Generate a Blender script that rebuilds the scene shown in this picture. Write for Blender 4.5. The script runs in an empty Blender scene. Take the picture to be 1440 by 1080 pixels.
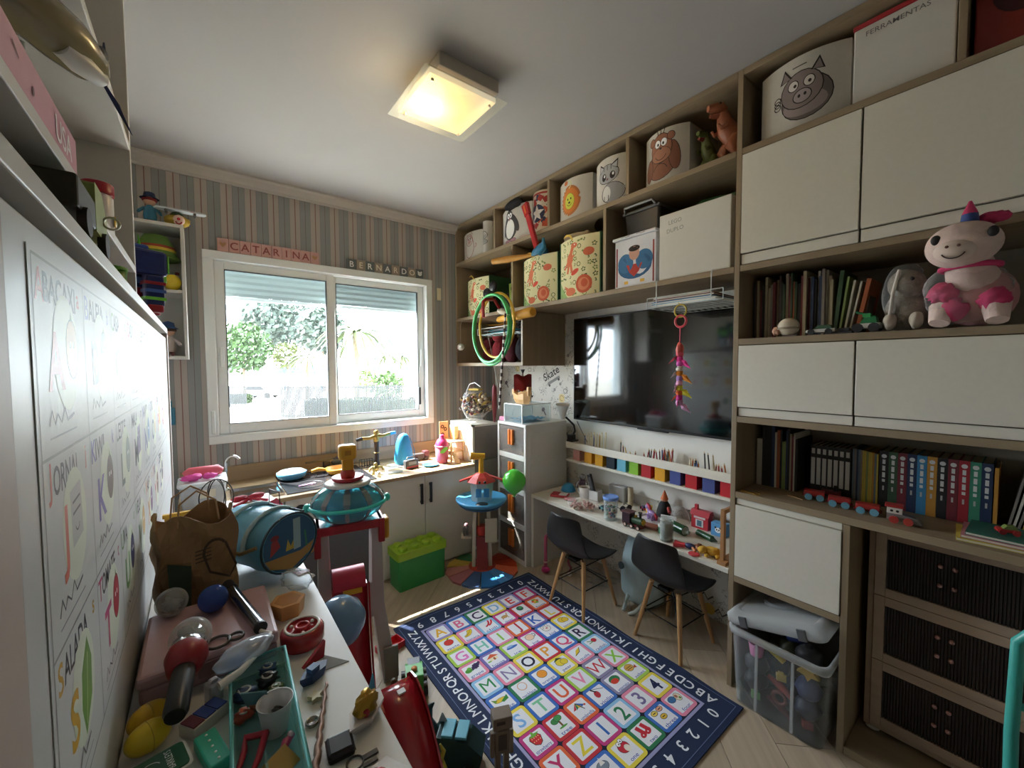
import bpy, bmesh, math, random
from mathutils import Matrix, Vector
random.seed(7)
SC = bpy.context.scene
COL = SC.collection
PI = math.pi
# ---------------------------------------------------------------- camera
CAMH = 1.36
FPX = 569.03
_y, _p, _r = math.radians(37.63), math.radians(2.567), math.radians(-0.276)
_R0 = Vector((math.cos(_y), -math.sin(_y), 0)); _F0 = Vector((math.sin(_y), math.cos(_y), 0)); _U0 = Vector((0, 0, 1))
FWD = _F0*math.cos(_p) - _U0*math.sin(_p); _U1 = _F0*math.sin(_p) + _U0*math.cos(_p)
RGT = _R0*math.cos(_r) + _U1*math.sin(_r); UPV = -_R0*math.sin(_r) + _U1*math.cos(_r)
cam_d = bpy.data.cameras.new('camera'); cam = bpy.data.objects.new('camera', cam_d); COL.objects.link(cam)
cam_d.sensor_width = 36; cam_d.lens = FPX/1440*36; cam_d.clip_start = .01; cam_d.clip_end = 400
_m = Matrix((RGT, UPV, -FWD)).transposed().to_4x4(); _m.translation = (0, 0, CAMH); cam.matrix_world = _m
SC.camera = cam
# ---------------------------------------------------------------- sky, sun, exposure
SC.view_settings.view_transform = 'Standard'; SC.view_settings.look = 'None'; SC.view_settings.gamma = 1
SC.view_settings.use_curve_mapping = False
SC.view_settings.exposure = 1.0
W = bpy.data.worlds.new('sky'); SC.world = W; W.use_nodes = True
_bg = W.node_tree.nodes['Background']; _bg.inputs[0].default_value = (.93, .96, 1, 1); _bg.inputs[1].default_value = 13.0
sd = bpy.data.lights.new('sun', 'SUN'); sd.energy = 32; sd.angle = math.radians(.6); sd.color = (1, .94, .84)
sun = bpy.data.objects.new('sun', sd); COL.objects.link(sun)
sun.rotation_euler = Vector((.36, -.60, -.95)).to_track_quat('-Z', 'Y').to_euler(); sun.location = (0, 8, 8)
pd = bpy.data.lights.new('window_portal', 'AREA'); pd.shape = 'RECTANGLE'; pd.size = 1.40; pd.size_y = 1.08
pd.cycles.is_portal = True
por = bpy.data.objects.new('window_portal', pd); COL.objects.link(por); por.location = (.77, 3.2, 1.475); por.rotation_euler = (-PI/2, 0, 0)

# ---------------------------------------------------------------- helpers
def hit(px, py, ax, val):
    d = RGT*((px-720)/FPX) - UPV*((py-540)/FPX) + FWD
    c = Vector((0, 0, CAMH)); i = 'xyz'.index(ax)
    return c + d*((val-c[i])/d[i])
def lin(h):
    h = h.lstrip('#'); o = []
    for i in (0, 2, 4):
        c = int(h[i:i+2], 16)/255; o.append(c/12.92 if c <= .04045 else ((c+.055)/1.055)**2.4)
    return o
_MC = {}
def mat(h, rough=.5, metal=0, var=.05, scale=25, bump=0, coat=0, kind='', alpha=1, emit=0, trans=0):
    k = (h, rough, metal, var, scale, bump, coat, kind, alpha, emit, trans)
    if k in _MC: return _MC[k]
    m = bpy.data.materials.new('m_%s_%d' % (h.strip('#'), len(_MC))); m.use_nodes = True; _MC[k] = m
    nt = m.node_tree; N = nt.nodes; L = nt.links; b = N['Principled BSDF']
    b.inputs['Roughness'].default_value = rough; b.inputs['Metallic'].default_value = metal
    b.inputs['Coat Weight'].default_value = coat; b.inputs['Coat Roughness'].default_value = .08
    b.inputs['Alpha'].default_value = alpha; b.inputs['Transmission Weight'].default_value = trans
    c = lin(h)
    tc = N.new('ShaderNodeTexCoord'); no = N.new('ShaderNodeTexNoise'); no.inputs['Scale'].default_value = scale
    no.inputs['Detail'].default_value = 3
    src = tc.outputs['Object']
    if kind.startswith('wood'):
        mp = N.new('ShaderNodeMapping'); s = {'woodx': (.06, 1, 1), 'woody': (1, .06, 1), 'woodz': (1, 1, .06)}[kind]
        mp.inputs['Scale'].default_value = s; L.new(src, mp.inputs[0]); src = mp.outputs[0]; no.inputs['Detail'].default_value = 6
    L.new(src, no.inputs['Vector'])
    mx = N.new('ShaderNodeMix'); mx.data_type = 'RGBA'
    mx.inputs[6].default_value = [max(0, x*(1-2*var)) for x in c]+[1]; mx.inputs[7].default_value = [min(1, x*(1+2*var)) for x in c]+[1]
    L.new(no.outputs['Fac'], mx.inputs[0]); L.new(mx.outputs[2], b.inputs['Base Color'])
    if emit:
        b.inputs['Emission Color'].default_value = c+[1]; b.inputs['Emission Strength'].default_value = emit
    if bump:
        bp = N.new('ShaderNodeBump'); bp.inputs['Strength'].default_value = bump; bp.inputs['Distance'].default_value = .01
        L.new(no.outputs['Fac'], bp.inputs['Height']); L.new(bp.outputs[0], b.inputs['Normal'])
    return m
def glass(h='#f4fbff', clear=.9, rough=.03, name='pane_glass'):
    k = ('glass', h, clear, rough)
    if k in _MC: return _MC[k]
    m = bpy.data.materials.new(name); m.use_nodes = True; _MC[k] = m
    nt = m.node_tree; N = nt.nodes; L = nt.links; N.remove(N['Principled BSDF'])
    t = N.new('ShaderNodeBsdfTransparent'); t.inputs[0].default_value = lin(h)+[1]
    g = N.new('ShaderNodeBsdfPrincipled'); g.inputs['Base Color'].default_value = lin(h)+[1]; g.inputs['Roughness'].default_value = rough
    fr = N.new('ShaderNodeLayerWeight'); pw = N.new('ShaderNodeMath'); pw.operation = 'POWER'; pw.inputs[1].default_value = 4; L.new(fr.outputs['Facing'], pw.inputs[0])
    ma = N.new('ShaderNodeMath'); ma.operation = 'MULTIPLY_ADD'; ma.inputs[1].default_value = .6; ma.inputs[2].default_value = 1-clear; ma.use_clamp = True
    L.new(pw.outputs[0], ma.inputs[0])
    x = N.new('ShaderNodeMixShader'); L.new(ma.outputs[0], x.inputs[0]); L.new(t.outputs[0], x.inputs[1]); L.new(g.outputs[0], x.inputs[2])
    L.new(x.outputs[0], N['Material Output'].inputs[0])
    return m
def T(x=0, y=0, z=0, rz=0, rx=0, ry=0, s=1):
    return Matrix.Translation((x, y, z)) @ Matrix.Rotation(rz, 4, 'Z') @ Matrix.Rotation(ry, 4, 'Y') @ Matrix.Rotation(rx, 4, 'X') @ Matrix.Scale(s, 4)
def rrect(w, h, r, n=4):
    o = []
    for cx, cy, a0 in ((w/2-r, h/2-r, 0), (-w/2+r, h/2-r, 90), (-w/2+r, -h/2+r, 180), (w/2-r, -h/2+r, 270)):
        for i in range(n+1):
            a = math.radians(a0+90*i/n); o.append((cx+r*math.cos(a), cy+r*math.sin(a)))
    return o
def ngon(r, n, r2=None, a0=0):
    r2 = r2 or r
    return [(r*math.cos(a0+2*PI*i/n), r2*math.sin(a0+2*PI*i/n)) for i in range(n)]
class MB:
    def __init__(s, M=None): s.v = []; s.f = []; s.m = []; s.sm = []; s.M = M or Matrix(); s.cur = 0
    def use(s, i): s.cur = i; return s
    def at(s, *a, **k): s.M = T(*a, **k); return s
    def raw(s, vs, fs, smooth=False):
        b = len(s.v); s.v += [s.M @ Vector(p) for p in vs]
        for f in fs: s.f.append([b+i for i in f]); s.m.append(s.cur); s.sm.append(smooth)
        return s
    def box(s, x0, x1, y0, y1, z0, z1):
        return s.raw([(x0, y0, z0), (x1, y0, z0), (x1, y1, z0), (x0, y1, z0), (x0, y0, z1), (x1, y0, z1), (x1, y1, z1), (x0, y1, z1)],
                     [(0, 3, 2, 1), (4, 5, 6, 7), (0, 1, 5, 4), (1, 2, 6, 5), (2, 3, 7, 6), (3, 0, 4, 7)])
    def cb(s, cx, cy, cz, sx, sy, sz): return s.box(cx-sx/2, cx+sx/2, cy-sy/2, cy+sy/2, cz-sz/2, cz+sz/2)
    def loft(s, rings, caps=True, closed=False, smooth=True):
        n = len(rings[0]); vs = [p for r in rings for p in r]; fs = []
        k = len(rings)
        for i in range(k if closed else k-1):
            j = (i+1) % k
            for a in range(n):
                b = (a+1) % n; fs.append((i*n+a, i*n+b, j*n+b, j*n+a))
        s.raw(vs, fs, smooth)
        if caps and not closed:
            s.raw(rings[0], [tuple(range(n))[::-1]]); s.raw(rings[-1], [tuple(range(n))])
        return s
    def prism(s, poly, z0, z1, smooth=False, taper=1):
        return s.loft([[(x, y, z0) for x, y in poly], [(x*taper, y*taper, z1) for x, y in poly]], smooth=smooth)
    def lathe(s, prof, n=20, c=(0, 0, 0), caps=True, smooth=True):
        return s.loft([[(c[0]+r*math.cos(2*PI*i/n), c[1]+r*math.sin(2*PI*i/n), c[2]+z) for i in range(n)] for r, z in prof], caps, smooth=smooth)
    def tube(s, pts, r, n=8, closed=False, caps=True, up=None):
        P = [Vector(p) for p in pts]; k = len(P); rings = []; nrm = None
        for i in range(k):
            a = P[i-1] if (closed or i > 0) else P[i]; b = P[(i+1) % k] if (closed or i < k-1) else P[i]
            t = (b-a).normalized()
            if nrm is None:
                q = Vector(up) if up else (Vector((0, 0, 1)) if abs(t.z) < .9 else Vector((1, 0, 0)))
                nrm = (q - t*q.dot(t)).normalized()
            else:
                nrm = (nrm - t*nrm.dot(t)).normalized()
            bi = t.cross(nrm); rr = r[i] if isinstance(r, (list, tuple)) else r
            rings.append([P[i] + (nrm*math.cos(2*PI*j/n) + bi*math.sin(2*PI*j/n))*rr for j in range(n)])
        return s.loft(rings, caps, closed)
    def cyl(s, a, b, r, r2=None, n=14, smooth=True): return s.tube([a, b], [r, r if r2 is None else r2], n)
    def sph(s, c, r, nu=16, nv=10):
        if not isinstance(r, (tuple, list)): r = (r, r, r)
        rings = []
        for j in range(1, nv):
            t = PI*j/nv-PI/2
            rings.append([(c[0]+r[0]*math.cos(t)*math.cos(2*PI*i/nu), c[1]+r[1]*math.cos(t)*math.sin(2*PI*i/nu), c[2]+r[2]*math.sin(t)) for i in range(nu)])
        s.loft(rings, False)
        n = nu
        b = [(c[0], c[1], c[2]-r[2])]; s.raw(rings[0]+b, [(i, n, (i+1) % n)[::1] for i in range(n)], True)
        t = [(c[0], c[1], c[2]+r[2])]; s.raw(rings[-1]+t, [(i, (i+1) % n, n) for i in range(n)], True)
        return s
    def blob(s, c, r, amp=.15, freq=3, nu=18, nv=12, seed=0):
        b = len(s.v); s.sph((0, 0, 0), 1, nu, nv); rnd = random.Random(seed)
        ph = [(rnd.uniform(0, 6), rnd.uniform(.5, 1.5)*freq, rnd.uniform(.5, 1.5)*freq, rnd.uniform(.5, 1.5)*freq) for _ in range(5)]
        if not isinstance(r, (tuple, list)): r = (r, r, r)
        Mi = s.M.inverted()
        for i in range(b, len(s.v)):
            p = Mi @ s.v[i]; k = 1+amp*sum(math.sin(a+p.x*fx+p.y*fy+p.z*fz) for a, fx, fy, fz in ph)/3
            s.v[i] = s.M @ Vector((c[0]+p.x*r[0]*k, c[1]+p.y*r[1]*k, c[2]+p.z*r[2]*k))
        return s
    def torus(s, c, R, r, axis='z', n=28, k=8, a0=0, a1=2*PI, R2=None):
        full = abs(a1-a0-2*PI) < 1e-6; R2 = R2 or R; pts = []
        for i in range(n if full else n+1):
            a = a0+(a1-a0)*i/n; u, v = R*math.cos(a), R2*math.sin(a)
            pts.append({'z': (c[0]+u, c[1]+v, c[2]), 'y': (c[0]+u, c[1], c[2]+v), 'x': (c[0], c[1]+u, c[2]+v)}[axis])
        return s.tube(pts, r, k, closed=full)
    def grid(s, fn, nu, nv, smooth=True):
        vs = [fn(i/nu, j/nv) for j in range(nv+1) for i in range(nu+1)]
        return s.raw(vs, [(j*(nu+1)+i, j*(nu+1)+i+1, (j+1)*(nu+1)+i+1, (j+1)*(nu+1)+i) for j in range(nv) for i in range(nu)], smooth)
def mesh(name, mb, mats):
    me = bpy.data.meshes.new(name); me.from_pydata([tuple(p) for p in mb.v], [], mb.f)
    if not isinstance(mats, (list, tuple)): mats = [mats]
    for m in mats: me.materials.append(m)
    me.polygons.foreach_set('material_index', mb.m); me.polygons.foreach_set('use_smooth', mb.sm)
    bm = bmesh.new(); bm.from_mesh(me); bmesh.ops.recalc_face_normals(bm, faces=bm.faces); bm.to_mesh(me); bm.free()
    me.update(); return me
def obj(name, mb, mats, parent=None, bevel=0, label=None):
    o = bpy.data.objects.new(name, mb if isinstance(mb, bpy.types.Mesh) else mesh(name, mb, mats)); COL.objects.link(o)
    if parent: o.parent = parent
    if bevel:
        b = o.modifiers.new('bevel', 'BEVEL'); b.width = bevel; b.segments = 2; b.limit_method = 'ANGLE'
    if label: o['label'] = label
    return o
def tag(o, label, cat, group=None):
    o['label'] = label; o['category'] = cat
    if group: o['group'] = group
    return o
def thing(name, label, cat, loc=(0, 0, 0), rz=0, group=None):
    o = bpy.data.objects.new(name, None); COL.objects.link(o); o.location = loc; o.rotation_euler = (0, 0, rz); o.empty_display_size = .05
    return tag(o, label, cat, group)
def one(name, mb, mats, label, cat, loc=(0, 0, 0), rz=0, group=None, bevel=0):
    o = obj(name, mb, mats, None, bevel); o.location = loc; o.rotation_euler = (0, 0, rz)
    return tag(o, label, cat, group)
def struct(name, mb, mats, bevel=0, label=None):
    o = obj(name, mb, mats, None, bevel); o['kind'] = 'structure'
    if label: o['label'] = label
    return o
def dup(o, loc=None, rz=None, label=None, parent=None):
    c = o.copy(); COL.objects.link(c)
    if parent: c.parent = parent
    if loc is not None: c.location = loc
    if rz is not None: c.rotation_euler = (0, 0, rz)
    if label: c['label'] = label
    for ch in o.children: dup(ch, parent=c)
    return c
# flat print: painted polygons on a mapped surface
_TX = {}
def glyphs(s, bold=0):
    if (s, bold) in _TX: return _TX[(s, bold)]
    cu = bpy.data.curves.new('t', 'FONT'); cu.body = s; cu.size = 1; cu.resolution_u = 3; cu.offset = bold; cu.align_x = 'CENTER'; cu.align_y = 'CENTER'; cu.fill_mode = 'FRONT'
    o = bpy.data.objects.new('t', cu); COL.objects.link(o); me = o.to_mesh()
    r = ([tuple(v.co[:2]) for v in me.vertices], [tuple(p.vertices) for p in me.polygons])
    o.to_mesh_clear(); bpy.data.objects.remove(o); bpy.data.curves.remove(cu)
    xs = [p[0] for p in r[0]] or [0]; ys = [p[1] for p in r[0]] or [0]
    cx, cy = (min(xs)+max(xs))/2, (min(ys)+max(ys))/2
    r = ([(x-cx, y-cy) for x, y in r[0]], r[1], max(xs)-min(xs), max(ys)-min(ys)); _TX[(s, bold)] = r
    return r
class Pr:
    def __init__(s, rough=.6): s.v = []; s.f = []; s.m = []; s.mats = []; s.l = 0; s.bb = []; s.rough = rough; s.xf = lambda u, v: (u, v)
    def mi(s, h):
        m = mat(h, s.rough, var=.02)
        if m not in s.mats: s.mats.append(m)
        return s.mats.index(m)
    def add(s, vs, fs, h):
        b = len(s.v); q = [s.xf(*p) for p in vs]
        if not q: return s
        x0 = min(p[0] for p in q); x1 = max(p[0] for p in q); y0 = min(p[1] for p in q); y1 = max(p[1] for p in q)
        l = s.l+1+max([k[4]-s.l for k in s.bb if k[0] < x1 and k[1] > x0 and k[2] < y1 and k[3] > y0], default=0); s.bb.append((x0, x1, y0, y1, l))
        s.v += [p+(l,) for p in q]; i = s.mi(h)
        for f in fs: s.f.append([b+k for k in f]); s.m.append(i)
        return s
    def off(s, x, y, rot=0, sc=1, sx=1):
        c, n = math.cos(rot)*sc, math.sin(rot)*sc; s.xf = lambda u, v: (x+c*u*sx-n*v, y+n*u*sx+c*v); return s
    def poly(s, pts, h): return s.add(pts, [tuple(range(len(pts)))], h)
    def ell(s, x, y, rx, ry, h, n=20, rot=0):
        c, d = math.cos(rot), math.sin(rot)
        return s.poly([(x+c*a-d*b, y+d*a+c*b) for a, b in ngon(rx, n, ry)], h)
    def rect(s, x, y, w, h_, h, r=0): return s.poly([(x+a, y+b) for a, b in (rrect(w, h_, r, 3) if r else [(w/2, h_/2), (-w/2, h_/2), (-w/2, -h_/2), (w/2, -h_/2)])], h)
    def line(s, pts, w, h, closed=False):
        P = [Vector((p[0], p[1])) for p in pts]; k = len(P); vs = []
        for i in range(k):
            a = P[i-1] if (closed or i) else P[i]; b = P[(i+1) % k] if (closed or i < k-1) else P[i]
            t = (b-a).normalized() if (b-a).length > 1e-9 else Vector((1, 0)); n = Vector((-t.y, t.x))*w/2
            vs += [tuple(P[i]+n), tuple(P[i]-n)]
        fs = [(2*i, 2*i+1, (2*i+3) % (2*k), (2*i+2) % (2*k)) for i in range(k if closed else k-1)]
        return s.add(vs, fs, h)
    def arc(s, x, y, r, a0, a1, w, h, n=10, r2=None):
        r2 = r2 or r
        return s.line([(x+r*math.cos(math.radians(a0+(a1-a0)*i/n)), y+r2*math.sin(math.radians(a0+(a1-a0)*i/n))) for i in range(n+1)], w, h)
    def oell(s, x, y, rx, ry, h, oh='#2a2220', ow=.003, rot=0):
        s.ell(x, y, rx+ow, ry+ow, oh, rot=rot); return s.ell(x, y, rx, ry, h, rot=rot)
    def text(s, st, x, y, size, h, rot=0, bold=.01, width=None, squeeze=1):
        V, F, w, hh = glyphs(st, bold); k = size
        kx = (width/w if width else size)*squeeze
        c, d = math.cos(rot), math.sin(rot)
        return s.add([(x+c*a*kx-d*b*k, y+d*a*kx+c*b*k) for a, b in V], F, h)
    def build(s, name, mapf, parent, cut=None, eps=.00012, label=None):
        bm = bmesh.new(); vs = [bm.verts.new((u, v, l*eps)) for u, v, l in s.v]
        for f, m in zip(s.f, s.m):
            try: q = bm.faces.new([vs[i] for i in f]); q.material_index = m
            except ValueError: pass
        if cut:
            bmesh.ops.triangulate(bm, faces=bm.faces)
            u0 = min(v.co.x for v in bm.verts); u1 = max(v.co.x for v in bm.verts); k = math.floor(u0/cut)+1
            while k*cut < u1:
                bmesh.ops.bisect_plane(bm, geom=bm.verts[:]+bm.edges[:]+bm.faces[:], plane_co=(k*cut, 0, 0), plane_no=(1, 0, 0), dist=1e-6); k += 1
        for v in bm.verts: v.co = mapf(v.co.x, v.co.y, v.co.z+.0004)
        me = bpy.data.meshes.new(name); bm.to_mesh(me); bm.free()
        for m in s.mats: me.materials.append(m)
        o = bpy.data.objects.new(name, me); COL.objects.link(o); o.parent = parent
        if label: o['label'] = label
        return o
# ================================================================ the room
XC, XW, YW, ZC, XL, YB = 1.736, 2.14, 3.03, 2.53, -.50, -1.3
white_wall = mat('#dedad2', .8, var=.02, scale=8)
ceil_m = mat('#aaa7a5', .85, var=.01, scale=5)
plank_ms = [mat(h, .42, var=.16, scale=42, bump=.08, kind='woodx') for h in ('#b3a18b', '#bba993', '#a89580', '#b0a08a')]
def clip(poly, ax, val, keep_less):
    out = []
    for i in range(len(poly)):
        a, b = poly[i], poly[(i+1) % len(poly)]
        ia = (a[ax] <= val) == keep_less; ib = (b[ax] <= val) == keep_less
        if ia: out.append(a)
        if ia != ib:
            t = (val-a[ax])/(b[ax]-a[ax]); out.append((a[0]+(b[0]-a[0])*t, a[1]+(b[1]-a[1])*t))
    return out
fl = struct('floor', MB().box(XL-.1, XW+.1, YB-.1, YW+.1, -.12, -.009), mat('#5c4b3a', .8))
c45 = math.cos(PI/4)
for r in range(-16, 24):
    for q in range(-4, 6):
        u0 = q*1.28 + (r*.47) % 1.28; v0 = r*.192; g = .0012
        pts = [(u0+g, v0+g), (u0+1.28-g, v0+g), (u0+1.28-g, v0+.192-g), (u0+g, v0+.192-g)]
        w = [((u-v)*c45, (u+v)*c45+.02) for u, v in pts]
        for ax, val, kl in ((0, XL, False), (0, XW, True), (1, YB, False), (1, YW, True)):
            if len(w) > 2: w = clip(w, ax, val, kl)
        if len(w) < 3: continue
        cx = sum(p[0] for p in w)/len(w); cy = sum(p[1] for p in w)/len(w)
        a = math.cos(-PI/4); b = math.sin(-PI/4)
        loc = [((x-cx)*a-(y-cy)*b, (x-cx)*b+(y-cy)*a) for x, y in w]
        p = obj('plank', MB().prism(loc, -.009, 0), random.choice(plank_ms), fl); p.location = (cx, cy, 0); p.rotation_euler = (0, 0, PI/4)
struct('ceiling', MB().box(XL-.15, XW+.15, YB-.15, YW+.15, ZC, ZC+.12), ceil_m)
# striped wallpaper
def stripe_mat():
    m = bpy.data.materials.new('striped_wallpaper'); m.use_nodes = True; N = m.node_tree.nodes; L = m.node_tree.links; b = N['Principled BSDF']
    b.inputs['Roughness'].default_value = .75
    tc = N.new('ShaderNodeTexCoord'); sx = N.new('ShaderNodeSeparateXYZ'); L.new(tc.outputs['Object'], sx.inputs[0])
    d = N.new('ShaderNodeMath'); d.operation = 'DIVIDE'; d.inputs[1].default_value = .1235; L.new(sx.outputs['X'], d.inputs[0])
    o = N.new('ShaderNodeMath'); o.operation = 'ADD'; o.inputs[1].default_value = 20-.0356/.1235; L.new(d.outputs[0], o.inputs[0])
    f = N.new('ShaderNodeMath'); f.operation = 'FRACT'; L.new(o.outputs[0], f.inputs[0])
    r = N.new('ShaderNodeValToRGB'); r.color_ramp.interpolation = 'CONSTANT'; L.new(f.outputs[0], r.inputs[0])
    seq = [(0, '#866560'), (.03, '#aca29b'), (.24, '#747474'), (.255, '#8f9292'), (.49, '#746261'), (.515, '#8c9190'), (.74, '#757775'), (.755, '#aea49c'), (.985, '#866560')]
    e = r.color_ramp.elements; e[0].position = 0; e[0].color = lin(seq[0][1])+[1]; e[1].position = seq[1][0]; e[1].color = lin(seq[1][1])+[1]
    for p, h in seq[2:]:
        k = e.new(p); k.color = lin(h)+[1]
    L.new(r.outputs[0], b.inputs['Base Color']); return m
WX0, WX1, WZ0, WZ1 = .06, 1.485, .925, 2.02
mb = MB()
mb.box(XL-.1, WX0, YW, YW+.16, -.12, ZC+.05).box(WX1, XW+.1, YW, YW+.16, -.12, ZC+.05).box(WX0, WX1, YW, YW+.16, -.12, WZ0).box(WX0, WX1, YW, YW+.16, WZ1, ZC+.05)
struct('wall_back', mb, stripe_mat())
# doodle wallpaper on the right wall
def doodle_mat():
    m = bpy.data.materials.new('doodle_wallpaper'); m.use_nodes = True; N = m.node_tree.nodes; L = m.node_tree.links; b = N['Principled BSDF']
    b.inputs['Roughness'].default_value = .75
    tc = N.new('ShaderNodeTexCoord'); v = N.new('ShaderNodeTexVoronoi'); v.feature = 'DISTANCE_TO_EDGE'; v.inputs['Scale'].default_value = 26
    n = N.new('ShaderNodeTexNoise'); n.inputs['Scale'].default_value = 9; n.inputs['Distortion'].default_value = 2.2
    n2 = N.new('ShaderNodeTexNoise'); n2.inputs['Scale'].default_value = 12
    for q in (n, n2): L.new(tc.outputs['Object'], q.inputs['Vector'])
    mxv = N.new('ShaderNodeMix'); mxv.data_type = 'VECTOR'; mxv.inputs[0].default_value = .12; L.new(tc.outputs['Object'], mxv.inputs[4]); L.new(n.outputs['Color'], mxv.inputs[5])
    L.new(mxv.outputs[1], v.inputs['Vector'])
    a = N.new('ShaderNodeMath'); a.operation = 'LESS_THAN'; a.inputs[1].default_value = .035; L.new(v.outputs['Distance'], a.inputs[0])
    c = N.new('ShaderNodeMath'); c.operation = 'GREATER_THAN'; c.inputs[1].default_value = .52; L.new(n2.outputs['Fac'], c.inputs[0])
    d = N.new('ShaderNodeMath'); d.operation = 'MULTIPLY'; L.new(a.outputs[0], d.inputs[0]); L.new(c.outputs[0], d.inputs[1])
    x = N.new('ShaderNodeMix'); x.data_type = 'RGBA'; x.inputs[6].default_value = lin('#d6d1c6')+[1]; x.inputs[7].default_value = lin('#8f8a82')+[1]
    L.new(d.outputs[0], x.inputs[0]); L.new(x.outputs[2], b.inputs['Base Color']); return m
wr = struct('wall_right', MB().box(XW, XW+.12, YB-.1, YW+.1, -.12, ZC+.05), doodle_mat())
pr = Pr(.75)
def wuv(px, py):
    p = hit(px, py, 'x', XW); return (YW-p.y, p.z)
def dood(px, py): u, v = wuv(px, py); return pr.off(u, v)
dood(775, 525); pr.text('Skate', 0, 0, .085, '#3a3836', .45, .012)
dood(778, 535); pr.line([(-.06, -.03), (.07, .03)], .022, '#8b8984'); pr.ell(-.04, -.04, .01, .01, '#4a4744'); pr.ell(.06, .01, .01, .01, '#4a4744')
for px, py, h in ((792, 469, '#d8c38a'), (765, 499, '#d2a487'), (728, 518, '#d6c796'), (790, 560, '#dcc48a')):
    dood(px, py); pr.rect(0, 0, .055, .06, h, .015); pr.arc(0, 0, .02, 0, 300, .004, '#8a7652')
for px, py in ((766, 490), (764, 578), (712, 540)):
    dood(px, py); pr.ell(0, .012, .02, .016, '#6d5a5e', rot=.6); pr.line([(.008, 0), (.03, -.03)], .012, '#6d5a5e')
for px, py in ((748, 480), (740, 468), (752, 456), (780, 455), (799, 500), (798, 512), (793, 452), (762, 462), (747, 500), (782, 488), (788, 540), (795, 550), (780, 548), (745, 520), (770, 470), (740, 540), (727, 485), (797, 610), (792, 640), (796, 660)):
    dood(px, py); k = random.randint(0, 3); c = random.choice(['#7d7973', '#8f8b84', '#55524e'])
    if k == 0: pr.arc(0, 0, .018, 0, 340, .005, c); pr.line([(.02, -.02), (.02, .03)], .004, c)
    elif k == 1: pr.line([(-.03, -.02), (-.01, .02), (.005, -.015), (.025, .02)], .005, c)
    elif k == 2: pr.rect(0, 0, .04, .028, c); pr.rect(0, 0, .032, .02, '#d9d3c8')
    else: pr.ell(0, 0, .012, .012, c); pr.line([(0, 0), (.03, .03)], .004, c)
for cxp, cyp in ((985, 838), (1005, 862)):   # below the desk
    u, v = wuv(cxp, cyp); pr.off(u, v); pr.line([(-.08, 0), (-.06, .03), (-.05, -.01), (-.03, .025), (-.01, -.005), (.02, .03), (.04, 0), (.07, .028)], .009, '#55504c')
u, v = wuv(998, 838); pr.off(u, v); pr.ell(.0, -.07, .03, .03, '#d8b25c')
pr.build('wallpaper_print', lambda u, v, h: Vector((XW-h, YW-u, v)), wr)
struct('wall_left', MB().box(XL-.12, XL, YB-.1, YW, -.12, ZC+.05), white_wall)
struct('wall_front', MB().box(XL, XW, YB-.12, YB, -.12, ZC+.05), white_wall)
cp = [(0, 0), (.06, 0), (.06, -.012), (.045, -.02), (.03, -.04), (.015, -.05), (.012, -.065), (0, -.065)]
struct('trim_1', MB().loft([[(x, YW-a, ZC+b) for a, b in cp] for x in (XL, XC+.002)], smooth=False), mat('#b8b4ae', .7, var=.01))
# ---------------------------------------------------------------- window
alu = mat('#dfe3e2', .35, var=.01); dark_seal = mat('#33363a', .6)
w1 = struct('window_1', MB().box(.03, 1.51, YW-.022, YW, .895, .945).box(.03, 1.51, YW-.022, YW, 2.005, 2.055).box(.03, .082, YW-.022, YW, .945, 2.005).box(1.458, 1.51, YW-.022, YW, .945, 2.005)
            .box(.06, .085, YW, YW+.12, .925, 2.02).box(1.46, 1.485, YW, YW+.12, .925, 2.02).box(.085, 1.46, YW, YW+.12, .925, .95).box(.085, 1.46, YW, YW+.12, 2.0, 2.02), alu, .004, 'white aluminium sliding window frame')
def sash(x0, x1, y, nm):
    s = obj('sash', MB().box(x0, x0+.05, y, y+.03, .95, 2.0).box(x1-.05, x1, y, y+.03, .95, 2.0).box(x0+.05, x1-.05, y, y+.03, .95, 1.01).box(x0+.05, x1-.05, y, y+.03, 1.955, 2.0), alu, w1, .003)
    g = .05; obj('seal', MB().box(x0+g, x0+g+.004, y-.001, y+.02, 1.01, 1.955).box(x1-g-.004, x1-g, y-.001, y+.02, 1.01, 1.955).box(x0+g, x1-g, y-.001, y+.02, 1.951, 1.955).box(x0+g, x1-g, y-.001, y+.02, 1.01, 1.014), dark_seal, s)
    obj('pane', MB().box(x0+.05, x1-.05, y+.012, y+.016, 1.01, 1.955), glass('#f7fcff', .97, .02), s)
    return s
s1 = sash(.085, .765, YW+.005, 'l'); s2 = sash(.735, 1.46, YW+.045, 'r')
obj('latch', MB().box(.1, .122, YW-.006, YW+.005, 1.36, 1.48), alu, s1, .003)
obj('latch', MB().box(1.425, 1.442, YW+.03, YW+.045, 1.36, 1.5), alu, s2, .003)
obj('handle', MB().box(1.405, 1.425, YW+.032, YW+.045, 1.05, 1.19), dark_seal, s2, .004)
obj('crank', MB().box(.045, .065, YW-.04, YW-.022, .96, 1.1), alu, w1, .004)
sh = mat('#aebcbc', .5, var=.02)
for i in range(5):
    z = 1.815+i*.04; obj('shutter_slat', MB().loft([[(x, YW+.125+a, z+b) for a, b in ((0, -.001), (.008, .003), (.011, .02), (.008, .037), (0, .0415), (.004, .02))] for x in (.09, 1.455)], smooth=False), sh, w1)
obj('shutter_rail', MB().box(.09, 1.455, YW+.12, YW+.137, 1.79, 1.813), alu, w1, .003)
for x in (.09, 1.43): obj('shutter_track', MB().box(x, x+.025, YW+.115, YW+.15, .95, 1.81), mat('#cfe3ea', .4), w1)
obj('sill', MB().box(.06, 1.485, YW+.08, YW+.2, .905, .93), mat('#cfcfc9', .6), w1)
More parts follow.
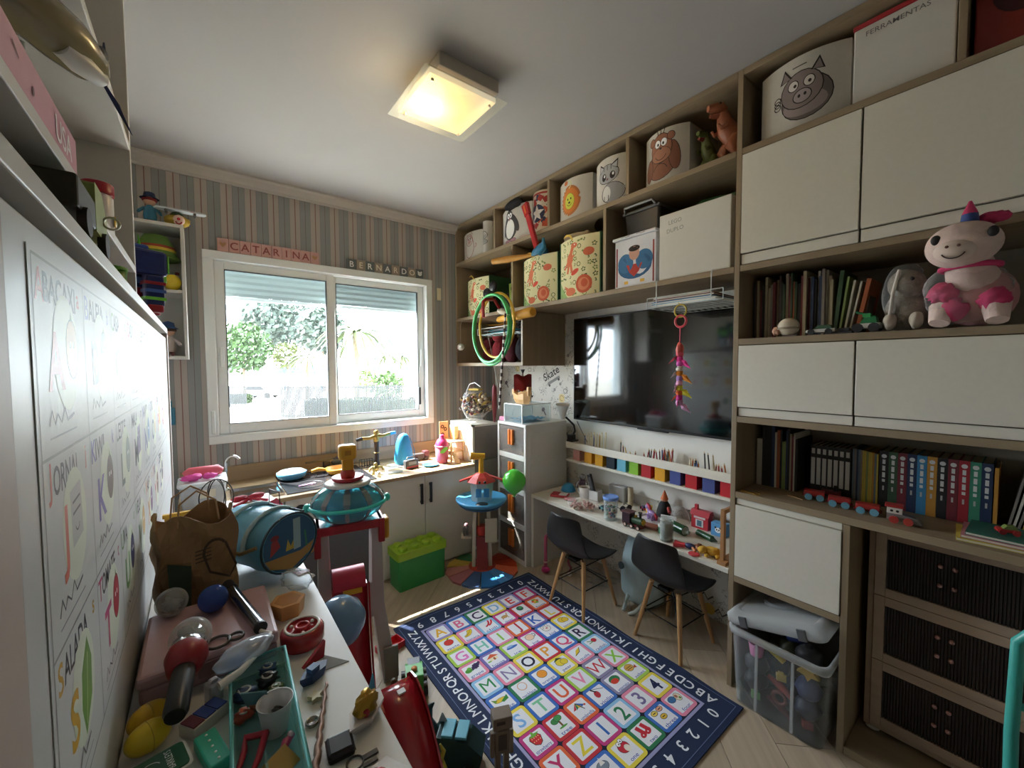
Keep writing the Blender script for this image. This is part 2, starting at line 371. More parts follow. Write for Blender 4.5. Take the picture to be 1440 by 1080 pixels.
tag_s = one('wall_switch_plate', MB().box(-.018, .018, -.008, 0, -.05, .05), mat('#d8cfb4', .5), 'small cream blank plate on the striped wall beside the window', 'wall plate', (hit(617, 414, 'y', YW).x, YW, hit(617, 414, 'y', YW).z), bevel=.002)
# ---------------------------------------------------------------- garden beyond the window
GZ = -2.2
struct('ground', MB().box(-90, 120, 3.6, 160, GZ-.2, GZ), mat('#8a877f', .9, var=.05, scale=.5), label='pale paved courtyard outside')
def crown(c, r, n, size, seed, flat=1.0):
    rnd = random.Random(seed); mb = MB(); vs = []; fs = []
    for i in range(n):
        a = rnd.uniform(0, 2*PI); t = math.asin(rnd.uniform(-1, 1)); k = rnd.uniform(.55, 1.05)
        p = Vector((c[0]+r*k*math.cos(t)*math.cos(a), c[1]+r*k*math.cos(t)*math.sin(a), c[2]+r*k*flat*math.sin(t)))
        d = Vector((rnd.gauss(0, 1), rnd.gauss(0, 1), rnd.gauss(0, 1))).normalized(); e = d.orthogonal().normalized()*size*rnd.uniform(.6, 1.3); f = d.cross(e)*.6
        b = len(vs); vs += [p+e, p+f, p-e, p-f]; fs.append((b, b+1, b+2, b+3))
    return mb.raw(vs, fs)
def out(px, dist):  # a spot on the ground at that depth along the view
    d = RGT*((px-720)/FPX) + _F0; d.z = 0; return Vector((0, 0, 0)) + d*dist
bark = mat('#6b5a48', .9)
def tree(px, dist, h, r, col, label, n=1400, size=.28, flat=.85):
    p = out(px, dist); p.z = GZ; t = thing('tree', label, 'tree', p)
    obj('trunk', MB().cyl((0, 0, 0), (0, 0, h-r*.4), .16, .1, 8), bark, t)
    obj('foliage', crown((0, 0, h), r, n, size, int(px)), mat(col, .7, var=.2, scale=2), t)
tree(343, 42, 5.6, 2.6, '#263f12', 'round bright green tree with full crown standing left beyond the window')
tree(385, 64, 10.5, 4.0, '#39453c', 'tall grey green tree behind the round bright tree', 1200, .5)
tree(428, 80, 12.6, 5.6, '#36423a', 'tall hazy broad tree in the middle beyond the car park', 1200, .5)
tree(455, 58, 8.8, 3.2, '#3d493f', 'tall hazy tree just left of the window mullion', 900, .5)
tree(405, 52, 5.0, 1.7, '#3f4719', 'small yellowish green tree below the tall hazy trees', 500, .25)
def palm(px, dist, h, n, L, label, g=None):
    p = out(px, dist); p.z = GZ; t = thing('palm_tree', label, 'palm tree', p, group=g)
    obj('trunk', MB().tube([(0, 0, 0), (.05, 0, h*.5), (0, 0, h)], [.2*L/2.6, .15*L/2.6, .13*L/2.6], 8), mat('#6a5c48', .9), t)
    rnd = random.Random(int(px*7))
    for i in range(n):
        a = 2*PI*i/n+rnd.uniform(-.2, .2); up = rnd.uniform(.1, .9); vs = []; fs = []
        for j in range(9):
            s = j/8; q = Vector((math.cos(a)*L*s, math.sin(a)*L*s, h+L*(up*s-1.1*s*s))); w = L*.07*math.sin(PI*min(1, s*.9+.08)); sd_ = Vector((-math.sin(a), math.cos(a), -.5))*w
            vs += [q+sd_, q, q-Vector((-math.sin(a), math.cos(a), .5))*w]
            if j: b = len(vs)-6; fs += [(b, b+1, b+4, b+3), (b+1, b+2, b+5, b+4)]
        obj('frond', MB().raw(vs, fs), mat('#364316', .6, var=.2, scale=3), t)
palm(501, 34, 6.4, 30, 3.2, 'tall palm with smooth trunk beyond the right window pane')
palm(432, 44, 4.6, 24, 2.6, 'bushy low palm left of the window mullion')
for px, dd_ in ((545, 60), (566, 70)): palm(px, dd_, 5.2, 18, 2.6, 'far small palm in front of the pale apartment block', 'far small palms')
hd = mat('#243312', .8, var=.25, scale=3)
p0, p1 = out(430, 34), out(592, 36); d = (p1-p0); ang = math.atan2(d.y, d.x)
def hedge(pa, pb, h, w, label):
    d = pb-pa; t = thing('hedge', label, 'hedge', (pa.x, pa.y, GZ), math.atan2(d.y, d.x)); L = d.length; rnd = random.Random(int(L*100)); vs = []; fs = []
    obj('inner_growth', MB().box(0, L, -w/2, w/2, 0, h*.93), hd, t)
    for i in range(900):
        p = Vector((rnd.uniform(0, L), rnd.uniform(-w/2-.05, w/2+.05), rnd.uniform(.05, h))); dd = Vector((rnd.gauss(0, 1), rnd.gauss(0, 1), rnd.gauss(0, 1))).normalized(); e = dd.orthogonal()*.14; f = dd.cross(e)
        b = len(vs); vs += [p+e, p+f, p-e, p-f]; fs.append((b, b+1, b+2, b+3))
    o = obj('leaves', MB().raw(vs, fs), hd, t); o['kind'] = 'stuff'
hedge(out(430, 30), out(592, 31), 1.15, .8, 'clipped green hedge along the iron fence under the palms')
hedge(out(312, 40), out(350, 40), .8, .8, 'short low hedge beside the parked car')
tree(545, 33, 1.9, 1.3, '#334c15', 'rounded light green shrub behind the hedge', 700, .16, .8)
tree(515, 42, 2.2, 1.2, '#4a5c26', 'small shrub beside the tall palm trunk', 400, .18, .8)
def fence(pa, pb, h, n, label):
    d = pb-pa; t = thing('iron_fence', label, 'fence', (pa.x, pa.y, GZ), math.atan2(d.y, d.x)); L = d.length
    m = mat('#15181b', .5); me = mesh('bar', MB().box(-.03, .03, -.03, .03, 0, h), m)
    for i in range(n):
        o = obj('bar', me, m, t); o.location = (L*i/(n-1), 0, 0)
    for z in (.25, h-.15): obj('rail', MB().box(0, L, -.02, .02, z, z+.05), m, t)
fence(out(395, 27), out(466, 27), 2.3, 34, 'dark iron fence with upright bars left of the mullion')
fence(out(470, 27), out(598, 27.5), 2.3, 58, 'long dark iron fence with upright bars in front of the hedge')
fence(out(305, 36), out(345, 36), 1.9, 22, 'far iron fence by the round green tree')
p = out(366, 47); p.z = GZ; car = thing('car', 'small white hatchback parked beyond the fence', 'car', p, math.atan2(RGT.y, RGT.x))
obj('body', MB().loft([[(x, y, z) for x, z in ((-1.9, .3), (1.9, .3), (1.95, .75), (1.2, .9), (.6, 1.42), (-1.0, 1.45), (-1.75, .95), (-1.95, .7))] for y in (-.8, .8)], smooth=False), mat('#77797a', .3), car, .06)
obj('side_glass', MB().loft([[(x, y, z) for x, z in ((-1.5, .95), (.95, .95), (.5, 1.33), (-.95, 1.35))] for y in (-.81, .81)], smooth=False), mat('#14181b', .2), car)
for x in (-1.2, 1.2):
    for y in (-.8, .8): obj('wheel', MB().cyl((x, y-.1, .32), (x, y+.1, .32), .32, n=16), mat('#2b2b2b', .7), car)
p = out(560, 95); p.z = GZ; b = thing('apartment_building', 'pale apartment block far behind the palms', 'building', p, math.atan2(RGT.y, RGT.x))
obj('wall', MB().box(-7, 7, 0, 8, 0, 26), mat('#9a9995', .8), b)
wm = mat('#3d4347', .4); wme = mesh('window', MB().box(-.9, .9, -.06, 0, 0, 1.5), wm)
for i in range(4):
    for j in range(7):
        o = obj('window', wme, wm, b); o.location = (-5.2+i*3.4, 0, 2+j*3.2)
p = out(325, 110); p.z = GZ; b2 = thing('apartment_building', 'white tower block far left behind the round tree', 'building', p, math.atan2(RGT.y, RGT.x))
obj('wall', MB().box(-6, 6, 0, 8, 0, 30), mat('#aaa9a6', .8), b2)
for i in range(3):
    for j in range(8):
        o = obj('window', wme, wm, b2); o.location = (-4+i*4, 0, 3+j*3.2)
p = out(415, 60); p.z = GZ; one('awning', MB().loft([[(-3, 0, 2.6), (3, 0, 2.6), (3, 2.5, 3.6), (-3, 2.5, 3.6)], [(-3, 0, 2.75), (3, 0, 2.75), (3, 2.5, 3.75), (-3, 2.5, 3.75)]], smooth=False).box(-2.9, -2.8, .05, .15, 0, 2.65).box(2.8, 2.9, .05, .15, 0, 2.65).box(-2.9, -2.8, 2.3, 2.4, 0, 3.6).box(2.8, 2.9, 2.3, 2.4, 0, 3.6), mat('#2c5a70', .6), 'blue awning roof between the tall hazy trees', 'awning', p, math.atan2(RGT.y, RGT.x))
# ================================================================ ceiling lamp
lamp = thing('ceiling_light', 'square frosted glass ceiling light glowing warm yellow', 'lamp', (.86, 1.56, ZC))
steel = mat('#c6beb2', .4, .2, var=.02)
obj('base', MB().box(-.12, .15, -.17, .12, -.05, 0), steel, lamp, .003)
lg = glass('#fff3dc', .55, .35, 'frosted_glass')
obj('glass_plate', MB().box(-.185, .185, -.185, .185, -.085, -.079), glass('#f6f8f4', .88, .1), lamp, .002)
df = bpy.data.materials.new('lamp_diffuser'); df.use_nodes = True
N = df.node_tree.nodes; L = df.node_tree.links; b = N['Principled BSDF']; b.inputs['Base Color'].default_value = (.9, .75, .5, 1); b.inputs['Roughness'].default_value = .4
tc = N.new('ShaderNodeTexCoord'); mp = N.new('ShaderNodeMapping'); mp.inputs['Location'].default_value = (.06, -.04, .068); L.new(tc.outputs['Object'], mp.inputs[0])
gr = N.new('ShaderNodeTexGradient'); gr.gradient_type = 'SPHERICAL'; mp.inputs['Scale'].default_value = (4.2, 4.2, 4.2); mp.inputs['Location'].default_value = (.06*4.2, -.05*4.2, .068*4.2); L.new(mp.outputs[0], gr.inputs[0])
rp = N.new('ShaderNodeValToRGB'); L.new(gr.outputs['Fac'], rp.inputs[0]); e = rp.color_ramp.elements
e[0].position = 0; e[0].color = (.50, .43, .33, 1); e[1].position = 1; e[1].color = (6, 4.2, 1.2, 1); k = e.new(.4); k.color = (.80, .52, .18, 1); k = e.new(.72); k.color = (1.6, 1.0, .22, 1)
L.new(rp.outputs[0], b.inputs['Emission Color']); b.inputs['Emission Strength'].default_value = .5
obj('diffuser', MB().box(-.15, .15, -.15, .15, -.079, -.058), df, lamp, .002)
for x in (-.13, .13):
    for y in (-.13, .13): obj('screw', MB().lathe([(.0, -.093), (.006, -.092), (.006, -.085)], 10, (x, y, 0)), steel, lamp)
obj('spacer', MB().box(-.1, .12, -.14, .1, -.058, -.05), steel, lamp)
ld = bpy.data.lights.new('bulb_glow', 'POINT'); ld.energy = 3; ld.color = (1, .72, .36); ld.shadow_soft_size = .08
lo = bpy.data.objects.new('bulb_glow', ld); COL.objects.link(lo); lo.location = (.80, 1.6, ZC-.13); 
# ================================================================ right wall furniture
oak = mat('#917f66', .5, var=.14, scale=30, bump=.03, kind='woody'); oakz = mat('#917f66', .5, var=.14, scale=30, bump=.03, kind='woodz'); oakd = mat('#7d6d58', .6, var=.1, scale=20, kind='woody')
wmel = mat('#ddd8cb', .42, var=.02, scale=60)
wpan = mat('#e3e0d8', .5, var=.01)
YR = -.75   # the tall unit runs past the camera
bu = thing('wall_shelf_unit', 'oak open shelf unit bridging over the television up to the ceiling', 'shelf unit', (0, 0, 0))
def pan(par, nm, x0, x1, y0, y1, z0, z1, m): return obj(nm, MB().box(x0, x1, y0, y1, z0, z1), m, par, .0015)
Y0, Y1 = .767, YW-.002
XB = XW-.001
for z, th, nm in ((2.503, .025, 'top_panel'), (2.195, .025, 'shelf'), (1.735, .025, 'shelf')): pan(bu, nm, XC, XB, Y0, Y1-.019, z, z+th, oak)
pan(bu, 'side_panel', XC, XB, Y1-.018, Y1, 1.36, 2.528, oakz)
pan(bu, 'back_panel', XB-.006, XB, Y0, Y1-.019, 1.761, 2.503, oakd)
for y in (2.456, 1.876, 1.293): pan(bu, 'divider', XC, XB-.007, y-.01, y+.01, 2.221, 2.502, oakz)
for y in (2.246, 1.435): pan(bu, 'divider', XC, XB-.007, y-.01, y+.01, 1.761, 2.194, oakz)
pan(bu, 'shelf', XC, XB, 2.15, Y1-.019, 1.36, 1.385, oak)
pan(bu, 'side_panel', XC, XB, 2.131, 2.149, 1.36, 1.734, oakz)
pan(bu, 'back_panel', XB-.006, XB, 2.15, Y1-.019, 1.386, 1.734, oakd)
tu = thing('tall_cabinet', 'tall oak cabinet with white flap doors and open book niches', 'cabinet', (0, 0, 0))
pan(tu, 'side_panel', XC, XB, .745, .765, 0, 2.528, oakz)
pan(tu, 'divider', XC, XB-.007, .37, .39, .001, .81, oakz)
pan(tu, 'side_panel', XC, XB, YR-.02, YR, 0, 2.528, oakz)
pan(tu, 'top_panel', XC, XB, YR, .744, 2.503, 2.528, oak)
for z in (2.195, 1.735, 1.44, 1.125): pan(tu, 'shelf', XC, XB, YR, .744, z, z+.025, oak)
pan(tu, 'counter', XC, XB, YR, .744, .812, .838, oak)
pan(tu, 'shelf', XC, XB, .391, .744, .458, .483, oak)
pan(tu, 'base_panel', XC, XB, YR, .369, 0, .03, oak)
pan(tu, 'back_panel', XB-.006, XB, YR, .744, .031, 2.502, mat('#a29a8c', .7))
pan(tu, 'divider', XC, XB-.007, .15, .168, 2.221, 2.502, oakz)
ybr = [(.742, .3755), (.3695, -.372), (-.378, YR+.003)]
for a, b2_ in ybr:
    d = pan(tu, 'flap_door', XC-.003, XC+.015, b2_, a, 1.806, 2.192, wmel); pan(tu, 'grip_strip', XC+.006, XC+.015, b2_, a, 1.763, 1.802, wmel)
    d = pan(tu, 'drawer_front', XC-.003, XC+.015, b2_, a, 1.188, 1.437, wmel); pan(tu, 'grip_strip', XC+.006, XC+.015, b2_, a, 1.152, 1.184, wmel)
pan(tu, 'flap_door', XC-.003, XC+.015, .393, .742, .486, .783, wmel)
pan(tu, 'grip_strip', XC+.006, XC+.015, .393, .742, .786, .81, wmel)
# white panel behind the television, ledges, desk
mpnl = thing('media_wall_panel', 'white panel behind the television with two long white ledges', 'wall panel', (0, 0, 0))
pan(mpnl, 'panel', XW-.02, XW-.001, .767, 1.985, .56, 1.734, wpan)
LX = 2.0
pan(mpnl, 'ledge', LX, XW-.021, .767, 1.985, .700, .715, wmel); pan(mpnl, 'ledge_front', LX, LX+.012, .767, 1.985, .79, .835, wmel); pan(mpnl, 'ledge', LX+.012, XW-.021, .767, 1.985, .79, .80, wmel)
tv = thing('television', 'large black flat screen television on the white wall panel', 'television', (0, 0, 0))
blk = mat('#0d0d0f', .35); 
obj('body', MB().box(2.075, XW-.021, .80, 1.95, 1.05, 1.62).box(2.062, 2.08, .767, 1.972, .985, 1.682), blk, tv, .004)
scr = mat('#020203', .06, var=0, coat=1.0); obj('screen', MB().box(2.0605, 2.063, .774, 1.962, 1.0, 1.674), scr, tv)
obj('chin', MB().box(2.062, 2.075, 1.25, 1.45, .978, .985), blk, tv)
dk = thing('study_desk', 'long low white study desk under the ledges', 'desk', (0, 0, 0))
DZ = .50
pan(dk, 'desktop', XC+.002, XW-.021, .768, 2.05, DZ-.022, DZ, wmel); pan(dk, 'end_panel', XC+.002, XW-.03, 2.028, 2.05, 0, DZ-.023, wmel)
pan(dk, 'modesty_rail', XW-.06, XW-.041, .768, 2.027, .33, DZ-.023, wmel)
# ================================================================ left side: fold-down bed, desk, bookcase
bed = thing('fold_down_bed', 'white fold-down wall bed cabinet with flat front panel', 'wall bed', (0, 0, 0))
wh = mat('#c9c6c0', .45, var=.015)
obj('carcass', MB().box(-.499, -.139, .42, .44, 0, 1.517).box(-.499, -.139, 2.48, 2.50, 0, 1.517).box(-.499, -.485, .441, 2.479, 0, 1.517), wh, bed)
obj('top_shelf', MB().box(-.499, -.115, .40, 2.50, 1.518, 1.542), wh, bed, .002)
obj('front_panel', MB().box(-.138, -.1205, .50, 2.46, .02, 1.497), mat('#c6c7c5', .38, var=.01), bed, .003)
obj('side_trim', MB().box(-.138, -.115, 2.465, 2.50, .02, 1.517), mat('#b5a79d', .5), bed); obj('side_trim', MB().box(-.138, -.118, .42, .492, .02, 1.517), mat('#b5a79d', .5), bed)
# alphabet poster
po = thing('alphabet_poster', 'long white alphabet poster with words and fruit drawings on the bed front', 'poster', (-.12, 0, 0))
PY0, PZ1, CW, RH = .565, 1.467, .205, .196
obj('sheet', MB().box(0, .0006, PY0-.01, PY0+9*CW+.01, PZ1-3*RH-.01, PZ1+.006), mat('#c9cac8', .4, var=.01), po)
pr = Pr(.4); g1 = '#8f918f'; ink = '#3b3a40'
for r in range(4): pr.line([(0, -r*RH), (9*CW, -r*RH)], .003, g1)
for c in range(10): pr.line([(c*CW, 0), (c*CW, -3*RH)], .0025, g1)
rows = [[('ABACAXI', 'A', 'a', '#c95a48', '#cfa04a'), ('BALEIA', 'B', 'b', '#6a6fb5', '#7f9fb8'), ('CASA', 'C', 'c', '#6a9a5a', '#c07a5a'), ('DADO', 'D', 'd', '#b5506a', '#b9b9b9'), ('ELEFANTE', 'E', 'e', '#c98a3a', '#8f9398'), ('FOCA', 'F', 'f', '#5a86b0', '#7a7f86'), ('GATO', 'G', 'g', '#7a5aa0', '#c79a5a'), ('HARPA', 'H', 'h', '#5a9a70', '#caa64a'), ('IGLU', 'I', 'i', '#c95a48', '#a8c4d6')],
        [('JORNAL', 'J', 'j', '#cf6a55', '#b9bab6'), ('KIWI', 'K', 'k', '#6a5aa8', '#6b5a4a'), ('LEITE', 'L', 'l', '#6a7a70', '#9aa8a0'), ('MALA', 'M', 'm', '#4a4458', '#7d6a90'), ('NAVIO', 'N', 'n', '#5a5aa0', '#6a8ab0'), ('OVO', 'O', 'o', '#5a6a8a', '#d9c9a8'), ('PIPA', 'P', 'p', '#c9506a', '#d9a04a'), ('QUEIJO', 'Q', 'q', '#b5406a', '#dcb85a'), ('RATO', 'R', 'r', '#c9506a', '#8f8f94')],
        [('SALADA', 'S', 's', '#d0a33c', '#6f9a48'), ('TOMATE', 'T', 't', '#c04a78', '#b02c38'), ('UVA', 'U', 'u', '#6f9a50', '#3f3a68'), ('VELA', 'V', 'v', '#5f8f60', '#c9a04a'), ('XALE', 'X', 'x', '#d08a4a', '#8a5a8a'), ('YAK', 'Y', 'y', '#c9506a', '#7a5a42'), ('ZEBRA', 'Z', 'z', '#5a6a8a', '#55555a')]]
for r, row in enumerate(rows):
    for c, (w, L_, lo_, ch, ph) in enumerate(row):
        pr.off(c*CW, -r*RH)
        n = len(w); k_ = min(.0215, .15/n); pr.text(w[0], .02, -.026, .045, ch, 0, .012); pr.text(w[1:], .032+k_*(n-1)/2, -.026, .042, ink, 0, .014, width=k_*(n-1)); pr.text(lo_, CW-.03, -.025, .034, ch, 0, .01)
        pr.ell(.11, -.09, .055, .065, '#d5dcc8')
        pr.text(L_, .065, -.10, .085, ch, 0, .02)
        if c % 3 == 0 and r == 1: pr.poly([(.09, -.05), (.14, -.045), (.145, -.11), (.095, -.115)], ph); pr.line([(.1, -.065), (.135, -.062)], .003, ink); pr.line([(.1, -.078), (.135, -.075)], .003, ink); pr.arc(.118, -.09, .01, 200, 340, .002, ink)
        elif w == 'SALADA': pr.poly([(.11, -.15), (.095, -.11), (.10, -.07), (.13, -.04), (.15, -.075), (.145, -.12)], ph); pr.line([(.115, -.14), (.13, -.06)], .003, '#b8cc8a')
        else:
            pr.oell(.135, -.085, .026, .034, ph, ink, .0015); pr.ell(.128, -.08, .003, .004, '#ffffff'); pr.ell(.142, -.08, .003, .004, '#ffffff'); pr.poly([(.13, -.052), (.135, -.04), (.14, -.052)], '#5f8a48')
        pr.line([(.03, -.165), (.04, -.15), (.05, -.165), (.06, -.155), (.075, -.165), (.09, -.15), (.10, -.165), (.13, -.16)], .003, '#55545a')
        pr.line([(.03, -.178), (.14, -.178)], .002, '#8a8a90')
pr.build('poster_print', lambda u, v, h: Vector((.0007+(h-.0004), PY0+u, PZ1+v)), po, eps=.00004)
pd_ = thing('fold_desk', 'white shallow desk along the fold-down bed crowded with toys', 'desk', (0, 0, 0))
TZ = .75
obj('desktop', MB().box(-.119, .238, .12, 1.97, TZ-.025, TZ), mat('#d9d8d4', .35, var=.015), pd_, .002)
obj('end_panel', MB().box(-.119, .2, 1.94, 1.96, 0, TZ-.026), wh, pd_); obj('end_panel', MB().box(-.119, .2, .14, .16, 0, TZ-.026), wh, pd_)
bc = thing('upper_bookcase', 'white open bookcase above the fold-down bed with toys on it', 'bookcase', (0, 0, 0))
for z, nm in ((1.651, 'shelf'), (2.016, 'shelf'), (2.507, 'top_panel')): obj(nm, MB().box(-.497, -.147, -.58, 1.699, z, z+.021), wh, bc, .0015)
for y in (1.70, -.60): obj('side_panel', MB().box(-.497, -.147, y, y+.019, 1.543, 2.528), wh, bc, .0015)
# ---------------------------------------------------------------- cube shelf on the window wall
cs = thing('wall_cube_shelf', 'small white two-tier box shelf on the striped wall beside the window', 'wall shelf', (0, 0, 0))
sx0, sx1, sy0, sz = -.36, -.045, 2.80, (1.405, 1.755, 2.10)
for z in sz: obj('shelf', MB().box(sx0+.016, sx1-.016, sy0, YW-.001, z, z+.016), wh, cs, .001)
for x in (sx0, sx1-.015): obj('side_panel', MB().box(x, x+.015, sy0, YW-.001, 1.405, 2.116), wh, cs, .001)
obj('back_panel', MB().box(sx0+.016, sx1-.016, YW-.007, YW-.001, 1.422, 2.099), wh, cs)
# ================================================================ play kitchen under the window
CF, CT = 2.47, .655
worktop = one('worktop', MB().box(-.11, 1.555, CF-.012, YW-.001, CT-.022, CT), mat('#a98f6c', .45, var=.14, scale=30, kind='woodx'), 'oak worktop along the play kitchen under the window', 'worktop', bevel=.002)
one('backsplash', MB().box(-.11, 1.555, YW-.016, YW-.0005, CT+.0005, CT+.095), mat('#a08768', .5, var=.14, scale=30, kind='woodx'), 'oak backsplash strip at the wall above the worktop', 'backsplash')
cabm = mat('#dad5c8', .42, var=.015); oven_m = mat('#57565a', .3); bkm = mat('#1c1b1d', .4)
ov = thing('play_oven', 'white play oven with black knobs and dark grey door', 'toy oven', (.345, CF, 0))
ow = .485
obj('body', MB().box(0, ow, .018, .5, 0, CT-.0225), cabm, ov); obj('control_panel', MB().box(.002, ow-.002, 0, .017, .5, CT-.023), cabm, ov, .001)
obj('door', MB().box(.01, ow-.01, 0, .017, .03, .495), oven_m, ov, .002)
for x in (.075, .15, .30, .38): obj('knob', MB().cyl((x, -.014, .565), (x, 0, .565), .032, n=20), bkm, ov)
hn = obj('handle', MB().box(.14, .34, -.022, -.012, .44, .455).box(.15, .16, -.012, 0, .442, .453).box(.32, .33, -.012, 0, .442, .453), bkm, ov)
sk = thing('sink_cabinet', 'white sink cabinet at the dark end of the play kitchen', 'cabinet', (-.11, CF, 0))
obj('body', MB().box(0, .45, .018, .5, 0, CT-.0225), cabm, sk); obj('door', MB().box(.003, .447, 0, .017, .02, CT-.025), cabm, sk, .001)
kc = thing('two_door_cabinet', 'white two-door play kitchen cabinet with black bar handles', 'cabinet', (.835, CF, 0))
kw = .72; obj('body', MB().box(0, kw, .018, .5, 0, CT-.0225), cabm, kc)
sp = hit(598, 705, 'y', CF).x-.835
for x0, x1, hx in ((.002, sp-.0015, sp-.03), (sp+.0015, kw-.002, sp+.035)):
    d = obj('door', MB().box(x0, x1, 0, .017, .015, CT-.025), cabm, kc, .001)
    obj('handle', MB().box(hx-.008, hx+.008, -.022, -.012, .45, .585).box(hx-.006, hx+.006, -.012, 0, .455, .47).box(hx-.006, hx+.006, -.012, 0, .565, .58), bkm, d)
hob = thing('play_hob', 'black play hob with two ring outlines on the worktop', 'toy hob', (.36, 2.50, CT))
obj('plate', MB().box(0, .50, 0, .44, 0, .006), mat('#201f22', .25), hob, .002)
for x, y in ((.14, .12), (.36, .14), (.14, .32), (.36, .33)): obj('ring', MB().torus((x, y, .0065), .075, .003, n=32, k=6), mat('#0a0a0a', .4), hob)
fa = thing('faucet', 'chrome swan neck tap at the sink of the play kitchen', 'faucet', (.10, 2.82, CT))
chrome = mat('#c9c9c9', .12, 1, var=.01)
obj('spout', MB().tube([(0, 0, 0), (0, 0, .15)]+[(.035-.035*math.cos(a), -.02*(1-math.cos(a)), .15+.045*math.sin(a)) for a in [PI*i/10 for i in range(1, 9)]], .008, 10), chrome, fa)
obj('base', MB().lathe([(.018, 0), (.018, .01), (.01, .016)], 16), chrome, fa)
si = one('sink_basin', MB().box(-.12, .12, -.13, -.122, 0, .012).box(-.12, .12, .122, .13, 0, .012).box(-.12, -.112, -.122, .122, 0, .012).box(.112, .12, -.122, .122, 0, .012).box(-.112, .112, -.122, .122, 0, .003), chrome, 'small steel sink basin set on the worktop below the tap', 'sink', (.232, 2.65, CT))
cc = thing('corner_cabinet', 'grey fronted white corner cabinet between play kitchen and drawer tower', 'cabinet', (1.562, 2.5, 0))
obj('body', MB().box(0, .016, 0, .33, 0, .93).box(.016, .225, .02, .33, 0, .93).box(0, .225, 0, .02, .914, .93).box(.016, .225, 0, .02, .0, .02), wmel, cc); obj('door', MB().box(.018, .224, .001, .019, .66, .912), mat('#77716b', .5), cc); obj('door', MB().box(.018, .224, .001, .019, .022, .656), mat('#8a837c', .5), cc)
# ================================================================ rug
RX0, RX1, RY0, RY1 = .75, 1.66, .665, 1.985
RH_ = .006
rug = thing('alphabet_rug', 'navy bordered alphabet rug with coloured letter and picture squares', 'rug', (RX0, RY0, 0)); rw, rl = RX1-RX0, RY1-RY0
def wob(u, v):  # gentle ripples along the long edges and the far edge
    k = math.exp(-((rw-u)/.05)**2) + math.exp(-((rl-v)/.05)**2); return .004*k*(1+math.sin(v*14+u*11))
mb = MB(); mb.grid(lambda a, b: (a*rw, b*rl, RH_+wob(a*rw, b*rl)), 40, 56); mb.grid(lambda a, b: (a*rw, b*rl, .0004), 2, 2)
for side in range(4):
    def edge(a, b, side=side):
        u, v = ((a*rw, 0), (rw, a*rl), (a*rw, rl), (0, a*rl))[side]; return (u, v, .0004+b*(RH_-.0004+wob(u, v)))
    mb.grid(edge, 56 if side % 2 else 40, 1)
obj('base', mb, mat('#1d2c4e', .9, var=.12, scale=200), rug)
rmap = lambda u, v, h: Vector((u, v, RH_+.0006+wob(u, v)+h))
pr = Pr(.9); B = .118; navy = '#1d2c4e'
pr.rect(rw/2, rl/2, rw-2*B+.03, rl-2*B+.03, '#9c9cc4'); pr.rect(rw/2, rl/2, rw-2*B+.006, rl-2*B+.006, '#141a33')
for x0, y0, x1, y1 in ((.02, .02, rw-.02, .02), (rw-.02, .02, rw-.02, rl-.02), (rw-.02, rl-.02, .02, rl-.02), (.02, rl-.02, .02, .02)): pr.line([(x0, y0), (x1, y1)], .002, '#6f7ea6')
for i, ch in enumerate('ABCDEFGHIJKLMNOPQRSTUVWXYZ'):
    y = .10+(rl-.20)*i/25
    for x in (.062, rw-.062): pr.text(ch, x, y, .058, '#e9ecf2', PI/2, .0 if ch in 'MNW' else .012)
for i in range(10):
    x = rw-.12-(rw-.24)*i/9
    for y in (.062, rl-.062): pr.text(str(i), x, y, .06, '#e9ecf2', PI, .012)
pr.build('printed_border', rmap, rug, cut=.05)
U, Bl, Gn, Yl, Pk, Mg, Or, Lb, Rd, Lm, Pu, GP = '#9a8fc8', '#3f6fc0', '#2f7d52', '#e8d24a', '#e58aa6', '#c23a80', '#e2673a', '#8fc0e4', '#c8323c', '#a8cc52', '#7d6fb4', '#8d86a8'
LET = [['A#e8b23a', 'B#e26a92', 'C#3a2350', 'D#7fb2e2', 'E#d8323c', 'F#e0503a'], None, ['G#e07ac0', 'H#7cc4b0', 'I#8cc24a', 'J#c02a3c', 'K#2a5fc0', 'L#e8d24a'], None,
       ['M#2f8a52', 'N#8a7ca8', 'O#1c1c3c', 'P#e8a03a', 'Q#e0507a', 'R#2e1c48'], None, ['S#7fb2e6', 'T#7cc49a', 'U#e0603a', 'V#e88ab0', 'W#c8283c', 'X#8cc84a'], None, ['Y#c2326a', 'Z#e6d23c', '1#2f66b8', '2#2a7a50', '3#7a6c9c', '4#1c2450'], None]
BRD = [[U, Bl, Gn, Yl, U, Mg], [Yl, Pk, Lb, Mg, Rd, Or], [Lm, Bl, Pk, Or, Pu, Rd], [Pk, Pu, Lm, Mg, Bl, Yl], [Lb, Pk, Yl, Rd, Bl, Gn], [Bl, Gn, Bl, Yl, Pk, Lb], [Yl, Bl, Mg, Lm, GP, Pk], [Mg, Rd, Or, Bl, GP, Lm], [Or, Rd, Mg, Lb, Pk, Yl], [Pk, Bl, Yl, Gn, Bl, Pk]]
WRD = {1: ['apple', 'banana', 'chili', 'deer', 'earth', 'flower'], 3: ['grape', 'house', 'ice', 'jug', 'kid', 'lemon'], 5: ['maize', 'necklace', 'orange', 'pear', 'quilt', 'radish'], 7: ['strawberry', 'tree', 'umbrella', 'violin', 'watermelon', 'xebec'], 9: ['yacht', 'zebra', 'one', 'two', 'three', 'four']}
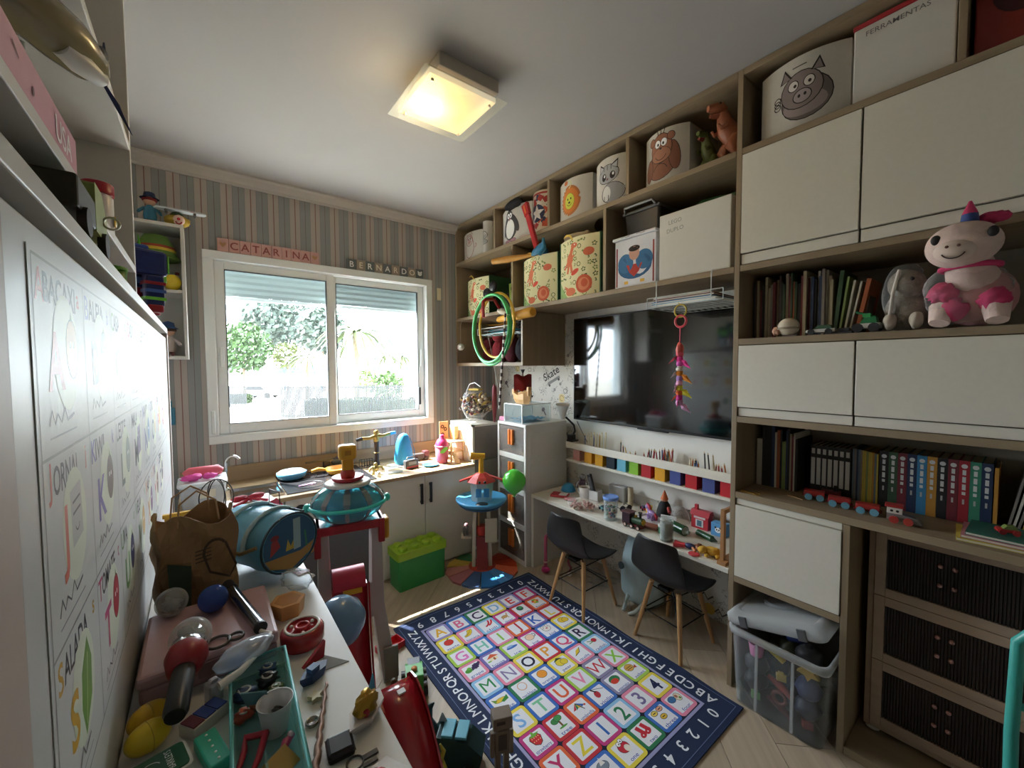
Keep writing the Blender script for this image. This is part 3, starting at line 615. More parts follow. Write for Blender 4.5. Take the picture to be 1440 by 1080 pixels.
def pic(p, w):  # small drawings in a unit square, v up
    k = '#231f20'
    if w == 'apple': p.oell(0, .05, .17, .15, '#d83a2e', k, .012); p.ell(.05, .24, .06, .03, '#5a9a3a', rot=.6)
    elif w == 'banana':
        for q in (-.06, 0, .06): p.arc(-.18+q, .22, .28, -85, 0, .09, k); p.arc(-.18+q, .22, .28, -83, -3, .07, '#e8c832')
    elif w == 'chili': p.arc(-.15, .25, .3, -80, 0, .07, '#c8283a'); p.arc(-.02, .25, .3, -80, -5, .07, '#d8323a')
    elif w == 'deer': p.oell(0, .02, .14, .08, '#c89a5a', k, .01); p.line([(-.1, 0), (-.14, -.12)], .04, '#c89a5a'); p.line([(.1, 0), (.14, -.12)], .04, '#c89a5a'); p.line([(.12, .05), (.2, .2)], .05, '#c89a5a')
    elif w in ('earth',): p.oell(0, .08, .14, .14, '#2f6a58', k, .012); p.ell(.04, .1, .07, .06, '#4fa05a')
    elif w == 'flower':
        for a in range(6): p.ell(.1*math.cos(a), .08+.1*math.sin(a), .07, .07, ['#e8503a', '#e8b23a', '#7fb84a'][a % 3])
        p.ell(0, .08, .05, .05, '#f0d24a')
    elif w == 'grape':
        for i in range(12): p.oell(.1+.07*(i % 4)-.06*(i//4), .15-.07*(i//4)+.02*(i % 2), .045, .045, '#3c2a5a', k, .006)
        p.ell(-.15, .02, .13, .09, '#4f9a3a'); p.ell(-.1, .1, .08, .06, '#6fb84a')
    elif w == 'house': p.rect(0, 0, .3, .16, '#efe3c2'); p.poly([(-.24, .07), (0, .24), (.24, .07)], '#d8603a'); p.rect(.02, -.02, .07, .12, '#a85a2e'); p.ell(-.2, -.06, .08, .03, '#7fb84a')
    elif w == 'ice': p.ell(0, .05, .24, .06, '#3f6fc0'); p.ell(-.05, .12, .14, .05, '#8fb4e2')
    elif w in ('jug', 'kid', 'lemon', 'pear', 'orange', 'one'):
        c = {'jug': '#ecc9b0', 'kid': '#e9e4de', 'lemon': '#ecc83a', 'pear': '#e2cc3a', 'orange': '#ee9a32', 'one': '#c8283a'}[w]
        p.oell(0, .07, .17, .15, c, k, .014)
        if w == 'pear': p.oell(.14, .03, .13, .12, c, k, .012); p.poly([(-.2, .18), (0, .3), (.2, .2), (0, .2)], '#2a4a2a')
        if w == 'lemon': p.oell(.12, .02, .14, .12, c, k, .012)
        if w == 'one': p.ell(.07, 0, .09, .1, '#efe6d8'); p.oell(-.06, .2, .06, .06, '#ffffff', k, .012); p.oell(.05, .24, .06, .06, '#ffffff', k, .012); p.ell(-.05, .19, .02, .02, k); p.ell(.05, .23, .02, .02, k)
        if w == 'kid': p.oell(-.12, .18, .05, .07, c, k, .012); p.oell(.1, .2, .05, .07, c, k, .012); p.ell(.02, .07, .05, .04, '#c8747a')
        if w == 'jug': p.arc(.17, .1, .09, -90, 90, .03, k); p.poly([(-.17, .16), (-.24, .22), (-.1, .2)], c)
    elif w == 'maize': p.oell(0, .06, .2, .07, '#e2c23a', k, .01, ); p.poly([(-.02, 0), (.26, .14), (.24, -.02), (.05, -.06)], '#3f8a3a'); p.poly([(-.26, .2), (-.1, .1), (-.2, .02)], '#6a8f3a')
    elif w == 'necklace': p.arc(0, .07, .15, 0, 360, .03, '#d8a88a', 20)
    elif w == 'quilt': p.poly([(-.2, -.05), (.05, .02), (.2, .2), (-.02, .14)], '#e8c832'); p.line([(-.2, -.05), (.05, .02), (.2, .2)], .025, k)
    elif w == 'radish': p.oell(.08, .12, .1, .09, '#c8283a', k, .01); p.line([(0, .1), (-.2, .2)], .03, '#3f8a3a'); p.line([(0, .08), (-.2, .06)], .03, '#3f8a3a'); p.ell(-.1, -.04, .05, .04, '#e9e4de')
    elif w == 'strawberry':
        p.poly([(-.19, .1), (-.12, .2), (.12, .2), (.19, .08), (.12, -.1), (0, -.16), (-.13, -.08)], k); p.poly([(-.17, .1), (-.11, .18), (.11, .18), (.17, .08), (.1, -.09), (0, -.14), (-.11, -.07)], '#cf2a34')
        for i in range(8): p.ell(-.1+.07*(i % 4), .1-.1*(i//4), .012, .018, '#f0d8a0')
        p.poly([(-.18, .17), (-.05, .2), (0, .32), (.05, .22), (.2, .2), (.06, .13), (-.05, .13)], '#6fae3f')
    elif w == 'tree': p.rect(.03, -.03, .06, .2, '#7a5632'); p.oell(-.07, .13, .12, .09, '#3f8a4a', k, .01); p.oell(.07, .17, .12, .09, '#4a9a52', k, .01); p.ell(.03, -.13, .15, .03, '#5aa04a')
    elif w == 'umbrella':
        for i, c in enumerate(('#c8283a', '#2f7d52', '#e8c832', '#2f66b8')): p.poly([(-.02, .22), (-.24+.11*i, .02-.02*(i % 2)), (-.13+.11*i, .02+.02*(i % 2))], c)
        p.line([(-.02, .2), (.1, -.1)], .025, k); p.ell(.2, .02, .04, .03, '#c8503a')
    elif w == 'violin': p.ell(-.05, .02, .1, .13, '#b52a38', rot=-.3); p.line([(-.02, .1), (-.12, .26)], .05, k); p.line([(-.1, .26), (.28, .08)], .018, k)
    elif w == 'watermelon': p.oell(0, .08, .2, .14, '#2f7a4a', k, .01); p.ell(-.04, .02, .15, .1, '#d8402e')
    elif w == 'xebec': p.oell(-.04, .1, .17, .14, '#d8a84a', k, .012); p.line([(-.16, .12), (.08, .12)], .02, k); p.line([(-.16, .05), (.08, .05)], .02, k); p.poly([(.08, 0), (.22, .1), (.2, -.05)], '#b5402e')
    elif w == 'two':
        for q in (-.12, .08): p.line([(q, .22), (q+.05, .02)], .13, '#c8283a'); p.ell(q+.02, -.04, .12, .08, '#c8283a', rot=.4); p.ell(q, -.05, .02, .02, '#ffffff')
    elif w == 'three':
        for x, y, c in ((-.13, .16, '#e8cc5a'), (.13, .18, '#e8a88a'), (.02, -.05, '#e0b83a')): p.oell(x, y, .11, .07, c, k, .016); p.line([(x-.06, y), (x+.06, y)], .025, k)
    elif w == 'four': p.oell(-.12, .12, .14, .1, '#3f6fa0', k, .012); p.oell(.13, .08, .11, .13, '#e9dcc0', k, .012); p.ell(.1, .12, .05, .06, '#b5705a'); p.ell(.16, .02, .04, .04, '#5a8a4a')
    else: p.oell(0, .07, .18, .12, '#7d8a9a', k, .012); p.poly([(-.05, .1), (.05, .3), (.12, .1)], '#e9e4de')
cw, ch_ = (rw-2*B)/6, (rl-2*B)/10
for r in range(10):
    for c in range(6):
        p = Pr(.9); cx, cy = B+cw*(c+.5), rl-B-ch_*(r+.5)
        p.l = 8; p.off(0, 0); p.rect(0, 0, cw*.985, ch_*.985, BRD[r][c], .016); p.rect(0, 0, cw*.74, ch_*.74, '#e8e8ee', .004)
        if LET[r]: p.text(LET[r][c][0], 0, 0, .086, '#'+LET[r][c].split('#')[1], 0, .0 if LET[r][c][0] in 'MNW' else .015)
        else:
            w = WRD[r][c]; p.off(0, .005, 0, .135); pic(p, w); p.off(0, 0); p.text(w, .0, -.0325, .021, '#3a55a8', 0, .006, width=min(.07, .013*len(w)))
        p.build('printed_square', lambda u, v, h, cx=cx, cy=cy: rmap(cx+u, cy+v, h), rug, eps=.00006)
# ================================================================ desk chairs
blkp = mat('#1b1b1d', .42, var=.03); beech = mat('#b98e5e', .45, var=.1, scale=40, kind='woodz'); wire = mat('#161616', .4, .6)
def chair(loc, rz, label):
    t = thing('childs_chair', label, 'chair', loc, rz, None)   # faces local +x, back at -x
    prof = [(-.185, .555), (-.178, .50), (-.165, .43), (-.145, .365), (-.115, .325), (-.06, .302), (.0, .296), (.07, .30), (.12, .305), (.145, .296)]
    wid = [.105, .125, .14, .15, .155, .16, .165, .165, .155, .135]
    def fn(a, b):
        i = b*(len(prof)-1); j = min(int(i), len(prof)-2); f = i-j
        x = prof[j][0]*(1-f)+prof[j+1][0]*f; z = prof[j][1]*(1-f)+prof[j+1][1]*f; w = wid[j]*(1-f)+wid[j+1]*f
        s = 2*a-1; up = min(1, b*2.2); bk = max(0, 1-b*2.2)
        return (x+.055*s*s*bk + (.012*(1-s*s)*0), w*s, z+.045*s*s*min(1, up)*(1-.55*b)-.02*abs(s)**3*bk)
    o = obj('seat_shell', MB().grid(fn, 14, 24), blkp, t)
    md = o.modifiers.new('thick', 'SOLIDIFY'); md.thickness = .009; md.offset = 0; md = o.modifiers.new('sub', 'SUBSURF'); md.levels = 1; md.render_levels = 1
    top = {}
    for sx in (-1, 1):
        for sy in (-1, 1):
            a = Vector((.075*sx+.01, .075*sy, .288)); b = Vector((.135*sx+.01, .128*sy, 0)); top[(sx, sy)] = (a, b)
            obj('leg', MB().tube([b, b.lerp(a, .5), a], [.0085, .011, .0125], 12), beech, t)
    def L_(k, f): a, b = top[k]; return b.lerp(a, f)
    w = MB()
    for k1, k2 in (((-1, -1), (1, 1)), ((-1, 1), (1, -1))): w.cyl(L_(k1, .93), L_(k2, .42), .0032, n=6); w.cyl(L_(k2, .93), L_(k1, .42), .0032, n=6)
    for k1, k2 in (((-1, -1), (-1, 1)), ((1, -1), (1, 1)), ((-1, -1), (1, -1)), ((-1, 1), (1, 1))): w.cyl(L_(k1, .5), L_(k2, .5), .0032, n=6)
    obj('wire_brace', w, wire, t); obj('seat_mount', MB().box(-.08, .1, -.03, .03, .275, .288), wire, t)
    return t
chair((1.685, 1.545, .004), .0, 'black shell chair with wooden legs at the desk end beside the drawer tower')
chair((1.815, 1.062, 0), -.06, 'black shell chair with wooden legs at the desk beside the clear toy bin')
# ================================================================ drawer tower
dt = thing('drawer_tower', 'white plastic drawer tower with clear fronts and orange handles', 'drawer unit', (1.70, 2.06, 0))
dw, dd, dh = .32, .385, .965
pl = mat('#d9d7d2', .4, var=.02)
obj('frame', MB().box(0, dd, 0, .02, 0, dh).box(0, dd, dw-.02, dw, 0, dh).box(0, dd, .02, dw-.02, dh-.02, dh).box(0, dd, .02, dw-.02, 0, .03).box(dd-.01, dd, .02, dw-.02, .03, dh-.02)
    .box(0, .02, .02, dw-.02, .24, .275).box(0, .02, .02, dw-.02, .48, .515).box(0, .02, .02, dw-.02, .715, .75), pl, dt, .003)
obj('side_rib', MB().box(.04, .30, -.004, 0, .74, .90), pl, dt, .003); obj('side_rib', MB().box(.04, .30, -.004, 0, .52, .70), pl, dt, .003)
cf = glass('#d8d2cc', .8, .12, 'smoky_plastic')
org = mat('#d8772a', .4)
for i, (z0, z1) in enumerate(((.035, .238), (.278, .478), (.518, .713), (.753, .94))):
    d = obj('drawer', MB().box(.004, .010, .022, dw-.022, z0, z1), cf, dt)
    for k in range(4): one('drawer_toy', MB().blob((0, 0, .0265), (.03, .025, .026), .12, 4, 14, 9, i*5+k), mat(['#8a2a34', '#5a5048', '#b5a48c', '#3a3a3e', '#6a7a5a', '#a8603a', '#77706a', '#c9b8a8'][(i*3+k) % 8], .6), '%s soft toy in the %s drawer of the white drawer tower' % (['dark red', 'brown', 'cream', 'charcoal', 'moss green', 'rust', 'grey', 'pale'][(i*3+k) % 8], ['lowest', 'second lowest', 'second highest', 'highest'][i]), 'toy', (1.76+.06*(k % 2), 2.137+.055*k, z0+.0035))
    obj('tray', MB().box(.011, dd-.02, .03, .034, z0, z1-.03).box(.011, dd-.02, dw-.034, dw-.03, z0, z1-.03).box(.011, dd-.02, .034, dw-.034, z0, z0+.004), glass('#cfc8c0', .5, .2, 'cloudy_plastic'), d)
    for k in range(2): obj('handle', MB().box(-.012, .004, dw/2-.028+k*.032, dw/2-.006+k*.032, z0+.06, z1-.02), org, d, .003)
# ================================================================ rattan chest, clear bin
ch = thing('chest_of_drawers', 'beige wooden chest with three dark ribbed drawers under the counter', 'chest of drawers', (1.88, 0, .0))
cm = mat('#b09b88', .55, var=.1, scale=25, kind='woody'); rib = mat('#2a2120', .55)
obj('frame', MB().box(.01, .24, .331, .348, .05, .80).box(.01, .24, -.067, -.05, .05, .80).box(.01, .24, -.05, .331, .784, .80).box(.01, .24, -.05, .331, .05, .07).box(.225, .24, -.05, .331, .07, .77), cm, ch, .002)
for z0, z1 in ((.073, .307), (.309, .542), (.544, .78)):
    d = obj('drawer', MB().box(.0, .014, .30, .329, z0, z1).box(.0, .014, -.048, -.022, z0, z1).box(0, .014, -.022, .30, z0, z0+.031).box(0, .014, -.022, .30, z1-.031, z1), cm, ch, .0015)
    w = MB(); n = 42
    for i in range(n): y = -.022+.322*(i+.5)/n; w.box(.005, .011, y-.0025, y+.0025, z0+.031, z1-.031)
    w.box(.0115, .014, -.022, .30, z0+.031, z1-.031); obj('ribbed_panel', w, rib, d)
    for y in (.17, .138):
        for z in (.55, .28): obj('peg', MB().sph((.001, y, z0+(z1-z0)*z+.03), (.006, .007, .007), 10, 6), mat('#b98a88', .4), d)
for y in (.325, -.04):
    for x in (.03, .2): obj('foot', MB().lathe([(.012, .031), (.02, .036), (.02, .044), (.012, .05)], 12, (x, y, 0)), mat('#c9c0b8', .4), ch)
cb = thing('storage_bin', 'clear plastic storage bin heaped with toys and a tilted lid beneath the cabinet', 'storage bin', (1.665, .565, 0))
cl = glass('#f6f8f9', .93, .08, 'clear_plastic'); cl2 = glass('#f2f4f5', .72, .2, 'clear_plastic_rim')
def tub(w0, w1, h, t, r=.03):  # hollow rounded tub along x depth, y width
    mb = MB(); R = lambda sx, sy, z: [(x, y, z) for x, y in rrect(sx, sy, r, 4)]
    mb.loft([R(w0[0], w0[1], 0), R(w1[0], w1[1], h)], caps=False); mb.loft([R(w0[0]-2*t, w0[1]-2*t, t), R(w1[0]-2*t, w1[1]-2*t, h)], caps=False)
    mb.raw(R(w0[0], w0[1], 0), [tuple(range(20))]); mb.raw(R(w0[0]-2*t, w0[1]-2*t, t), [tuple(range(20))])
    a, b = R(w1[0], w1[1], h), R(w1[0]-2*t, w1[1]-2*t, h); mb.raw(a+b, [(i, (i+1) % 20, 20+(i+1) % 20, 20+i) for i in range(20)])
    return mb
mb = tub((.35, .29), (.375, .318), .30, .004); mb.v = [p+Vector((.19, 0, 0)) for p in mb.v]; obj('tub', mb, cl, cb)
mb = MB(); R = lambda sx, sy, z: [(x+.19, y, z) for x, y in rrect(sx, sy, .03, 4)]
mb.loft([R(.39, .332, .285), R(.395, .338, .30), R(.395, .338, .312), R(.37, .314, .312), R(.37, .314, .285)], caps=False, closed=True); obj('rim', mb, cl2, cb)
for y in (-.06, .06): obj('front_rib', MB().box(-.004, .006, y-.004, y+.004, .02, .285), cl2, cb)
ld_ = obj('lid', MB().loft([R(.38, .325, 0), R(.40, .34, .01), R(.40, .34, .035), R(.34, .28, .05), R(.32, .26, .044)], caps=True), cl2, cb); ld_.location = (-.01, 0, .365); ld_.rotation_euler = (-.26, .0, 0)
obj('lid_disc', MB().torus((.19, 0, .052), .085, .006, n=28, k=6), cl, ld_)
for y in (-.1, .1): obj('clip', MB().box(-.016, -.008, y-.014, y+.014, .0, .04), mat('#5a5d60', .4), ld_, .002)
# ================================================================ storage boxes on the shelf unit
def Yat(px, py, x): return hit(px, py, 'x', x).y
def bin_box(name, label, cat, y1, y0, zb, h, draw, col='#cfc9bf', sag=.045, xf=1.80, depth=.27, side=None, group=None, cut=.012, topsag=0, trim=None):
    w = y1-y0; yc = (y0+y1)/2; t = thing(name, label, cat, (xf, yc, zb+.0005), 0, group); n = 14; th = .006
    def ring(z, inset, zz=None):
        o = []
        for i in range(n+1):
            s = 1-2*i/n; o.append((-sag*(1-s*s)+inset, s*(w/2-inset), z))
        o += [(depth-inset, -(w/2-inset), z), (depth-inset, (w/2-inset), z)]
        return o
    mb = MB(); mb.loft([ring(0, 0), ring(h, 0)], caps=False, smooth=False); mb.loft([ring(h, th), ring(.01, th)], caps=False, smooth=False)
    a, b = ring(h, 0), ring(h, th); k = len(a); mb.raw(a+b, [(i, (i+1) % k, k+(i+1) % k, k+i) for i in range(k)])
    mb.raw(ring(0, 0), [tuple(range(k))]); mb.raw(ring(.01, th), [tuple(range(k))])
    obj('body', mb, mat(col, .75, var=.03, scale=120, bump=.05), t)
    if trim:
        for s in (-1, 1): obj('side_trim', MB().box(-.002, depth, s*(w/2+.003)-.003, s*(w/2+.003)+.003, 0, h+.003), mat(trim, .7), t)
    if draw:
        p = Pr(.75); draw(p, w, h)
        p.build('printed_picture', lambda u, v, e: Vector((-sag*(1-(2*u/w)**2)-e, -u, v)), t, cut=cut)
    return t
K = '#2b2422'
def d_pinkpig(p, w, h):
    p.off(0, h*.48, 0, min(w*1.0, h*.80)); p.line([(a*.34, b*.5-.04) for a, b in ngon(1, 20)], .03, '#9a5a58', True); p.arc(0, .28, .26, 0, 360, .028, '#9a5a58', 18)
    for x in (-.2, .2): p.line([(x-.07, .46), (x-.02, .62), (x+.07, .5)], .03, '#9a5a58'); p.ell(x*.45, .34, .04, .05, '#6a3a3a')
    p.oell(0, .2, .11, .08, '#cfa8a0', '#9a5a58', .02); p.ell(-.04, .2, .02, .03, '#6a3a3a'); p.ell(.04, .2, .02, .03, '#6a3a3a'); p.arc(.38, 0, .1, -90, 60, .025, '#9a5a58')
def d_eleph(p, w, h):
    p.off(0, h*.5, 0, min(w*1.0, h*.80)); p.oell(0, .2, .3, .34, '#a8a5a2', K, .02); p.oell(-.3, .25, .14, .24, '#9a9794', K, .02); p.oell(.1, .3, .09, .12, '#efece6', K, .02); p.ell(.1, .28, .04, .05, K); p.arc(.15, -.1, .22, 120, 300, .1, '#8f8c8a'); p.oell(0, -.35, .3, .22, '#a8a5a2', K, .02)
def d_penguin(p, w, h):
    p.off(-.02, h*.44, 0, min(w*1.0, h*.80)); p.oell(0, .02, .38, .44, '#4a4a4c', K, .015); p.oell(-.05, .36, .2, .25, '#4a4a4c', K, .01); p.oell(.33, .05, .1, .27, '#4a4a4c', K, .01, rot=.35); p.oell(-.35, -.02, .07, .25, '#4a4a4c', K, .01, rot=-.2)
    p.oell(-.02, -.05, .27, .34, '#e8e6e0', K, .012); p.ell(-.1, .42, .07, .09, '#ffffff'); p.ell(.04, .42, .07, .09, '#ffffff'); p.ell(-.09, .41, .03, .04, K); p.ell(.03, .41, .03, .04, K); p.poly([(-.1, .34), (.05, .34), (-.02, .22)], '#a8787a')
    for x in (-.18, .16): p.oell(x, -.46, .16, .05, '#b08088', K, .012)
def d_lion(p, w, h):
    p.off(-.01, h*.45, 0, min(w*1.0, h*.80))
    for r_, c in ((.36, '#b8703a'), (.30, '#d07a32')):
        pts = []
        for i in range(44): k = r_*(1.0 if i % 2 else 1.18); pts.append((k*math.cos(2*PI*i/44), .02+k*1.1*math.sin(2*PI*i/44)))
        p.poly(pts, c)
    p.oell(0, 0, .2, .24, '#c8cc4a', '#8a8a2a', .01); p.ell(-.07, .07, .025, .035, K); p.ell(.07, .07, .025, .035, K); p.ell(0, -.04, .045, .035, K); p.arc(0, -.04, .1, 200, 340, .015, K)
    p.arc(-.05, .52, .12, -80, 150, .03, '#c8cc8a'); p.ell(-.16, .6, .09, .07, '#c8703a')
def d_cat(p, w, h):
    p.off(0, h*.47, 0, min(w*1.0, h*.80))
    p.oell(.12, -.3, .34, .26, '#9a9a9c', K, .015); p.ell(-.05, -.3, .14, .2, '#d8d6d2'); p.oell(-.02, .22, .33, .24, '#a5a5a7', K, .015)
    for s in (-1, 1): p.poly([(s*.3-.02, .3), (s*.3, .56), (s*.1-.02, .42)], K); p.poly([(s*.28-.02, .33), (s*.28, .5), (s*.13-.02, .41)], '#b5b5b7'); p.ell(s*.14, .16, .08, .1, K); p.ell(s*.14+.02, .19, .03, .04, '#ffffff')
    p.ell(-.02, .08, .04, .03, '#7a5a5a')
    for q in (-.12, 0, .12): p.line([(q-.02, .45), (q-.02, .32)], .03, '#6a6a6c')
    p.arc(.4, -.35, .14, -80, 120, .06, '#9a9a9c'); p.line([(-.12, -.35), (-.12, -.5)], .02, K); p.line([(.02, -.35), (.02, -.5)], .02, K)
def d_monkey(p, w, h):
    p.off(-.01, h*.45, 0, min(w*1.0, h*.80)); br, br2 = '#8a5a44', '#a06a52'
    p.oell(0, -.12, .36, .34, br, K, .014); p.oell(-.33, -.16, .11, .26, br, K, .012, rot=-.1); p.oell(.34, .02, .12, .34, br, K, .012, rot=.12); p.oell(.02, .26, .27, .34, br2, K, .014)
    for s in (-1, 1): p.oell(s*.25+.02, .48, .08, .09, br2, K, .012); p.oell(s*.085+.02, .38, .075, .09, '#ffffff', K, .01); p.ell(s*.07+.02, .36, .025, .035, K)
    p.oell(.02, .1, .25, .17, '#a8735a', K, .01); p.arc(.02, .14, .15, 200, 340, .014, K); p.ell(.02, .25, .03, .02, K)
    for q in (-.05, .02, .09): p.line([(q, .58), (q*1.5, .72)], .02, K)
    p.arc(0, -.3, .2, 20, 160, .014, K)
def d_pig(p, w, h):
    p.off(.01, h*.45, 0, min(w*1.0, h*.80)); g, g2 = '#6f6462', '#8a7d7a'
    p.oell(.05, -.06, .37, .36, g, K, .016); p.ell(.03, -.16, .33, .2, '#998a88'); p.oell(-.02, .1, .31, .31, g2, K, .016)
    for s in (-1, 1): p.poly([(s*.14-.02, .36), (s*.26-.02, .56), (s*.34-.02, .32)], K); p.poly([(s*.17-.02, .36), (s*.26-.02, .51), (s*.31-.02, .34)], g2); p.oell(s*.12-.02, .2, .075, .085, '#d8d2cc', K, .014); p.ell(s*.11, .19, .025, .03, K)
    p.oell(.0, -.02, .13, .11, '#a8999a', K, .016); p.ell(-.045, -.01, .022, .03, K); p.ell(.045, .0, .022, .03, K)
    for q in range(3): p.arc(-.4, -.04+.06*q, .055, 0, 360, .016, K, 10)
    p.off(0, h*.86); p.line([(-.022, 0), (.022, .001)], .004, '#55504c')
def d_dino(p, w, h):
    rnd = random.Random(int(w*1000)); sc = h/.36
    p.rect(0, h/2, w*.985, h*.99, '#ddd6a8'); p.poly([(-w*.49, 0), (-w*.2, 0), (-w*.49, h*.3)], '#8fae6a')
    gs = ['#5a6a3a', '#4a5a34', '#7a8a4a']
    spots = [(x*w*.105, h*(.05+.098*y)) for x in range(-4, 5) for y in range(10)]
    rnd.shuffle(spots)
    for x, y in spots[:46]:
        k = rnd.randint(0, 3); c = rnd.choice(gs); p.off(x+rnd.uniform(-.006, .006), y, rnd.uniform(-.6, .6), .02)
        if k == 0: p.arc(0, 0, .6, 0, 360, .2, c, 10)
        elif k == 1: p.line([(-.6, 0), (.6, 0)], .3, c); p.ell(-.6, .15, .3, .3, c); p.ell(.6, -.15, .3, .3, c)
        elif k == 2:
            for a in range(5): p.ell(.5*math.cos(a*1.25), .5*math.sin(a*1.25), .28, .2, c)
        else: p.text('3', 0, 0, 1.2, c, 0, .04)
    def dino(x, y, s, c='#d0704a'):
        p.off(x, y, 0, s); p.ell(0, 0, .28, .42, c, rot=-.25); p.line([(.08, .3), (.25, .7)], .26, c); p.ell(.38, .82, .26, .16, c); p.line([(-.1, -.3), (-.22, -.8)], .2, c); p.line([(.1, -.3), (.2, -.78)], .2, c); p.line([(-.2, -.15), (-.55, -.5)], .18, c); p.line([(.15, .15), (.42, .2)], .1, c); p.ell(.42, .86, .04, .04, '#ffffff')
    dino(-w*.14, h*.64, .10*sc)
    p.off(w*.2, h*.2, 0, .055*sc); p.ell(0, 0, 1, 1, '#c85a38'); p.ell(0, 0, .7, .7, '#d8825a'); p.ell(.1, .1, .4, .45, '#c85a38')
    p.off(-w*.12, h*.1, 0, .05*sc); p.ell(0, 0, .9, .5, '#d0704a'); p.poly([(-.8, .2), (-1.3, .9), (-.4, .5)], '#d0704a')
    p.off(w*.3, h*.72, 0, .035*sc); p.ell(0, 0, 1, .7, '#cf6a48'); p.off(0, h*.42, .4, .03*sc); p.ell(0, 0, 1.1, .5, '#d8503a')
    p.off(-w*.25, h*.9); p.arc(0, 0, w*.2, 20, 120, .012, '#c9a84a')
def d_hero(p, w, h):   # colour blocks only
    p.off(0, 0); p.rect(0, h*.45, w*.94, h*.82, '#8a3a34'); p.ell(.0, h*.42, w*.42, h*.26, '#2f5f8a'); p.ell(-w*.22, h*.5, w*.2, h*.2, '#3a6f9a'); p.ell(w*.24, h*.52, w*.2, h*.2, '#3a6f9a')
    p.poly([(-w*.2, h*.46), (w*.2, h*.46), (w*.12, h*.3), (0, h*.2), (-w*.12, h*.3)], '#b53a2c'); p.rect(0, h*.1, w*.5, h*.06, '#d8a83a'); p.ell(0, h*.68, w*.13, h*.14, '#c99a84'); p.ell(0, h*.78, w*.14, h*.06, '#2a2422')
def d_star(p, w, h):
    cs_ = ['#a83a34', '#2f3a5c', '#d8cfc0', '#c85a3a', '#3a2a2a']; rnd = random.Random(4)
    for i in range(26): p.off(rnd.uniform(-.42, .42)*w, rnd.uniform(.08, .9)*h, rnd.uniform(0, 3)); p.poly([(-.02, -.01), (.015, -.02), (.025, .012), (-.005, .024)], cs_[i % 5])
    p.off(0, h*.45); p.ell(0, 0, w*.3, h*.22, '#26304f'); p.poly([((.055 if i % 2 == 0 else .024)*math.sin(i*PI/5), (.055 if i % 2 == 0 else .024)*math.cos(i*PI/5)) for i in range(10)], '#e4e0d8')
    p.off(0, 0); p.rect(0, h*.93, w*.96, .012, '#a83a34')
Z1, Z2, Z3 = 2.2205, 1.7605, 1.3855
bw = dict(col='#c9c4ba')
bin_box('storage_box', 'whitish storage box with a pink outlined pig in the far top corner', 'storage box', Yat(653, 340, 1.80), Yat(681, 335, 1.80), Z1, .215, d_pinkpig, **bw)
bin_box('storage_box', 'whitish storage box with a grey elephant beside the pink pig box', 'storage box', Yat(682.5, 330, 1.80), Yat(693, 325, 1.80)+.012, Z1, .245, d_eleph, **bw)
bin_box('storage_box', 'whitish storage box with a black penguin', 'storage box', 2.435, 2.105, Z1, .245, d_penguin, **bw)
bin_box('storage_basket', 'round red and navy patterned basket with a white star', 'basket', 2.085, 1.90, Z1, .255, d_star, col='#cfc2ac', sag=.055, trim=None)
bin_box('storage_box', 'whitish storage box with an orange maned lion', 'storage box', 1.835, 1.575, Z1, .235, d_lion, **bw)
bin_box('storage_box', 'whitish storage box with a grey cat', 'storage box', 1.545, 1.315, Z1, .245, d_cat, **bw)
bin_box('storage_box', 'whitish storage box with a brown monkey', 'storage box', 1.225, 1.0, Z1, .245, d_monkey, **bw)
bin_box('storage_box', 'whitish storage box with a mauve round pig above the white flap doors', 'storage box', .70, .422, Z1, .255, d_pig, **bw)
t = thing('storage_box', 'tall white box with handwritten tool lettering above the flap doors', 'storage box', (1.775, .293, Z1+.0005))
obj('body', MB().box(0, .3, -.118, .118, 0, .252), mat('#d3cfc8', .6, var=.02), t, .004); obj('lid_band', MB().box(-.003, .303, -.1205, .1205, .2525, .266), mat('#a82f35', .5), t, .002)
p = Pr(.6); p.text('FERRAMENTAS', -.012, .226, .022, '#6f6d70', 0, .004, width=.15); p.build('handwriting', lambda u, v, e: Vector((-e, -u, v)), t)
t = thing('toy_box', 'dark red toy box with a dark round picture beside the tool box', 'toy box', (1.78, .03, Z1+.0005))
obj('body', MB().box(0, .26, -.11, .11, 0, .26), mat('#8f2f26', .5), t, .004)
p = Pr(.5); p.ell(-.02, .16, .06, .07, '#4a1f26'); p.ell(-.03, .18, .02, .025, '#c9b8a8'); p.ell(-.005, .15, .012, .016, '#c9b8a8'); p.build('printed_picture', lambda u, v, e: Vector((-e, -u, v)), t)
# second row
dn = dict(col='#d8d0a4', trim='#2f5a3a', cut=.014)
bin_box('toy_basket', 'cream dinosaur print basket in the corner cell with a black toy hung above', 'basket', 2.93, 2.62, Z2, .30, d_dino, sag=.03, xf=1.80, **dn)
bin_box('toy_basket', 'cream dinosaur print basket with the red toy guitar on top', 'basket', Yat(737, 400, 1.79), Yat(786, 390, 1.79)+.012, Z2, .31, d_dino, sag=.04, xf=1.79, **dn)
bin_box('toy_basket', 'cream dinosaur print basket with a rolled brown tube on top', 'basket', Yat(789, 390, 1.79), Yat(846, 380, 1.79)+.012, Z2, .345, d_dino, sag=.04, xf=1.79, **dn)
t = thing('plastic_crate', 'green plastic file crate behind the hula hoops', 'crate', (1.82, 2.33, Z2+.0005))
mb = tub((.2, .12), (.21, .13), .2, .004, .012); mb.v = [q+Vector((.1, 0, 0)) for q in mb.v]; obj('body', mb, mat('#8aa84a', .5), t); obj('grip', MB().box(-.008, -.004, -.03, .03, .15, .17), mat('#3a4a2a', .6), t)
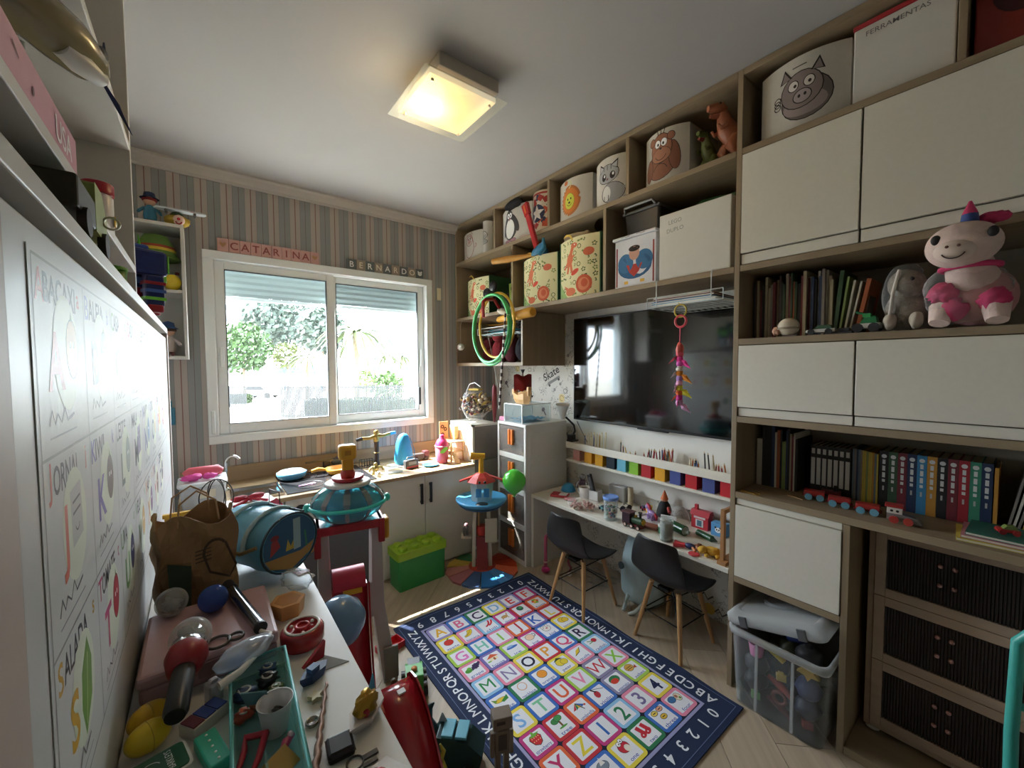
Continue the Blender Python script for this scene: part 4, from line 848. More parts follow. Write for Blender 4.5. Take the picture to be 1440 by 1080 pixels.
hb = bin_box('storage_tub', 'white storage tub with red and blue figure print under the black caddy', 'storage tub', 1.385, 1.145, Z2, .245, d_hero, col='#d9d9de', sag=.004, xf=1.765, cut=None)
obj('lid', MB().box(-.016, .28, -.128, .128, .2465, .262), mat('#d5d5db', .4), hb, .004)
p = Pr(.6); p.line([(-.07, .254), (-.05, .258), (-.04, .252), (-.02, .257)], .0025, '#77757a'); p.line([(.02, .254), (.035, .258), (.05, .252), (.07, .256)], .0025, '#77757a'); p.build('handwriting', lambda u, v, e: Vector((-.0165-e, -u, v)), hb)
t = thing('tool_caddy', 'dark grey plastic caddy with a grey clip handle on the figure print tub', 'caddy', (1.80, 1.26, Z2+.2635))
mb = tub((.18, .19), (.2, .21), .12, .004, .015); mb.v = [q+Vector((.11, 0, 0)) for q in mb.v]; obj('body', mb, mat('#3a3a3d', .4), t)
obj('lid', MB().box(0, .22, -.11, .11, .1205, .135), mat('#55565a', .4), t, .004); obj('handle', MB().tube([(-.002, -.09, .128), (-.02, -.08, .15), (-.02, .08, .15), (-.002, .09, .128)], .006, 8), mat('#8f9094', .4), t)
t = thing('storage_box', 'large plain white cardboard box with handwritten brick lettering on the shelf', 'storage box', (1.755, .955, Z2+.0005))
obj('body', MB().box(0, .36, -.165, .165, 0, .305), mat('#d6d2ca', .6, var=.02), t, .004); obj('hand_hole', MB().box(.14, .22, -.1665, -.1645, .2, .23), mat('#1c1a19', .8), t)
p = Pr(.6); p.text('LEGO', -.085, .262, .026, '#8a8f88', .05, .003); p.text('DUPLO', -.085, .225, .026, '#8a8f88', .05, .003); p.build('handwriting', lambda u, v, e: Vector((-e, -u, v)), t)
# dinosaurs
def tube_toy(name, parts, label, cat, loc, rz=0, group=None):
    t = thing(name, label, cat, loc, rz, group)
    for nm, pts, rad, m, n in parts: obj(nm, MB().tube(pts, rad, n), m, t)
    return t
def trex(loc, rz, s, col, label, jaw):
    t = thing('toy_dinosaur', label, 'toy dinosaur', loc, rz); m = mat(col, .45, var=.15, scale=40, bump=.15); k = s
    obj('body', MB().tube([(-.34*k, 0, .14*k), (-.2*k, 0, .24*k), (-.06*k, 0, .38*k), (.04*k, 0, .52*k), (.1*k, 0, .66*k), (.12*k, 0, .78*k)], [.015*k, .07*k, .14*k, .155*k, .11*k, .085*k], 12), m, t)
    obj('head', MB().tube([(.08*k, 0, .82*k), (.16*k, 0, .87*k), (.26*k, 0, .86*k), (.36*k, 0, .85*k)], [.06*k, .09*k, .075*k, .045*k], 12), m, t); obj('jaw', MB().tube([(.13*k, 0, .76*k), (.24*k, 0, .74*k), (.33*k, 0, .74*k)], [.05*k, .045*k, .03*k], 10), mat(jaw, .5), t)
    for sgn in (-1, 1):
        y = .1*k*sgn
        obj('leg', MB().tube([(-.04*k, y, .36*k), (.05*k, y*1.3, .22*k), (-.02*k, y*1.3, .1*k), (.0, y*1.3, .03*k), (.1*k, y*1.3, .02*k)], [.1*k, .085*k, .045*k, .04*k, .02*k], 10), m, t)
        obj('arm', MB().tube([(.1*k, y, .56*k), (.2*k, y*1.1, .5*k), (.25*k, y, .56*k)], [.045*k, .03*k, .02*k], 8), m, t); obj('eye', MB().sph((.2*k, .075*k*sgn, .9*k), .016*k, 8, 6), bkm, t)
trex((1.83, .835, Z1), 2.5, .27, '#9a5a3c', 'brown orange plastic tyrannosaur with raised head on the top shelf', '#8a4a34')
trex((1.86, .94, Z1), 2.9, .2, '#5f6a34', 'olive green plastic tyrannosaur with open mouth beside the monkey box', '#8a3a34')
one('crocodile_toy', MB().tube([(0, -.13, .02), (0, -.05, .025), (0, .05, .03), (0, .1, .02), (0, .14, .012)], [.008, .03, .035, .02, .01], 10).box(-.02, .02, -.1, .06, .028, .045), mat('#2f5a34', .5, bump=.2, scale=90), 'dark green crocodile toy on top of the plain white box', 'toy', (1.9, .93, Z2+.311))
# toys on top of the baskets
gt = thing('toy_guitar', 'red necked toy guitar with blue body standing in the basket', 'toy guitar', (1.712, 1.955, 2.10), 0)
obj('neck', MB(T(0, 0, 0, rx=-.36)).box(-.011, .011, -.018, .018, .0, .25), mat('#a8282c', .35), gt, .004); obj('headstock', MB(T(0, 0, 0, rx=-.36)).prism([(-.012, -.024), (.012, -.024), (.012, .024), (-.012, .024)], .25, .33, taper=1.15), mat('#b52c30', .35), gt, .004)
obj('peg_strip', MB(T(0, 0, 0, rx=-.36)).box(-.016, -.011, -.008, .008, .26, .32), mat('#d86a3a', .4), gt); obj('body', MB(T(0, 0, 0, rx=-.36)).prism([(-.018, -.02), (.018, -.02), (.018, .02), (-.018, .02)], -.02, 0).blob((0, -.01, -.012), (.02, .07, .026), .1).at().tube([(0, .0, .0), (.03, -.004, .004), (.062, -.01, -.006), (.075, -.01, -.05)], [.02, .02, .02, .016], 10), mat('#2f6f94', .4), gt)
obj('horn', MB().tube([(0, -.02, -.035), (0, -.065, -.01), (0, -.06, .05)], [.018, .016, .008], 8), mat('#3a86b0', .4), gt)
one('toy_bat', MB().tube([(0, -.17, 0), (0, -.05, 0), (0, .08, 0), (0, .2, 0)], [.012, .015, .024, .02], 12), mat('#c08a3c', .5, var=.1), 'short tan foam stick lying beside the red guitar', 'toy bat', (1.73, 2.18, 2.0935), .37)
one('cardboard_tube', MB().lathe([(.038, 0), (.038, .16), (.032, .16), (.032, 0)], 18, caps=False).at(), mat('#4a3a2c', .7), 'brown rolled tube lying on the dinosaur basket', 'tube', (1.80, 1.52, Z2+.385), 0).rotation_euler = (0, PI/2, .1)
one('bone_toy', MB().tube([(0, -.07, .02), (0, 0, .03), (0, .06, .02)], [.02, .016, .02], 8).sph((.015, -.075, .02), .02, 8, 6).sph((-.015, -.075, .02), .02, 8, 6).sph((.012, .07, .02), .018, 8, 6), mat('#b8a68c', .6), 'pale bone shaped toy on the dinosaur basket beside the brown tube', 'toy', (1.80, 1.70, Z2+.346), .3)
one('fur_hat', MB().blob((0, 0, .0165), (.09, .14, .014), .2, 5, seed=3).blob((-.145, -.03, .004), (.028, .09, .026), .22, 5, seed=5).blob((-.105, -.02, .014), (.05, .08, .011), .2, 5, seed=6), mat('#17161a', .9, bump=.4, scale=60), 'black fluffy hat on top of the penguin box', 'hat', (1.89, 2.27, Z1+.2456))
cap = thing('ball_headband', 'black twin ball headband on a red stem hung by the corner basket', 'headband', (1.718, 2.47, 1.80))
obj('ball', MB().sph((0, .06, .1), (.022, .042, .042), 16, 10), bkm, cap); obj('ball', MB().sph((0, -.02, .14), (.022, .042, .042), 16, 10), bkm, cap); obj('ball', MB().sph((0, -.0, .075), (.03, .045, .04), 16, 10), bkm, cap)
obj('stem', MB().tube([(.14, .04, -.026), (.09, .03, .0), (.03, .01, .055), (-.028, -.05, .042), (-.104, -.076, .030), (-.128, -.082, .012), (-.134, -.086, -.04), (-.132, -.09, -.10)], .0115, 10), mat('#a02a30', .4), cap)
one('toy_helmet', MB().blob((0, 0, .105), (.09, .1, .09), .1, 3, seed=9), mat('#1f1d20', .6), 'black rounded toy helmet in the corner cell behind the headband', 'toy helmet', (1.95, 2.51, Z2-.0155))
# ================================================================ hula hoops and hanging baskets
def hoop(loc, R, r, col, label, rz, tilt):
    o = one('hula_hoop', MB().torus((0, 0, 0), R, r, 'x', 56, 10), mat(col, .35), label, 'hula hoop', loc); o.rotation_euler = (0, tilt, rz); return o
hc = hit(692, 463, 'x', 1.64)
hoop((1.640, 2.364, 1.6145), .245, .0105, '#3fae62', 'bright green hula hoop hanging on the shelf corner', -.05, .02)
hoop((1.614, 2.344, 1.6215), .235, .0095, '#4cb86c', 'lighter green hula hoop in front of the bright green one', -.05, .02)
hoop((1.668, 2.345, 1.6455), .225, .0095, '#d8b23a', 'yellow hula hoop behind the green hoops', -.05, .02)
def wire_basket(loc, wy, dx, h, label, sl=9, hk=.016):
    t = thing('hanging_wire_basket', label, 'wire basket', loc); m = mat('#d5dde0', .35, .3); z0 = -h
    obj('hook', MB().tube([(hk, -wy/2+.05, .0268), (0, -wy/2+.05, .0268), (-.008, -wy/2+.05, .02), (-.008, -wy/2+.05, z0)], .0025, 6), m, t); obj('hook', MB().tube([(hk, wy/2-.05, .0268), (0, wy/2-.05, .0268), (-.008, wy/2-.05, .02), (-.008, wy/2-.05, z0)], .0025, 6), m, t)
    g = MB()
    for i in range(sl+1): y = -wy/2+wy*i/sl; g.cyl((-.008, y, z0), (dx, y, z0), .002, n=5)
    for i in range(4): x = -.008+(dx+.008)*i/3; g.cyl((x, -wy/2, z0), (x, wy/2, z0), .002, n=5)
    g.cyl((-.008, -wy/2, z0), (-.008, -wy/2, z0+.045), .002, n=5).cyl((-.008, wy/2, z0), (-.008, wy/2, z0+.045), .002, n=5).cyl((-.008, -wy/2, z0+.045), (-.008, wy/2, z0+.045), .002, n=5)
    obj('wire_tray', g, m, t); return t
wire_basket((XC-.03, 2.40, 1.735), .46, .14, .14, 'white wire basket hung under the shelf behind the hula hoops', 9, .06)
wire_basket((XC-.0, .985, 1.735), .36, .3, .10, 'white wire basket of papers hung under the shelf above the television', 11)
for i, (c, lb) in enumerate((('#3fa5b5', 'teal patterned paper pad in the wire basket behind the hoops'), ('#c9b8bc', 'folded pale pink paper on the teal pad in the wire basket'), ('#cf9a3a', 'ochre toy paper fan on top of the papers behind the hoops'))):
    one('paper_pad', MB().grid(lambda a, b, i=i: (a*.125, (b-.5)*(.36-.06*i), .004+.006*math.sin(a*7+b*5+i)), 8, 8).grid(lambda a, b, i=i: (a*.125, (b-.5)*(.36-.06*i), .023+.006*math.sin(a*7+b*5+i)), 8, 8), mat(c, .7), lb, 'paper', (XC-.03, 2.41, 1.735-.1375+.0205*i), .03*i)
ybat = hit(720, 450, 'x', 1.72)
one('foam_bat', MB().tube([(0, -.28, 0), (0, -.27, 0), (0, 0, 0), (0, .2, 0), (0, .22, 0)], [.022, .033, .03, .022, .016], 14), mat('#c9922c', .5), 'long yellow ochre foam bat lying across the wire basket', 'bat', (1.715, 2.22, 1.699), -.175)
one('stuffed_charm', MB().blob((0, 0, .02), (.022, .03, .02), .2, 3, seed=2).sph((0, .04, .03), .014, 10, 8).blob((0, -.03, .01), (.016, .02, .014), .2, 3), mat('#d6cfc2', .8), 'small cream stuffed charm on top of the bat behind the hoops', 'charm', (1.708, 2.325, 1.7245))
# striped rope hanging down to the drawer tower
rp_ = thing('skipping_rope', 'black and white braided rope hanging behind the hoops to the toy bag', 'rope', (0, 0, 0))
a, b = Vector((1.5855, 2.122, 1.70)), hit(702, 575, 'x', 1.576)
obj('tie', MB().torus((1.6035, 2.121, 1.692), .0122, .002, 'z', 20, 6), mat('#cfc8c0', .8), rp_)
for i in range(26):
    p0 = a.lerp(b, i/26); p1 = a.lerp(b, (i+1)/26); w = .01*math.sin(i*.4); obj('braid', MB().cyl(p0, p1, .0075, .0065, 8), mat('#e3dcd4' if i % 2 else '#3a2c2e', .8), rp_)
one('string', MB().tube([hit(685, 465, 'x', 1.7), hit(692, 500, 'x', 1.7), hit(700, 545, 'x', 1.7)], .0015, 5), mat('#cfc8c0', .8), 'thin pale string hanging inside the hoops', 'string')
# lower corner cell
for px, py, c, s, lb in ((648, 488, '#d9d4cf', .028, 'white pompom hanging at the edge of the corner cell'), ):
    q = hit(px, py, 'x', 1.73); t = thing('pompom', lb, 'pompom', q); obj('ball', MB().blob((0, 0, 0), s, .1, 5), mat(c, .9, bump=.4, scale=80), t); obj('cord', MB().tube([(0, 0, .02), (.0, 0, 1.7-q.z), (.014, 0, 1.7365-q.z)], .0015, 5), mat('#c9c2ba', .8), t)
for i, (y, c, sz, lb) in enumerate(((2.9, '#7a2a30', (.07, .07, .09), 'dark red plush toy in the low corner cell'), (2.75, '#9a3038', (.08, .07, .12), 'red plush hat in the low corner cell'), (2.58, '#5a1f26', (.08, .08, .13), 'maroon plush toy leaning in the low corner cell'), (2.42, '#1d1b20', (.09, .08, .14), 'black plush bear in the low corner cell'), (2.26, '#25222a', (.08, .07, .11), 'black shoe bag at the end of the low corner cell'))):
    t = thing('plush_toy', lb, 'plush toy', (2.0, y, Z3-(.005 if i == 3 else 0))); m = mat(c, .95, bump=.4, scale=70)
    obj('body', MB().blob((0, 0, sz[2]*.80), (sz[0]*.9, sz[1]*.9, sz[2]*.8), .1, 3, seed=i), m, t); obj('head', MB().blob((-.02, .0, sz[2]*1.83), (sz[0]*.65, sz[1]*.65, sz[2]*.42), .1, 3, seed=i+9), m, t); obj('ear', MB().sph((-.02, -.04, sz[2]*2.2), .02, 8, 6), m, t); obj('ear', MB().sph((-.02, .04, sz[2]*2.2), .02, 8, 6), m, t)
# papers in the basket above the television
for i, (c, lb) in enumerate((('#cfd8dc', 'white edged picture book lowest in the basket above the television'), ('#2f7fb0', 'blue picture book in the basket above the television'), ('#7a2228', 'dark red folder on the blue book above the television'), ('#ddd5d0', 'pale pink paper sheet topmost in the basket above the television'))):
    bt = thing('picture_book', lb, 'book', (XC-.005+.01*i, .985+.012*(i % 2), 1.637+.0125*i), .04*(i-1.5))
    obj('cover', MB().box(0, .26, -.155+.012*i, .155, 0, .0025).box(0, .26, -.155+.012*i, .155, .009, .0115).box(.2575, .26, -.155+.012*i, .155, .0025, .009), mat(c, .4), bt); obj('pages', MB().box(.003, .256, -.15+.012*i, .15, .003, .0085), mat('#e3dfd6', .8), bt)
ch_l = thing('hanging_charm', 'pink ring charm with bright feathers hanging before the television', 'charm', hit(957, 424, 'x', 1.722)); ch_l.location.z = 1.632
rm = lambda c: mat(c, .4)
obj('ring', MB().torus((0, 0, -.028), .028, .004, 'x', 24, 8, R2=.028), rm('#c9b24a'), ch_l); obj('ring', MB().torus((0, -.002, -.075), .026, .0055, 'x', 24, 8), rm('#c23a4a'), ch_l)
obj('cord', MB().cyl((0, 0, -.098), (0, 0, -.19), .003, n=6), rm('#c2405a'), ch_l); obj('cord', MB().tube([(.0, .0, 0), (.0, .012, .01)], .0015, 5), rm('#c9b24a'), ch_l)
fc = ['#c8503a', '#e05a6a', '#d8338a', '#cf5ab0', '#d9d2c8', '#e08a2c', '#b48ac8', '#e0a0c0', '#cfc83a', '#e06a2c', '#c8328a', '#d8a0c8']
for i, c in enumerate(fc):
    z = -.20-.022*i; vs = []; a = i*2.2
    mbf = MB(); d = Vector((.35*math.cos(a), math.sin(a), -.75)); s = Vector((0, .4, .3)).cross(d).normalized()*.014
    p0 = Vector((0, 0, z)); mbf.raw([p0, p0+d*.025+s, p0+d*.06, p0+d*.025-s, p0+d*.03+Vector((-.008, 0, .004))], [(0, 1, 4), (1, 2, 4), (2, 3, 4), (3, 0, 4), (0, 3, 2, 1)])
    mbf.blob((0, 0, z), (.014, .016, .016), .3, 4, 8, 6, i); obj('feather', mbf, mat(c, .8, bump=.3, scale=90), ch_l)
obj('knot', MB().blob((0, 0, -.2), (.016, .016, .03), .2, 4, seed=4), rm('#d85a4a'), ch_l)
# ================================================================ ledge with blocks, pencils, lamp
bx = [(806, 631, '#d29a94', 'pink'), (822, 636, '#dfa02c', 'amber'), (837, 640, '#e0a42c', 'amber'), (853, 644, '#24303c', 'black'), (868, 650, '#6fb6d0', 'light blue'), (885, 653, '#86b83a', 'lime green'), (902, 658, '#b52a30', 'red'), (921, 663, '#e0a22c', 'amber'), (942, 668, '#4a5490', 'indigo'), (964, 674, '#b82830', 'red'), (988, 680, '#4a558f', 'indigo'), (1013, 686, '#bb2a34', 'red')]
yb = [Yat(px, py, LX+.015) for px, py, c, n in bx]
lbl = {0: 'pink cube pot at the lamp end of the ledge', 1: 'amber cube pot beside the pink pot on the ledge', 2: 'amber cube pot beside the black pot on the ledge', 3: 'black cube pot between amber and light blue pots', 4: 'light blue cube pot on the ledge', 5: 'lime green cube pot on the ledge', 6: 'red cube pot beside the lime green pot', 7: 'amber cube pot between the red and indigo pots', 8: 'indigo cube pot beside the amber pot', 9: 'red cube pot between two indigo pots', 10: 'indigo cube pot between two red pots', 11: 'red cube pot at the cabinet end of the ledge'}
for i, (px, py, c, n) in enumerate(bx):
    w = .062; t = thing('cube_pot', lbl[i], 'pot', (LX+.013, min(yb[i]-w/2, 1.95), .7155)); m = mat(c, .4)
    h = .072; obj('wall', MB().box(0, .06, -w/2, -w/2+.003, 0, h).box(0, .06, w/2-.003, w/2, 0, h).box(0, .003, -w/2+.003, w/2-.003, 0, h).box(.057, .06, -w/2+.003, w/2-.003, 0, h), m, t); obj('base', MB().box(.003, .057, -w/2+.003, w/2-.003, 0, .003), m, t)
rnd = random.Random(11)
pcol = {'#c9a24a': 'yellow', '#3a3a3c': 'black', '#a83034': 'red', '#e2d9b8': 'cream', '#4a6a9a': 'blue', '#4a8a50': 'green', '#7a4a34': 'brown', '#c87a3a': 'orange'}
def pencil(px0, py0, px1, py1, c, where, r=.0035, dx=0):
    a = hit(px0, py0, 'x', LX+.04); b = hit(px1, py1, 'x', LX+.04); a.x += dx; b.x += dx; a.z = .8; a.y = max(.775, min(a.y, 1.975)); b.y = max(.775, min(b.y, 1.98))
    L_ = (b-a).length; d = (b-a).normalized(); t = thing('pencil', '%s pencil standing %s' % (pcol[c], where), 'pencil', a, 0, 'pencils on the ledge')
    obj('shaft', MB().cyl((0, 0, 0), d*(L_-.012), r, n=6), mat(c, .5), t); obj('tip', MB().cyl(d*(L_-.012), d*L_, r, .0006, n=6), mat('#d8b98a', .6), t)
cl_ = [((822, 850, 625, 608), 14, 'in the cream bundle near the lamp'), ((872, 876, 634, 622), 2, 'alone above the light blue pot'), ((880, 892, 640, 630), 3, 'leaning above the lime green pot'), ((905, 918, 648, 634), 6, 'in the red bunch above the red pot'), ((924, 946, 645, 632), 14, 'in the dense bundle above the amber pot'), ((968, 982, 658, 645), 6, 'in the loose bunch above the indigo pot'), ((990, 1003, 660, 636), 3, 'among the tall brushes near the cabinet'), ((1004, 1018, 663, 655), 4, 'lying low at the cabinet end of the ledge')]
for (x0, x1, yb_, yt), n, w in cl_:
    cs_ = {'in the cream bundle near the lamp': ['#e2d9b8', '#e2d9b8', '#c9a24a', '#4a6a9a'], 'in the red bunch above the red pot': ['#a83034', '#3a3a3c', '#a83034']}.get(w, list(pcol))
    for i in range(n):
        x = x0+(x1-x0)*(i+.5)/n; pencil(x, yb_, x+rnd.uniform(-4, 4), yt+rnd.uniform(-3, 5), rnd.choice(cs_), w, dx=.013*(i % 4))
lm = thing('clip_lamp', 'white cone head reading lamp on a black gooseneck at the ledge', 'lamp', (2.03, 1.955, .8355))
lm.location = (LX+.03, 1.955, .8355)
hp = hit(794, 578, 'x', LX)-lm.location
obj('head', MB(T(hp.x-.02, hp.y, hp.z, rx=.1, ry=-.1)).lathe([(.012, -.06), (.018, -.05), (.024, -.02), (.03, .0), (.048, .045), (.05, .05), (.045, .048), (.02, .0), (.01, -.03)], 20), mat('#e5e3df', .3), lm)
obj('gooseneck', MB().tube([(0, 0, .03), (.02, -.01, .07), (.02, .0, .11), (hp.x, hp.y-.01, hp.z-.04)], .007, 8), bkm, lm); obj('clamp', MB().box(-.028, .02, -.02, .02, 0, .05), bkm, lm, .006); obj('base', MB().box(-.028, .04, -.026, .026, -.0005, .012), bkm, lm, .003)
one('cable', MB().tube([hit(811, 592, 'x', XW-.0225), hit(818, 606, 'x', XW-.0225), hit(826, 622, 'x', XW-.0225)], .003, 6), mat('#77736d', .6), 'grey cable hanging from the television to the ledge', 'cable')
# ================================================================ books
CN = {'#b3a586': 'tan', '#3f5a3f': 'dark green', '#7a3038': 'maroon', '#2b3a58': 'navy', '#cdc6b6': 'off-white', '#b0603a': 'rust', '#2a2828': 'black', '#6f7f8a': 'slate', '#8a9a5a': 'moss green', '#c9b04a': 'yellow', '#5a4a42': 'brown', '#8a8078': 'grey', '#2f6f74': 'teal', '#a82f38': 'red', '#3f8a6f': 'jade', '#3f86b0': 'sky blue', '#c08a3a': 'ochre'}
paper = mat('#d8d0bf', .85)
def book(loc, th, h, dep, c, label, group, lean=0, spine=None, rz=0):
    t = thing('book', label, 'book', loc, rz, group); t.rotation_euler = (lean, 0, rz); m = mat(c, .5)
    k = min(.0018, th*.2)
    obj('cover', MB().box(0, dep, -th/2, -th/2+k, 0, h).box(0, dep, th/2-k, th/2, 0, h).box(0, k, -th/2+k, th/2-k, 0, h), m, t); obj('pages', MB().box(k+.0005, dep-.004, -th/2+k, th/2-k, .003, h-.003), paper, t)
    if spine == 'label': obj('spine_label', MB().box(-.0006, 0, -th*.36, th*.36, h*.18, h*.74).box(-.0006, 0, -th*.3, th*.3, h*.82, h*.93), mat('#d5d2cb', .6), t)
    if spine == 'title':
        p = Pr(.5)
        p.line([(0, h*.45), (0, h*.85)], th*.34, '#d8d8d4'); p.line([(0, h*.5), (0, h*.53)], th*.4, c); p.line([(0, h*.62), (0, h*.65)], th*.4, c); p.line([(0, h*.74), (0, h*.77)], th*.4, c); p.ell(0, h*.91, th*.3, th*.3, '#d8d8d4'); p.line([(0, h*.30), (0, h*.38)], th*.2, '#b8b8b4')
        p.build('spine_title', lambda u, v, e: Vector((-e, -u, v)), t)
    return t
NU, NL = 1.4655, .8385
rnd = random.Random(21)
y = .738; pal = ['#b3a586', '#3f5a3f', '#cdc6b6', '#7a3038', '#2b3a58', '#b0603a', '#2a2828', '#8a8078', '#5a4a42', '#b3a586']
tallw = lambda h: 'tall' if h > .235 else ('short' if h < .21 else 'medium')
while y > .475:
    th = rnd.uniform(.0045, .0105); h = rnd.uniform(.20, .255); c = rnd.choice(pal)
    book((1.85+rnd.uniform(0, .02), y-th/2, NU), th, h, .18, c, '%s thin %s book in the dark row above the drawers' % (tallw(h), CN[c]), 'books above the drawers'); y -= th+.0008
for i, (c, h, th) in enumerate((('#3f5a3f', .235, .012), ('#8a9a5a', .21, .006), ('#cdc6b6', .195, .006), ('#cdc6b6', .19, .005))):
    book((1.86, .462-.014*i, NU+.001), th, h, .18, c, 'leaning %s %s book at the end of the row above the drawers' % (tallw(h), CN[c]), 'leaning books above the drawers', lean=.08+.03*i)
t = book((1.86, .40, NU+.0015), .012, .195, .16, '#b0603a', 'rust brown book leaning with a grey picture on its cover', None, lean=.17); obj('cover_picture', MB().box(.03, .12, -.0066, -.006, .03, .14), mat('#6f6a66', .6), t)
y = .737
for c, th, h, lab in (('#cdc6b6', .021, .20, 'thick off-white book with dark doodles on its spine beside the cabinet side'), ('#2a2828', .016, .262, None), ('#2a2828', .02, .268, None), ('#2b3a58', .012, .262, None), ('#cdc6b6', .008, .235, None), ('#b0603a', .012, .245, None), ('#2a2828', .007, .25, None), ('#8a9a5a', .014, .20, None), ('#2b3a58', .006, .25, None), ('#2a2828', .008, .255, None), ('#b3a586', .006, .235, None), ('#7a3038', .007, .225, None), ('#cdc6b6', .006, .24, None), ('#2a2828', .008, .215, None)):
    y -= th; b = book((1.92, y+th/2, NL), th-.0006, h, .18, c, lab or '%s %s book at the cabinet side end of the lower row' % (tallw(h), CN[c]), 'mixed books of the lower row')
y = .555
for i in range(7):
    y -= .0185; book((1.97, y+.009, NL), .018, .195, .14, '#2a2828', 'black series volume with white spine label in the lower row', 'black series with white labels', spine='label')
y -= .004
for i in range(13):
    th = .0058; c = ['#6f7f8a', '#8a8078', '#2b3a58', '#6f7f8a', '#8a8078', '#c9b04a', '#c9b04a', '#8a9a5a', '#c9b04a', '#c9b04a', '#c08a3a', '#6f7f8a', '#c9b04a'][i]
    y -= th; book((1.975, y+th/2, NL), th-.0005, .20-.001*i, .14, c, 'slim %s booklet in the middle of the lower row' % CN[c], 'slim booklets of the lower row')
y -= .004
thick = ['#2a2828', '#3f5a3f', '#7a3038', '#2b3a58', '#3f86b0', '#c08a3a', '#2a2828', '#7a3038', '#a82f38', '#3f8a6f', '#2b3a58']
tl = ['thick black novel with white title beside the slim booklets', 'thick dark green novel with white title', 'thick maroon novel with white title beside the green one', 'thick navy novel beside the sky blue one', 'thick sky blue novel with white title', 'thick ochre novel with white title', 'thick black novel beside the ochre one', 'thick maroon novel beside the red one', 'thick red novel with white title', 'thick jade green novel with white title', 'thick navy novel at the end of the novels']
for c, l in zip(thick, tl):
    y -= .0245; book((1.965, y+.012, NL), .0238, .205, .15, c, l, None, spine='title')
y -= .012; book((1.96, y+.005, NL), .0085, .195, .15, '#c08a3a', 'slim ochre upright book after the thick novels', None)
for i in range(9):
    c = ['#8a8078', '#cdc6b6', '#8a8078', '#c9b04a', '#cdc6b6', '#8a9a5a', '#2b3a58', '#8a8078', '#2a2828'][i]
    book((1.955, y-.02-.0095*i, NL+.001), .0055, .175, .15, c, 'leaning %s magazine at the end of the lower row' % CN[c], 'leaning magazines of the lower row', lean=.16+.012*i)
# ================================================================ toys in the upper niche
bl = thing('toy_droid_ball', 'cream white round brick ball toy before the dark books', 'toy', (1.765, .578, NU))
cm_ = mat('#cfc2ac', .45); obj('shell', MB().sph((0, 0, .036), (.03, .036, .034), 18, 12), cm_, bl); obj('visor', MB().torus((-.004, 0, .03), .033, .004, 'z', 24, 6), mat('#a8987e', .5), bl); obj('face', MB().blob((-.012, .035, .022), (.014, .014, .016), .2, 4), mat('#c99a80', .5), bl); obj('stand', MB().box(-.012, .012, -.03, .015, 0, .006), mat('#5a4a44', .6), bl)
def toycar(loc, L, h, w, c1, c2, label, rz=PI/2, name='toy_car', cabin=.35, wheel='#222226'):
    t = thing(name, label, 'toy car', loc, rz); r = h*.3
    obj('body', MB().loft([[(x*L, yy, z*h) for x, z in ((-.5, .25), (.5, .25), (.5, .5), (.3, .58), (-.5, .6))] for yy in (-w/2, w/2)], smooth=False), mat(c1, .35), t, .002)
    obj('cabin', MB().loft([[(x*L, yy, z*h) for x, z in ((-.5+cabin*.3, .6), (.25, .58), (.08, .98), (-.5+cabin*.5, 1.0))] for yy in (-w*.42, w*.42)], smooth=False), mat(c2, .3), t, .002)
    for x in (-.3, .3):
        for s in (-1, 1): obj('wheel', MB().cyl((x*L, s*w*.5, r), (x*L, s*(w*.5+.005), r), r, n=14), mat(wheel, .6), t)
    return t
toycar((1.765, .475, NU), .085, .034, .04, '#d5d5d0', '#3a5a44', 'long low white and green toy car in the niche before the books')
tt = toycar((1.765, .35, NU), .07, .05, .04, '#d8d8d2', '#2f7a4a', 'white and green toy recovery truck beside the bagged grey plush'); obj('beacon', MB().box(-.01, .01, -.015, .015, .05, .062), mat('#3aa05a', .3), tt); obj('crane_arm', MB().tube([(-.02, 0, .05), (.03, 0, .07)], .004, 6), mat('#2f7a4a', .4), tt)
one('toy_track', MB().box(-.015, .015, -.03, .03, 0, .008).box(-.01, .01, -.02, .01, .008, .02), mat('#3a3a40', .5), 'small dark brick piece between the white toys and green truck', 'toy', (1.765, .415, NU), bevel=.002)
bagm = glass('#fbfcfc', .95, .05, 'clear_film')
pg = thing('plush_toy', 'grey plush animal wrapped in clear film in the niche', 'plush toy', (1.80, .262, NU))
gm = mat('#8f877c', .95, bump=.4, scale=90)
obj('body', MB().blob((0, 0, .066), (.05, .052, .066), .06, 2, seed=1), gm, pg); obj('head', MB().blob((-.012, .0, .145), (.043, .046, .05), .05, 2, seed=2), gm, pg)
for s in (-1, 1): obj('eye', MB().sph((-.05, s*.018, .158), .006, 8, 6), bkm, pg); obj('paw', MB().blob((-.045, s*.03, .03), (.02, .017, .026), .1), mat('#b0a698', .95), pg)
obj('stripe', MB().tube([(-.052, .03, .05), (-.056, .024, .12), (-.05, .012, .19)], .005, 6), mat('#cfc9bf', .9), pg)
obj('film_wrap', MB().blob((0, .004, .113), (.058, .054, .1), .12, 6, 24, 16, 7), bagm, pg)
un = thing('plush_unicorn', 'large pink and white plush unicorn in a pink dress with a blue and pink horn', 'plush toy', (1.80, .125, NU))
pk = mat('#dcc4bb', .95, bump=.3, scale=90); dr = mat('#c4908f', .9, bump=.4, scale=60); hot = mat('#c83a6a', .8)
obj('body', MB().blob((-.01, -.01, .086), (.068, .082, .085), .05, 2, seed=4), dr, un)
obj('head', MB().blob((-.125, .012, .222), (.062, .075, .062), .03, 2, 24, 16, seed=3), pk, un); obj('muzzle', MB().blob((-.17, .022, .2), (.032, .042, .03), .02, 2), mat('#e0cdc2', .95), un)
obj('neck', MB().tube([(-.03, -.005, .13), (-.09, .005, .19)], [.055, .045], 14), pk, un)
